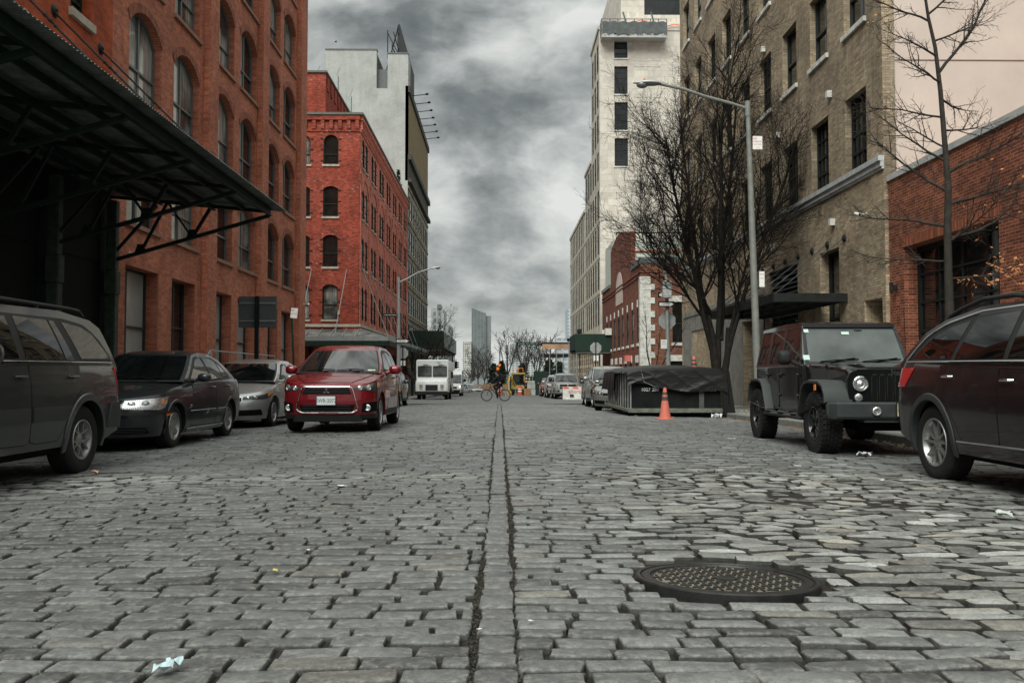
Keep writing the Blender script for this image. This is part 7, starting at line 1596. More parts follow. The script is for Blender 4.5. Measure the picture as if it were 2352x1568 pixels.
def flat_sign(name, label, cat, c, w, h, face, Y_n=(0, -1, 0), rot=0, tilt=0, post=None, posth=None, lines=(), bg_=None, group=None, th=.006):
    """sign centred at c (world); its post runs down to the ground if post is a radius"""
    c = Vector(c); z0 = posth if posth is not None else c.z-h; t = thing(name, label, cat, (c.x, c.y, z0 if post else c.z), rot, group); o = Vector((0, 0, c.z-t.location.z))
    mb = MB(); Mx = Matrix.Rotation(tilt, 3, 'Y'); mb.obox(o, (w, th, h), Mx); p = mb.build('sign_plate', bg_ or M['sign_white'], t, angle=0)
    for s_, sz, dx, dz, m in lines: text('sign_text', s_, sz, TM(o + Mx @ Vector((dx, -th/2-.001, dz)), Mx @ Vector((1, 0, 0)), (0, -1, 0)), m, p, .0008)
    if post: mb = MB(); mb.tube([(0, .03, 0), (Mx @ Vector((0, 0, 1))).x*0+0*o, ] if 0 else [(0, .035, 0), (0, .035, o.z+h*.55)], post, 8); mb.build('post', face, t)
    return t
K, W_, RD = M['sign_black'], M['sign_white'], M['sign_red']
def onpole(name, label, px, py, Y, w, h, lines, bg_, group='parking signs', back=None):
    c = at(px, py, Y-.14); t = flat_sign(name, label, 'sign', c, w, h, M['galv'], lines=lines, bg_=bg_, group=group)
    mb = MB(); mb.box((-w*.48, .0, -.02), (-w*.3, .10, .02)); mb.build('bracket', M['galv'], t, angle=0); return t
onpole('parking_sign', 'red and white parking sign high on the right street lamp', 1740, 328, 23.6, .26, .36, [('NO', .085, -.08, .11, RD), ('PARKING', .055, .0, .03, RD), ('ANYTIME', .05, 0, -.05, RD), ('<--->', .05, 0, -.13, RD)], W_)
onpole('parking_sign', 'small white sign low on the right street lamp', 1750, 641, 23.6, .14, .42, [('NO', .06, 0, .13, RD), ('STOP', .04, 0, .02, RD)], W_)
t = onpole('street_name_sign', 'black street name sign reading WASHINGTON ST on the far left lamp', 897, 723.5, 58.8, .92, .22, [('WASHINGTON ST', .105, 0, 0, W_)], K, None)
def oneway(label, px, py, Y, w=.92, h=.31, left=False):
    t = thing('one_way_sign', label, 'sign', tuple(at(px, py, Y)), 0, 'one way signs'); mb = MB(); mb.box((-w/2, 0, -h/2), (w/2, .006, h/2)); p = mb.build('sign_plate', K, t, angle=0); s = -1 if left else 1
    mb = MB(); a = [(-w*.43, h*.26), (w*.2, h*.26), (w*.2, h*.38), (w*.43, 0), (w*.2, -h*.38), (w*.2, -h*.26), (-w*.43, -h*.26)]; mb.prism([(s*x, -.003, z) for x, z in a], (0, .0025, 0)); mb.build('arrow', W_, p, angle=0)
    text('sign_text', 'ONE WAY', h*.42, TM((-.05*s, -.005, -.0), (1, 0, 0), (0, -1, 0)), K, p, .001, sx=.85); return t
oneway('black ONE WAY sign with a white arrow on the far left lamp', 925, 783, 58.6); oneway('ONE WAY sign on the signal pole at the right corner', 1531, 698.5, 36.4, .68, .24); oneway('left pointing arrow sign behind the metal box on the right signal pole', 1525, 677, 36.75, .5, .24, True)
def stop_back(label, px, py, Y, x=None, post_top=None):
    c = at(px, py, Y); z0 = SWK(Y) if abs(c.x) > 6.2 else G(c.x, Y); t = thing('stop_sign', label, 'sign', (c.x, Y, z0), 0, 'stop signs seen from behind'); mb = MB(); octagon(mb, (0, .04, c.z-z0), .40, .005); mb.build('sign_plate', M['sign_back'], t, angle=0)
    mb = MB(); mb.box((-.035, 0, 0), (.035, .035, c.z-z0+(.75 if post_top is None else post_top))); mb.build('post', M['steel_black'], t, angle=0)
    mb = MB(); mb.box((-.15, .04, c.z-z0-.85), (.18, .046, c.z-z0-.5)); mb.build('lower_plate', M['sign_white'], t, angle=0); return t
stop_back('back of the octagonal stop sign beside the far left lamp', 925, 811, 60.3, post_top=.5); stop_back('back of the octagonal stop sign in front of the right scaffold shed', 1368.5, 799, 58.3)
# signal pole at the right near corner
c = at(1537, 840, 36.6); z0 = SWK(36.6); sp = thing('signal_pole', 'grey metal pole with a pale control box at the right corner', 'pole', (c.x, 36.6, z0)); T = at(1528, 542, 36.6)-Vector((c.x, 36.6, z0))
mb = MB(); mb.tube([(0, 0, 0), T], [.10, .07], 10); mb.tube([(0, 0, 0), (0, 0, .3)], [.17, .13], 10); mb.tube([T*.78, T*.80], .13, 8); mb.build('pole', M['galv'], sp)
q = at(1532, 665.5, 36.35) - Vector((c.x, 36.6, z0)); mb = MB(); mb.bbox((q.x-.18, q.y-.16, q.z-.36), (q.x+.18, q.y+.1, q.z+.36), .03); cb_ = mb.build('control_box', plain('pale_box', (.42,.43,.42), .5, dirt=.2), sp)
mb = MB()
for i in range(6): mb.box((q.x-.14, q.y-.165, q.z+.12+i*.033), (q.x+.14, q.y-.16, q.z+.135+i*.033))
mb.build('vent', M['frame_grey'], cb_, angle=0)
q = at(1533.5, 736, 36.6); t = thing('stop_sign', 'back of the octagonal stop sign on the right corner signal pole', 'sign', (q.x, 36.72, q.z), 0, 'stop signs seen from behind'); mb = MB(); octagon(mb, (0, 0, 0), .38, .005); mb.build('sign_plate', M['sign_back'], t, angle=0)
flat_sign('parking_sign', 'small white sign low on the right corner signal pole', 'sign', at(1525, 790, 36.45), .26, .38, M['galv'], lines=[('NO', .08, 0, .1, K), ('STANDING', .04, 0, 0, K)], bg_=W_, group='parking signs')
# big sign seen from behind on the left pavement
c = at(590, 716, 24.6); bs = thing('road_sign', 'large grey road sign seen from behind on a black post on the left pavement', 'sign', (c.x, 24.6, SWK(24.6))); zc_ = c.z-SWK(24.6)
mb = MB(); mb.bbox((-.53, .08, zc_-.44), (.53, .09, zc_+.44), .004); mb.build('sign_plate', plain('grey_sign_back', (.12,.125,.125), .6, .2, var=.12), bs, angle=0)
mb = MB(); 
for z in (.25, -.25): mb.box((-.5, .05, zc_+z-.02), (.5, .078, zc_+z+.02))
mb.build('rail', M['sign_back'], bs, angle=0)
mb = MB(); mb.box((-.055, -.03, 0), (.055, .05, zc_+.44)); mb.build('post', M['steel_black'], bs, angle=0)
c = at(675, 719, 28.8); ps_ = thing('parking_sign', 'red and white parking sign on a leaning dark post on the left pavement', 'sign', (at(679, 850, 28.8).x, 28.8, SWK(28.8)), 0, 'parking signs'); o = c - Vector(ps_.location)
mb = MB(); mb.tube([(0, 0, 0), (o.x-.08, 0, o.z+.2)], .035, 6); mb.build('post', M['steel_green'], ps_); mb = MB(); Mx = Matrix.Rotation(R(-6), 3, 'Y'); mb.obox(o+Vector((.02, -.05, 0)), (.22, .006, .33), Mx.inverted()); p_ = mb.build('sign_plate', W_, ps_, angle=0)
text('sign_text', 'NO', .09, TM(o+Vector((-.04, -.055, .09)), (1, 0, .0), (0, -1, 0)), RD, p_, .001); text('sign_text', 'PARKING', .045, TM(o+Vector((.02, -.055, -.02)), (1, 0, 0), (0, -1, 0)), RD, p_, .001)
# entry platform and handrail on the left
pt_ = thing('entry_platform', 'raised concrete entry platform with a thin metal handrail along the brown brick building', 'platform', (-9.8, 31.5, .0)); mb = MB(); mb.box((XL+.003, 27.6, -.4), (-9.0, 36.2, .55)); mb.box((XL+.003, 36.2, -.6), (-9.0, 36.8, .35)); mb.box((XL+.003, 27.0, -.4), (-9.0, 27.6, .3)); mb.build('slab', M['concrete'], pt_, world=True, angle=0)
mb = MB(); mb.tube([(-9.05, 26.9, 1.15), (-9.05, 27.5, 1.76), (-9.05, 35.4, 1.76), (-9.05, 36.6, 1.3)], .022, 6)
for y in (27.5, 29.5, 31.5, 33.5, 35.4): mb.tube([(-9.05, y, .5), (-9.05, y, 1.76)], .02, 6)
mb.tube([(-9.05, 26.9, .1), (-9.05, 26.9, 1.15)], .02, 6); mb.build('handrail', M['galv'], pt_, world=True)
# ------------------------------------------------------------------ dumpster
dp = thing('dumpster', 'black ribbed roll-off dumpster on the right side of the street', 'dumpster', (4.83, 26.6, G(4.8, 26.6)))
dm = plain('dumpster_steel', (.008,.009,.009), .6, var=.5, scale=3, bump=.4, dirt=.12); D0, D1, E0, E1, Hb, Ht = -1.22, 1.22, -2.6, 2.6, .22, 1.30
mb = MB(); mb.box((D0, E0, Hb), (D1, E0+.06, Ht)); mb.box((D0, E1-.06, Hb), (D1, E1, Ht)); mb.box((D0, E0+.06, Hb), (D0+.06, E1-.06, Ht)); mb.box((D1-.06, E0+.06, Hb), (D1, E1-.06, Ht)); mb.box((D0+.06, E0+.06, Hb), (D1-.06, E1-.06, Hb+.06)); mb.build('box', dm, dp, angle=0)
mb = MB()
for i in range(11):
    y = E0+.06+i*.5; mb.box((D0-.035, y, Hb+.04), (D0-.001, y+.06, Ht-.02))
mb.build('rib', plain('worn_dumpster_edge', (.26,.26,.25), .5, .3, var=.4, dirt=.3), dp, angle=0)
mb = MB(); lt = plain('worn_steel_edge', (.16,.17,.14), .55, .3, var=.35, dirt=.45)
mb.bbox((D0-.1, E0-.06, Hb-.06), (D1+.05, E0+.02, Hb+.06), .01); mb.bbox((D0-.12, E0, Hb-.04), (D0-.02, E1, Hb+.05), .01); mb.bbox((D1+.02, E0, Hb-.04), (D1+.12, E1, Hb+.05), .01); mb.build('bottom_rail', lt, dp)
mb = MB(); mb.bbox((.62, E0-.05, Hb), (.76, E0-.003, Ht-.05), .01); mb.bbox((-.35, E0-.05, Hb+.7), (-.2, E0-.003, Ht-.05), .01); mb.build('door_post', plain('grey_post', (.07,.075,.072), .6, var=.4, dirt=.4), dp)
mb = MB()
for x in (-.75, .85):
    for y in (E0+.3, E1-.4): mb.tube([(x-.22, y, .10), (x+.22, y, .10)], .10, 14)
mb.build('roller', M['steel_black'], dp)
text('dumpster_number', '1027 288', .13, TM((-.72, E0-.004, .79), (1, 0, 0), (0, -1, 0)), W_, dp, .002); text('dumpster_number', '288', .13, TM((1.0, E0-.004, .79), (1, 0, 0), (0, -1, 0)), W_, dp, .002)
tt_ = NT('black_tarpaulin'); o_ = tt_.obj(); tt_.col(tt_.mix(tt_.noise(o_, 3, 5, .6), (.007,.007,.007), (.018,.018,.017))); tt_.p(rough=.45, spec=.3); tt_.bump(tt_.noise(tt_.mapv(o_, (1.2, 1.2, 4), rot=(0, .5, 0)), 2.0, 3, .5, dist=.8), .35, .05)
tp = thing('tarpaulin', 'creased black tarpaulin draped over the dumpster', 'tarpaulin', (4.83, 26.6, G(4.8, 26.6)))
def tz_(x, y): return Ht + .10 + .09*math.cos(x*1.3)*math.cos(y*.55) + .008*math.sin(x*5+y*3.1) + .006*math.sin(y*6-x*2)
mb = MB(); nx, ny = 90, 70; X0_, X1_, Yy0, Yy1 = D0-.12, D1+.16, E0-.1, E1+.1
top = [[Vector((X0_+(X1_-X0_)*i/nx, Yy0+(Yy1-Yy0)*j/ny, tz_(X0_+(X1_-X0_)*i/nx, Yy0+(Yy1-Yy0)*j/ny) - .10*(abs(2*i/nx-1)**10) - .10*(abs(2*j/ny-1)**14))) for i in range(nx+1)] for j in range(ny+1)]; mb.grid(top)
rows = []
for k in range(15):                      # front drape with folds
    v = k/14; rows.append([Vector((p.x + .02*math.sin(v*4+p.x*7), p.y - .03 - .05*(1-abs(math.sin(p.x*1.9+v*2.6)))**3*v - .022*(1-abs(math.sin(p.x*4.3-v*3.6+1)))**4 - .012*(1-abs(math.sin(p.x*9+v*5)))**4*v, p.z - v*(.43+.05*math.sin(p.x*3)+(.10 if p.x > -.6 else -.25*(-.6-p.x))))) for p in top[0]])
mb.grid(rows)
for side, ii in ((0, 0), (1, nx)):      # sides: hangs on the far two thirds only on the street side
    rows = []
    for k in range(7):
        v = k/6; r = []
        for j in range(ny+1):
            p = top[j][ii]; t = j/ny; L = (.55 if t > .38 else .04) if side == 0 else .5+.3*(t < .12); r.append(Vector((p.x + (-1 if side == 0 else 1)*(.02+.05*v+.045*math.sin(p.y*8)*v), p.y, p.z - v*L)))
        rows.append(r)
    mb.grid(rows)
mb.prism([Vector((D1+.0, E0-.12, Ht)), Vector((D1+.22, E0-.1, Ht)), Vector((D1+.42, E0+.0, .05)), Vector((D1+.05, E0-.08, .10))], (0, .03, 0))
mb.build('sheet', tt_.m, tp, angle=70); mb = MB(); mb.tube([Vector((-.98, E0-.12, Ht+.02)), Vector((-.9, E0-.15, 1.0)), Vector((-.55, E0-.12, .85))], .008, 5); mb.build('tie_cord', M['galv'], tp)
# ------------------------------------------------------------------ cones, barrier, barrels
cone_m = NT('faded_cone_plastic'); o_ = cone_m.obj(); cone_m.col(cone_m.mix(cone_m.ramp(cone_m.noise(o_, 14, 5, .7), [(.4, 0), (.7, 1)]), (.58,.13,.085), (.36,.13,.10))); cone_m.p(rough=.7)
def cone(label, X, Y, z, h=.80, rot=0):
    t = thing('traffic_cone', label, 'traffic cone', (X, Y, z), rot, 'orange traffic cones'); mb = MB(); mb.lathe([(.15, .02), (.145, .04), (.118, .18), (.045, h*.93), (.03, h), (.02, h)], 28); mb.build('cone_body', cone_m.m, t)
    mb = MB(); mb.bbox((-.19, -.19, 0), (.19, .19, .03), .012); mb.build('base_plate', cone_m.m, t)
    mb = MB(); mb.lathe([(.083, h*.60), (.068, h*.72)], 28); mb.lathe([(.062, h*.77), (.051, h*.86)], 28); mb.v = [(x*1.03+.0, y*1.03, z_) for x, y, z_ in mb.v]; mb.build('collar', plain('grimy_reflective_band', (.06,.055,.05), .6, var=.4, dirt=.5), t); return t
cone('faded orange cone standing on the cobbles in front of the dumpster', 4.05, 21.5, G(4.05, 21.5)+.005, .78, .2)
cone('orange cone standing on the load behind the black tarpaulin', 5.68, 25.6, .84, .71, .5)
br = thing('water_barrier', 'white plastic road barrier with orange striped top and pink graffiti', 'barrier', (5.25, 60, G(5.2, 60))); mb = MB()
S = [(.27, 0), (.27, .12), (.2, .16), (.13, .5), (.08, .94), (-.08, .94), (-.13, .5), (-.2, .16), (-.27, .12), (-.27, 0)]; mb.prism([(-.95, y, z) for y, z in S], (1.9, 0, 0)); wpl = plain('white_plastic', (.58,.57,.53), .5, var=.1, dirt=.4); mb.build('shell', wpl, br, angle=30)
for x in (-.35, .45): mb = MB(); mb.box((x-.13, -.29, .28), (x+.13, -.15, .42)); mb.build('fork_slot', M['plastic_grey'], br, angle=0)
mb = MB()
for i in range(3): mb.prism([(-.85+i*.65, -.105, .80), (-.5+i*.65, -.105, .80), (-.6+i*.65, -.092, .93), (-.95+i*.65, -.092, .93)], (0, -.006, 0))
mb.build('orange_stripe', M['redlens'] if 0 else plain('orange_stripe', (.7,.12,.04), .5, var=.05), br, angle=0)
text('graffiti', 'amoro', .32, TM((-.15, -.15, .62), (1, 0, .02), (0, -1, .15)), plain('pink_graffiti', (.6,.16,.22), .6, bump=0), br, .002)
def barrel(label, X, Y):
    t = thing('traffic_barrel', label, 'barrel', (X, Y, G(X, Y)), 0, 'orange and white barrels at the roadworks'); mb = MB(); mb.lathe([(.3, 0), (.3, .06), (.25, .07), (.24, .35), (.22, .36), (.2, .9), (.12, .98), (0, 1.0)], 18); mb.build('drum', plain('orange_drum', (.42,.09,.05), .5, var=.1), t)
    mb = MB()
    for z in (.36, .62): mb.lathe([(.236-.04*z, z), (.23-.04*z, z+.13)], 18)
    mb.build('white_band', W_, t); return t
barrel('striped barrel seen through the bicycle frame', .05, 88); barrel('striped barrel nearer the green container', 2.0, 87.5)
# ------------------------------------------------------------------ roadworks: machine, container, workers
ym_ = plain('machine_yellow', (.38,.26,.07), .5, var=.15, dirt=.25); YM = 90.0; X_ = at(1190, 890, YM).x; mc = thing('compact_excavator', 'small yellow excavator with an open cab at the roadworks', 'excavator', (X_, YM, G(X_, YM)))
mb = MB(); 
for x in (-.6, .6): mb.bbox((x-.2, -1.1, .0), (x+.2, 1.1, .5), .12)
mb.build('track', M['rubber'], mc); mb = MB(); mb.bbox((-.7, -.8, .55), (.7, 1.0, 1.0), .08); mb.build('chassis', ym_, mc)
mb = MB()
for x, y in ((-.62, -.6), (.62, -.6), (-.62, .6), (.62, .6)): mb.box((x-.05, y-.05, 1.0), (x+.05, y+.05, 2.15))
mb.bbox((-.72, -.75, 2.1), (.72, .75, 2.28), .04); mb.build('cab_frame', ym_, mc); mb = MB(); mb.box((-.55, -.55, 1.02), (.55, -.5, 2.08)); mb.build('cab_glass', M['cglass'], mc, angle=0)
mb = MB(); mb.tube([(-.2, -.7, .9), (-.9, -1.4, 1.9), (-1.0, -1.9, 1.4), (-.95, -2.2, .5)], .10, 6); mb.bbox((-1.2, -2.5, .0), (-.7, -2.0, .45), .06); mb.build('boom', ym_, mc)
mb = MB()
for x in (-.5, 0, .5): mb.tube([(x, 0, 2.28), (x, 0, 2.75)], .025, 5)
mb.tube([(-.5, 0, 2.75), (.5, 0, 2.75)], .025, 5); mb.build('lamp_rack', M['amber'], mc)
cg_ = plain('dark_green_panel', (.012,.030,.022), .7, var=.3, dirt=.2)
x0 = at(1229, 880, 91).x; ct = thing('site_container', 'dark green site container beside the roadworks', 'container', (x0+.55, 93, G(x0, 93))); mb = MB(); mb.box((-.55, -2, 0), (.75, 2, 2.5)); 
for i in range(7): mb.box((-.5+i*.17, -2.03, .1), (-.42+i*.17, -2.0, 2.4))
mb.build('body', cg_, ct, angle=0)
ft = thing('site_fence', 'low dark green fence panels behind the yellow excavator', 'fence', (3, 98, G(3, 98))); mb = MB(); mb.box((-2.2, 0, .1), (1.6, .05, 2.0)); mb.build('panel', cg_, ft, angle=0); mb = MB()
for i in range(5): mb.box((-2.2+i*.94, -.06, 0), (-2.14+i*.94, 0, 2.15))
mb.box((-2.2, -.06, 2.05), (1.6, 0, 2.1)); mb.build('post', M['galv'], ft, angle=0)
cr_ = thing('pallet_stack', 'stack of pale wrapped crates right of the excavator', 'crates', (at(1220, 890, 88).x, 88, G(3, 88))); mb = MB()
for i, (w2, h0, h1) in enumerate(((.42, 0, .6), (.40, .62, 1.15), (.36, 1.17, 1.45))): mb.bbox((-w2, -.4, h0), (w2, .4, h1), .03)
mb.build('crate', plain('pale_wrap', (.33,.34,.33), .5, var=.3, scale=2), cr_); cb2 = thing('plywood_box', 'brown plywood box at the feet of the worker', 'box', (at(1210.5, 890, 88).x, 87.6, G(2.8, 87.6))); mb = MB(); mb.bbox((-.32, -.3, 0), (.32, .3, .68), .015); mb.build('panel', plain('plywood', (.25,.13,.06), .8, var=.3), cb2)
# ------------------------------------------------------------------ people
def skin_mesh(name, joints, edges, mat, parent, sub=2, root=0):
    me = bpy.data.meshes.new(name); me.from_pydata([j[:3] for j in joints], edges, []); o = bpy.data.objects.new(name, me); COL.objects.link(o)
    m = o.modifiers.new('s', 'SKIN'); m.use_smooth_shade = True
    for v, j in zip(me.skin_vertices[0].data, joints): v.radius = (j[3], j[4] if len(j) > 4 else j[3])
    me.skin_vertices[0].data[root].use_root = True; s2 = o.modifiers.new('d', 'SUBSURF'); s2.levels = s2.render_levels = sub
    dg = bpy.context.evaluated_depsgraph_get(); m2 = bpy.data.meshes.new_from_object(o.evaluated_get(dg)); bpy.data.objects.remove(o); m2.name = name; m2.materials.clear(); m2.materials.append(mat); m2.shade_smooth()
    r = bpy.data.objects.new(name, m2); COL.objects.link(r); r.parent = parent; return r
skinm = plain('skin', (.34,.2,.14), .6, var=.08, bump=0); dark = plain('black_clothing', (.012,.013,.015), .85, var=.4, bump=.3); darkb = plain('dark_blue_jacket', (.016,.018,.024), .8, var=.4, bump=.3)
def human(root, J, top=dark, legs=dark, shoes=dark, hair=None, helmet=None, face=(1, 0)):
    """J: dict of joints (x,y,z). builds the body, clothes, face, hair"""
    g = lambda k, r, r2=None: tuple(J[k]) + (r, r2 or r)
    names = ['pelvis', 'spine', 'chest', 'neck', 'head0', 'head1', 'shL', 'elL', 'wrL', 'shR', 'elR', 'wrR', 'hipL', 'knL', 'anL', 'toL', 'hipR', 'knR', 'anR', 'toR']
    rad = dict(pelvis=(.13,.10), spine=(.12,.10), chest=(.14,.10), neck=.05, head0=.07, head1=.085, shL=.06, elL=.042, wrL=.03, shR=.06, elR=.042, wrR=.03, hipL=.085, knL=.055, anL=.04, toL=.035, hipR=.085, knR=.055, anR=.04, toR=.035)
    jt = []; idx = {}
    for n_ in names: r = rad[n_]; r = r if isinstance(r, tuple) else (r, r); idx[n_] = len(jt); jt.append(tuple(J[n_]) + r)
    E = [('pelvis', 'spine'), ('spine', 'chest'), ('chest', 'neck'), ('neck', 'head0'), ('head0', 'head1'), ('chest', 'shL'), ('shL', 'elL'), ('elL', 'wrL'), ('chest', 'shR'), ('shR', 'elR'), ('elR', 'wrR'), ('pelvis', 'hipL'), ('hipL', 'knL'), ('knL', 'anL'), ('anL', 'toL'), ('pelvis', 'hipR'), ('hipR', 'knR'), ('knR', 'anR'), ('anR', 'toR')]
    ed = [(idx[a], idx[b]) for a, b in E]
    for s_ in 'LR':                    # hands: palm and five bent fingers
        w_ = Vector(J['wr'+s_]); d = (w_-Vector(J['el'+s_])).normalized(); sd = d.cross(Vector((0, 0, 1))); sd = sd.normalized() if sd.length > .1 else Vector((0, 1, 0)); dn = d.cross(sd); pm = w_+d*.07; pi = len(jt); jt.append(tuple(pm)+(.034, .018)); ed.append((idx['wr'+s_], pi))
        for k, (off_, L) in enumerate(((-.03, .06), (-.01, .075), (.01, .07), (.03, .055))): a = pm + sd*off_ + d*.03; b = a + d*L*.6 - dn*.01; c = b + d*L*.3 - dn*.03; jt += [tuple(a)+(.009,), tuple(b)+(.008,), tuple(c)+(.007,)]; n_ = len(jt); ed += [(pi, n_-3), (n_-3, n_-2), (n_-2, n_-1)]
        a = w_ + d*.03 + sd*.035; b = a + d*.03 + sd*.02; jt += [tuple(a)+(.011,), tuple(b)+(.009,)]; n_ = len(jt); ed += [(idx['wr'+s_], n_-2), (n_-2, n_-1)]
    skin_mesh('body', jt, ed, skinm, root, 1)
    def cloth(nm, keys, m, grow, extra=0):
        jj = [tuple(J[k]) + tuple(q+grow for q in (rad[k] if isinstance(rad[k], tuple) else (rad[k],)*2)) for k in keys]; ix = {k: i for i, k in enumerate(keys)}; ee = [(ix[a], ix[b]) for a, b in E if a in ix and b in ix]; skin_mesh(nm, jj, ee, m, root, 2)
    cloth('jacket', ['pelvis', 'spine', 'chest', 'shL', 'elL', 'wrL', 'shR', 'elR', 'wrR'], top, .022); cloth('trousers', ['pelvis', 'hipL', 'knL', 'anL', 'hipR', 'knR', 'anR'], legs, .02)
    for s_ in 'LR': skin_mesh('shoe', [tuple(J['an'+s_])+(.05, .05), tuple(J['to'+s_])+(.05, .035)], [(0, 1)], shoes, root, 2)
    h = Vector(J['head0']).lerp(Vector(J['head1']), .5); f = Vector((face[0], face[1], 0)); sd = Vector((-f.y, f.x, 0)); mb = MB(); mb.blob(h+f*.10-Vector((0,0,.02)), .018, 6, 5)
    for q in (-1, 1): mb.blob(h+sd*q*.085, (.02, .02, .03), 6, 5)
    mb.build('nose_and_ears', skinm, root); mb = MB()
    for q in (-1, 1): mb.blob(h+f*.085+sd*q*.032+Vector((0,0,.01)), .011, 6, 5)
    mb.blob(h+f*.08-Vector((0,0,.06)), (.02, .025, .008), 6, 4); mb.build('eyes_and_mouth', M['gap'], root)
    mb = MB(); mb.blob(h+Vector((0,0,.05))-f*.02, (.105, .095, .085), 12, 7); mb.build('helmet' if helmet else 'hair', helmet or hair or M['gap'], root)
    if helmet: mb = MB(); mb.blob(h+Vector((0,0,.055))+f*.05, (.09, .09, .02), 10, 5); mb.build('visor', helmet, root)
YB = 54.5; XBk = at(1138.6, 900, YB).x; zb_ = G(XBk, YB)
bk_ = thing('bicycle', 'black bicycle ridden across the street toward the left', 'bicycle', (XBk, YB, zb_), PI); fm_ = plain('bike_frame', (.03,.032,.034), .35, .4, var=.1, bump=0)
Rw = .36
for x in (-.56, .56):
    mb = MB(); mb.lathe([(Rw-.055, -.012), (Rw-.04, -.024), (Rw-.012, -.024), (Rw, 0), (Rw-.012, .024), (Rw-.04, .024), (Rw-.055, .012)], 40, (x, 0, Rw), 'y'); wq = mb.build('wheel', M['rubber'], bk_)
    mb = MB()
    for k in range(16): a = 2*PI*k/16; mb.tube([(x, .02*(-1)**k, Rw), (x+math.cos(a)*(Rw-.05), 0, Rw+math.sin(a)*(Rw-.05))], .0022, 3)
    mb.tube([(x, -.04, Rw), (x, .04, Rw)], .02, 8); mb.lathe([(.08, .03), (.08, .033), (.0, .033)], 16, (x, 0, Rw), 'y'); mb.build('spokes', M['galv'], wq)
bb_ = (-.11, 0, .32); hd = (.36, 0, .86); st = (-.27, 0, .82)
mb = MB(); mb.tube([bb_, hd], .022, 8); mb.tube([bb_, st], .019, 8); mb.tube([st, (.34, 0, .92)], .019, 8); mb.tube([(.33, 0, .95), (.38, 0, .78)], .024, 8)
for y in (-.06, .06): mb.tube([bb_, (-.56, y, Rw)], .012, 6); mb.tube([st, (-.56, y, Rw)], .01, 6); mb.tube([(.38, y*.8, .78), (.56, y, Rw)], .016, 6)
mb.build('frame', fm_, bk_); mb = MB(); mb.tube([(.32, 0, .95), (.40, 0, 1.06)], .016, 6); mb.tube([(.38, -.32, 1.07), (.41, -.1, 1.05), (.41, .1, 1.05), (.38, .32, 1.07)], .014, 6); mb.build('handlebar', M['plastic'], bk_)
mb = MB(); mb.tube([st, (-.31, 0, .96)], .014, 6); mb.blob((-.30, 0, .98), (.14, .07, .03), 10, 6); mb.build('saddle', M['plastic'], bk_)
mb = MB(); mb.lathe([(.0, .055), (.09, .055), (.09, .06), (0, .06)], 18, bb_, 'y'); mb.tube([(-.11, .07, .32), (-.14, .09, .16)], .012, 5); mb.tube([(-.11, -.07, .32), (-.08, -.09, .48)], .012, 5)
for p in ((-.14, .13, .155), (-.08, -.13, .485)): mb.obox(p, (.09, .09, .02))
mb.build('crank', M['plastic'], bk_)
pe = thing('person', 'cyclist in dark clothes and helmet leaning on the handlebars while riding left', 'person', (XBk, YB, zb_), PI)
J = dict(pelvis=(-.29, 0, 1.07), spine=(-.24, 0, 1.24), chest=(-.14, 0, 1.46), neck=(-.07, 0, 1.62), head0=(-.03, 0, 1.69), head1=(-.01, 0, 1.82), shL=(-.12, .18, 1.52), elL=(.12, .26, 1.28), wrL=(.32, .28, 1.12), shR=(-.12, -.18, 1.52), elR=(.12, -.26, 1.28), wrR=(.32, -.28, 1.12),
         hipL=(-.28, .1, 1.02), knL=(-.0, .13, .64), anL=(-.17, .13, .27), toL=(-.05, .14, .19), hipR=(-.28, -.1, 1.02), knR=(.14, -.13, .93), anR=(-.09, -.13, .58), toR=(.03, -.14, .53))
human(pe, J, darkb, dark, dark, helmet=plain('black_helmet', (.012,.012,.013), .35, var=.1, bump=0)); 
bp_ = thing('backpack', 'bulky black backpack on the cyclist', 'backpack', (XBk, YB, zb_), PI); mb = MB(); rows = []
for x, z, a, b in ((-.20, 1.14, .03, .04), (-.30, 1.17, .10, .14), (-.38, 1.32, .14, .17), (-.36, 1.50, .14, .17), (-.30, 1.64, .11, .14), (-.24, 1.70, .04, .06)): rows.append([Vector((x-.02+a*math.cos(q), b*math.sin(q), z+.0)) for q in [2*PI*k/12 for k in range(12)]])
mb.grid(rows, True, True); mb.build('bag', dark, bp_, angle=70); mb = MB()
for y in (-.13, .13): mb.tube([(-.26, y, 1.62), (-.1, y, 1.66), (.02, y, 1.5), (-.1, y*1.1, 1.25), (-.28, y, 1.2)], .022, 6)
mb.build('strap', M['plastic'], bp_)
def stander(label, px, Y, top, hat, rot=0, s=1.0):
    X = at(px, 880, Y).x; t = thing('person', label, 'person', (X, Y, G(X, Y)), rot, None); J = dict(pelvis=(0, 0, .95), spine=(0, 0, 1.12), chest=(0, 0, 1.34), neck=(0, 0, 1.5), head0=(.01, 0, 1.57), head1=(.02, 0, 1.7), shL=(0, .18, 1.42), elL=(-.02, .24, 1.14), wrL=(.1, .22, .92), shR=(0, -.18, 1.42), elR=(-.02, -.24, 1.14), wrR=(.08, -.22, .92), hipL=(0, .1, .9), knL=(.02, .11, .5), anL=(0, .12, .09), toL=(.13, .14, .05), hipR=(0, -.1, .9), knR=(.02, -.11, .5), anR=(-.02, -.12, .09), toR=(.11, -.14, .05))
    human(t, J, top, dark, dark, helmet=hat); return t
stander('worker in black with a white hard hat standing by the plywood box', 1209, 89.2, dark, plain('white_hard_hat', (.7,.7,.68), .4, bump=0), -PI/2); stander('worker with a yellow hard hat behind the pale crates', 1216, 92.5, plain('tan_jacket', (.3,.24,.14), .8), plain('yellow_hard_hat', (.7,.5,.1), .4, bump=0), PI)
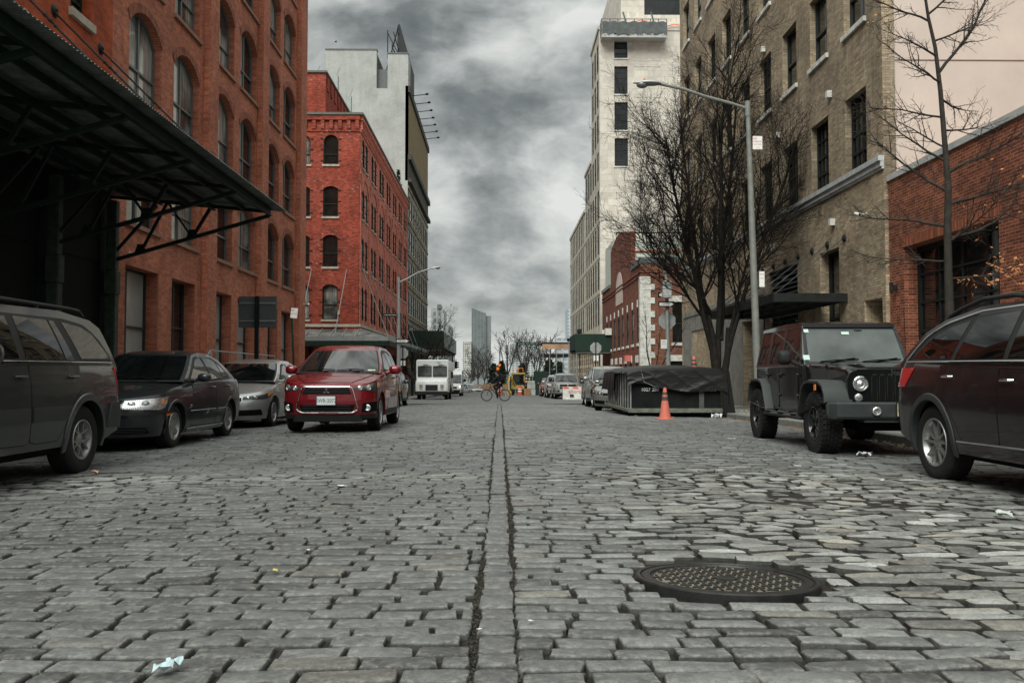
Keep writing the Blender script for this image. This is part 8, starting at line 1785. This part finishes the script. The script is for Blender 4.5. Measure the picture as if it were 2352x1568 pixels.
# ------------------------------------------------------------------ sidewalk sheds
def shed(label, x0, x1, y0, y1, zt0, zt1, zb, side, extra=None):
    t = thing('sidewalk_shed', label, 'scaffold shed', ((x0+x1)/2, (y0+y1)/2, 0), 0, 'dark green sidewalk sheds'); mb = MB()
    mb.box((x0, y0, zb), (x1, y0+.06, zt0)); sx = (x1-.06, x1) if side > 0 else (x0, x0+.06); mb.box((sx[0], y0+.07, zb), (sx[1], y1, zt1)); mb.box((x0, y0+.07, zb-.001), (x1, y1, zb+.12)); mb.build('parapet', cg_, t, world=True, angle=0)
    mb = MB()
    y = y0+.2
    while y < y1:
        for x in (x0+.15, x1-.15): mb.tube([(x, y, float(zl(y))), (x, y, zb)], .045, 6)
        bar(mb, (x0+.15, y, zb-.1), (x1-.15, y, zb-.1), .08, .15); y += 2.4
    for x in (x0+.15, x1-.15): mb.tube([(x, y0, 1.0), (x, y1, .8)], .03, 5)
    mb.build('scaffold_leg', M['galv'], t, world=True)
    return t
shed('long dark green sidewalk shed on the left in front of the loft building', -10.0, -6.3, 96.5, 126, 5.9, 5.9, 3.9, 1); t = bpy.data.objects[-1] if 0 else None
shed('dark green sidewalk shed on the right in front of the limestone building', 6.75, 10.6, 78.5, 84.6, 4.7, 4.7, 3.15, -1)
ls = thing('scaffold_mesh', 'pale translucent mesh panels along the street edge of the left shed', 'mesh panels', (-6.25, 110, 4)); mb = MB()
for i in range(6): mb.box((-6.24, 98+i*4.6, 4.0), (-6.2, 102.2+i*4.6, 5.8))
mb.build('mesh_panel', plain('pale_mesh', (.22,.27,.25), .7, var=.3, scale=1), ls, world=True, angle=0)
us_ = thing('unfinished_shed', 'open steel shed roof with painted orange-lit soffit beyond the right scaffold shed', 'scaffold shed', (8, 134, 0)); mb = MB(); x0, x1 = at(1244, 800, 130).x, at(1312, 800, 130).x; zt_ = CAMZ+(862-786)/F*130; zb2 = CAMZ+(862-812)/F*130
mb.box((x0, 130, zt_-.2), (x1, 140, zt_)); mb.box((x0, 130, zb2-.4), (x1, 140, zb2)); mb.build('deck', M['steel_black'], us_, world=True, angle=0); mb = MB(); mb.box((x0+.1, 129.9, zt_-1.0), (x1, 130, zt_-.25)); mb.build('soffit_panel', plain('painted_soffit_glow', (.42,.26,.17), .8, var=.3, scale=.6), us_, world=True, angle=0)  # orange light on the soffit is put into this panel's colour
mb = MB()
for i in range(5): x = x0+.2+i*(x1-x0-.4)/4; mb.tube([(x, 130, -1.4), (x, 130, zb2)], .07, 6); bar(mb, (x, 130.1, zb2), (x+.9*(-1)**i, 130.1, zt_-.3), .08, .08)
mb.build('scaffold_leg', M['galv'], us_, world=True)
# traffic signal at the far left, lamp posts, poles
ts = thing('traffic_signal', 'traffic signal hanging at the far end of the left shed', 'traffic light', (-6.4, 119, float(zl(119)))); mb = MB(); mb.tube([(0, 0, 0), (0, 0, 6)], [.12, .08], 8); mb.tube([(0, 0, 4.2), (.6, 0, 4.4)], .05, 6); mb.build('pole', M['steel_black'], ts)
mb = MB(); mb.bbox((.3, -.15, 3.2), (.62, .15, 4.2), .04); hs_ = mb.build('housing', M['steel_black'], ts); mb = MB()
for z in (3.4, 3.7, 4.0): mb.lathe([(.0, -.02), (.11, -.02), (.12, -.14)], 12, (.46, -.15, z), 'y'); mb.bbox((.62, -.12, z-.1), (.85, .12, z+.1), .04)
mb.build('lens_hood', M['steel_black'], hs_)
wsn = thing('warning_sign', 'tall dark post with two bright orange discs above the cyclist', 'sign', (at(1148, 880, 76).x, 76, G(0, 76)*1.0)); mb = MB(); mb.tube([(-.5+.5, 0, 0), (0, 0, 4.3)], [.06, .04], 6); mb.build('post', M['steel_black'], wsn)
org = plain('bright_orange', (.85,.2,.03), .5, bump=0); mb = MB(); pr_ = [(0, -.06), (.12, -.05), (.14, 0), (.12, .02), (0, .02)]; mb.lathe(pr_, 16, (-.03, 0, 2.72), 'y'); mb.lathe(pr_, 16, (-.17, 0, 2.4), 'y'); mb.build('orange_disc', org, wsn)
for px, py, Y, lab in ((1306, 784, 118, 'slim lamp on a tall pole above the unfinished shed'), (1331, 806-40, 84, 'dark boxy lamp on a pole over the right shed')):
    q = at(px, py, Y); t = thing('pole_lamp', lab, 'street lamp', (q.x, Y, float(zl(Y)))); h_ = q.z-float(zl(Y)); mb = MB(); mb.tube([(0, 0, 0), (0, 0, h_)], .05, 6); mb.build('pole', M['galv'], t); mb = MB(); mb.bbox((-.22, -.2, h_), (.22, .2, h_+.45), .05); mb.build('lamp_head', M['steel_black'], t)
# median planting and barrier at the highway
hb_ = MB(); random.seed(3)
for i in range(5200): x = random.uniform(-6, 3.5); y = random.uniform(141, 146); a = random.gauss(0, .15); h_ = random.uniform(.5, 1.2); hb_.add([(x-.05, y, -1.5), (x+.05, y, -1.5), (x+a, y+random.gauss(0, .1), -1.5+h_)], [(0, 1, 2)])
tag(hb_.build('tall_grass', plain('dry_grass', (.30,.20,.13), .9, var=.4, scale=.5, bump=0), None, angle=0, uv=False), 'dry reddish grass bed on the highway median beyond the cyclist', 'grass', kind='stuff')
mb = MB(); mb.box((-60, 151, -2), (60, 151.4, -.75)); w_ = mb.build('highway_wall', M['concrete'], None, angle=0); tag(w_, 'long low concrete wall along the far side of the highway', 'wall')
# ------------------------------------------------------------------ litter, leaves, bird, roof plants
def scrap(label, px, py, sz, c, hgt=.02, shape='flat', cat='litter'):
    d = ray(px, py); z = 0.0
    for _ in range(4): Y = (z-CAMZ)/d.z*d.y; X = d.x/d.y*Y; z = G(X, Y)
    m = plain(c[0], c[1], .6, var=.25, scale=30, bump=.3); t = thing('litter_scrap', label, cat, (X, Y, z+.004), random.uniform(0, 6), 'scraps of litter on the cobbles'); mb = MB(); n = 5; sx, sy = sz
    mb.grid([[((i/n-.5)*sx*(1+.2*math.sin(j*2.1)), (j/n-.5)*sy*(1+.25*math.sin(i*1.7+1)), .008 + hgt*abs(math.sin(i*1.9+j*2.7))*(1 if shape == 'crumple' else .4)) for i in range(n+1)] for j in range(n+1)]); mb.build('scrap', m, t, angle=0); return t
scrap('pale blue crumpled plastic at the bottom left of the street', 385, 1546, (.10, .05), ('pale_blue_plastic', (.38,.48,.5)), .03, 'crumple'); scrap('small orange and white wrapper near the rear wheel of the grey SUV', 218, 1089, (.09, .06), ('orange_wrapper', (.6,.35,.22)), .03, 'crumple')
scrap('yellow leaf lying on the left cobbles', 632, 1315, (.05, .02), ('yellow_leaf', (.5,.42,.08)), .015); scrap('thin white scrap left of the centre strip', 785, 1118, (.09, .05), ('white_paper', (.6,.6,.57)), .01); scrap('crushed white plastic cup between the black off-roader and the plum SUV', 1986, 1048, (.16, .09), ('white_cup', (.6,.61,.62)), .05, 'crumple')
scrap('crumpled pale newspaper at the right edge of the cobbles', 2306, 1187, (.17, .08), ('newsprint', (.42,.45,.42)), .03, 'crumple'); scrap('white paper triangle leaning near the kerb by the dumpster', 1646, 964, (.2, .2), ('white_board', (.55,.56,.55)), .16, 'crumple'); scrap('tiny white chip in the joint beside the centre strip', 1101, 1451, (.018, .012), ('white_chip', (.6,.6,.56)), .006)
scrap('small pale pebble right of the centre strip', 1219, 1432, (.02, .014), ('pale_pebble', (.6,.58,.52)), .01); scrap('small white scrap on the left foreground cobbles', 708, 1267, (.026, .016), ('white_scrap', (.62,.62,.6)), .006); scrap('flat white scrap in front of the dumpster', 1460, 955, (.2, .1), ('dull_paper', (.45,.45,.43)), .02)
scrap('pale blue scrap under the graphite sedan', 478, 1011, (.2, .06), ('blue_scrap', (.3,.4,.42)), .02); scrap('white scrap behind the front wheel of the black off-roader', 1680, 1009, (.14, .06), ('paper_scrap', (.55,.55,.52)), .02); scrap('white fleck on the right cobbles beside the plum SUV shadow', 2026, 1105, (.08, .03), ('white_fleck', (.6,.6,.57)), .01)
scrap('reddish flat scrap on the right cobbles', 1378, 1006, (.16, .08), ('rust_scrap', (.28,.13,.09)), .02)
random.seed(77); mb = MB()
for i in range(1500):
    y = random.uniform(7, 30); x = 6.17 - abs(random.gauss(0, .16)) if random.random() < .7 else 6.45+abs(random.gauss(0, .5)); leaf(mb, (x, y, (G(x, y) if x < 6.2 else SWK(y))+.012), random.uniform(.03, .07))
for v_ in range(len(mb.v)): x, y, z = mb.v[v_]; mb.v[v_] = (x, y, min(z, (G(x, y) if x < 6.2 else SWK(y)+.02)+.03))
tag(mb.build('fallen_leaves', plain('brown_leaf_litter', (.16,.10,.06), .9, var=.5, scale=9, bump=0), None, angle=0, uv=False), 'brown leaf litter gathered along the right gutter', 'leaves', kind='stuff')
random.seed(78); mb = MB()
for i in range(9000):
    y = random.uniform(2.3, 14)**1.0; x = random.choice((-.094, .070)) + random.gauss(0, .010); s_ = random.uniform(.003, .008); leaf(mb, (x, y, -.022+random.random()*.012), s_*2)
tag(mb.build('joint_grit', plain('grit_and_moss', (.04,.037,.028), .95, var=.6, scale=40, bump=0), None, angle=0, uv=False), 'dark grit and moss in the joints beside the centre strip', 'grit', kind='stuff')
bd = thing('bird', 'small bird gliding in front of the clouds', 'bird', tuple(at(771, 97, 62))); mb = MB(); mb.blob((0, 0, 0), (.10, .03, .03), 8, 6); mb.blob((.11, 0, .02), .025, 6, 5); mb.build('body', M['steel_black'], bd); mb = MB()
for sd in (1, -1): mb.add([(.05, 0, .01), (-.05, 0, .01), (-.04, sd*.12, .06), (-.06, sd*.24, .03), (.02, sd*.12, .065)], [(0, 1, 2, 4), (4, 2, 3)])
mb.build('wing', M['steel_black'], bd, angle=0); bd.rotation_euler = (0, 0, .6)
def shrub(X, Y, z, h_, lab):
    t = thing('roof_shrub', lab, 'shrub', (X, Y, z)); mb = MB()
    for i in range(260): k = random.random(); a = random.uniform(0, 2*PI); r_ = (1-k)*.7*random.random(); leaf(mb, (r_*math.cos(a), r_*math.sin(a), k*h_), .28)
    mb.build('foliage', plain('roof_foliage', (.025,.04,.02), .9, bump=0), t, angle=0, uv=False); mb = MB(); mb.tube([(0, 0, -.1), (0, 0, h_*.8)], .04, 5); mb.build('stem', M['bark'], t)
shrub(X2-.7, 92.0, T2, 3.0, 'small conical evergreen growing on the far corner of the red building roof')
av = thing('roof_antennas', 'grey roof equipment and pipes on the red building', 'roof equipment', (X2-6, 70, 23.2)); mb = MB()
for x, y, h_ in ((-1, 0, 1.6), (0, 2, 1.2), (1.8, -3, .9), (2.6, 1, 2.2), (3.0, 5, 1.8), (-3, -4, .8)): mb.bbox((x-.2, y-.2, 0), (x+.2, y+.2, h_), .02); mb.tube([(x, y, h_), (x+.3, y, h_+.7)], .04, 5)
mb.build('unit', M['galv'], av)
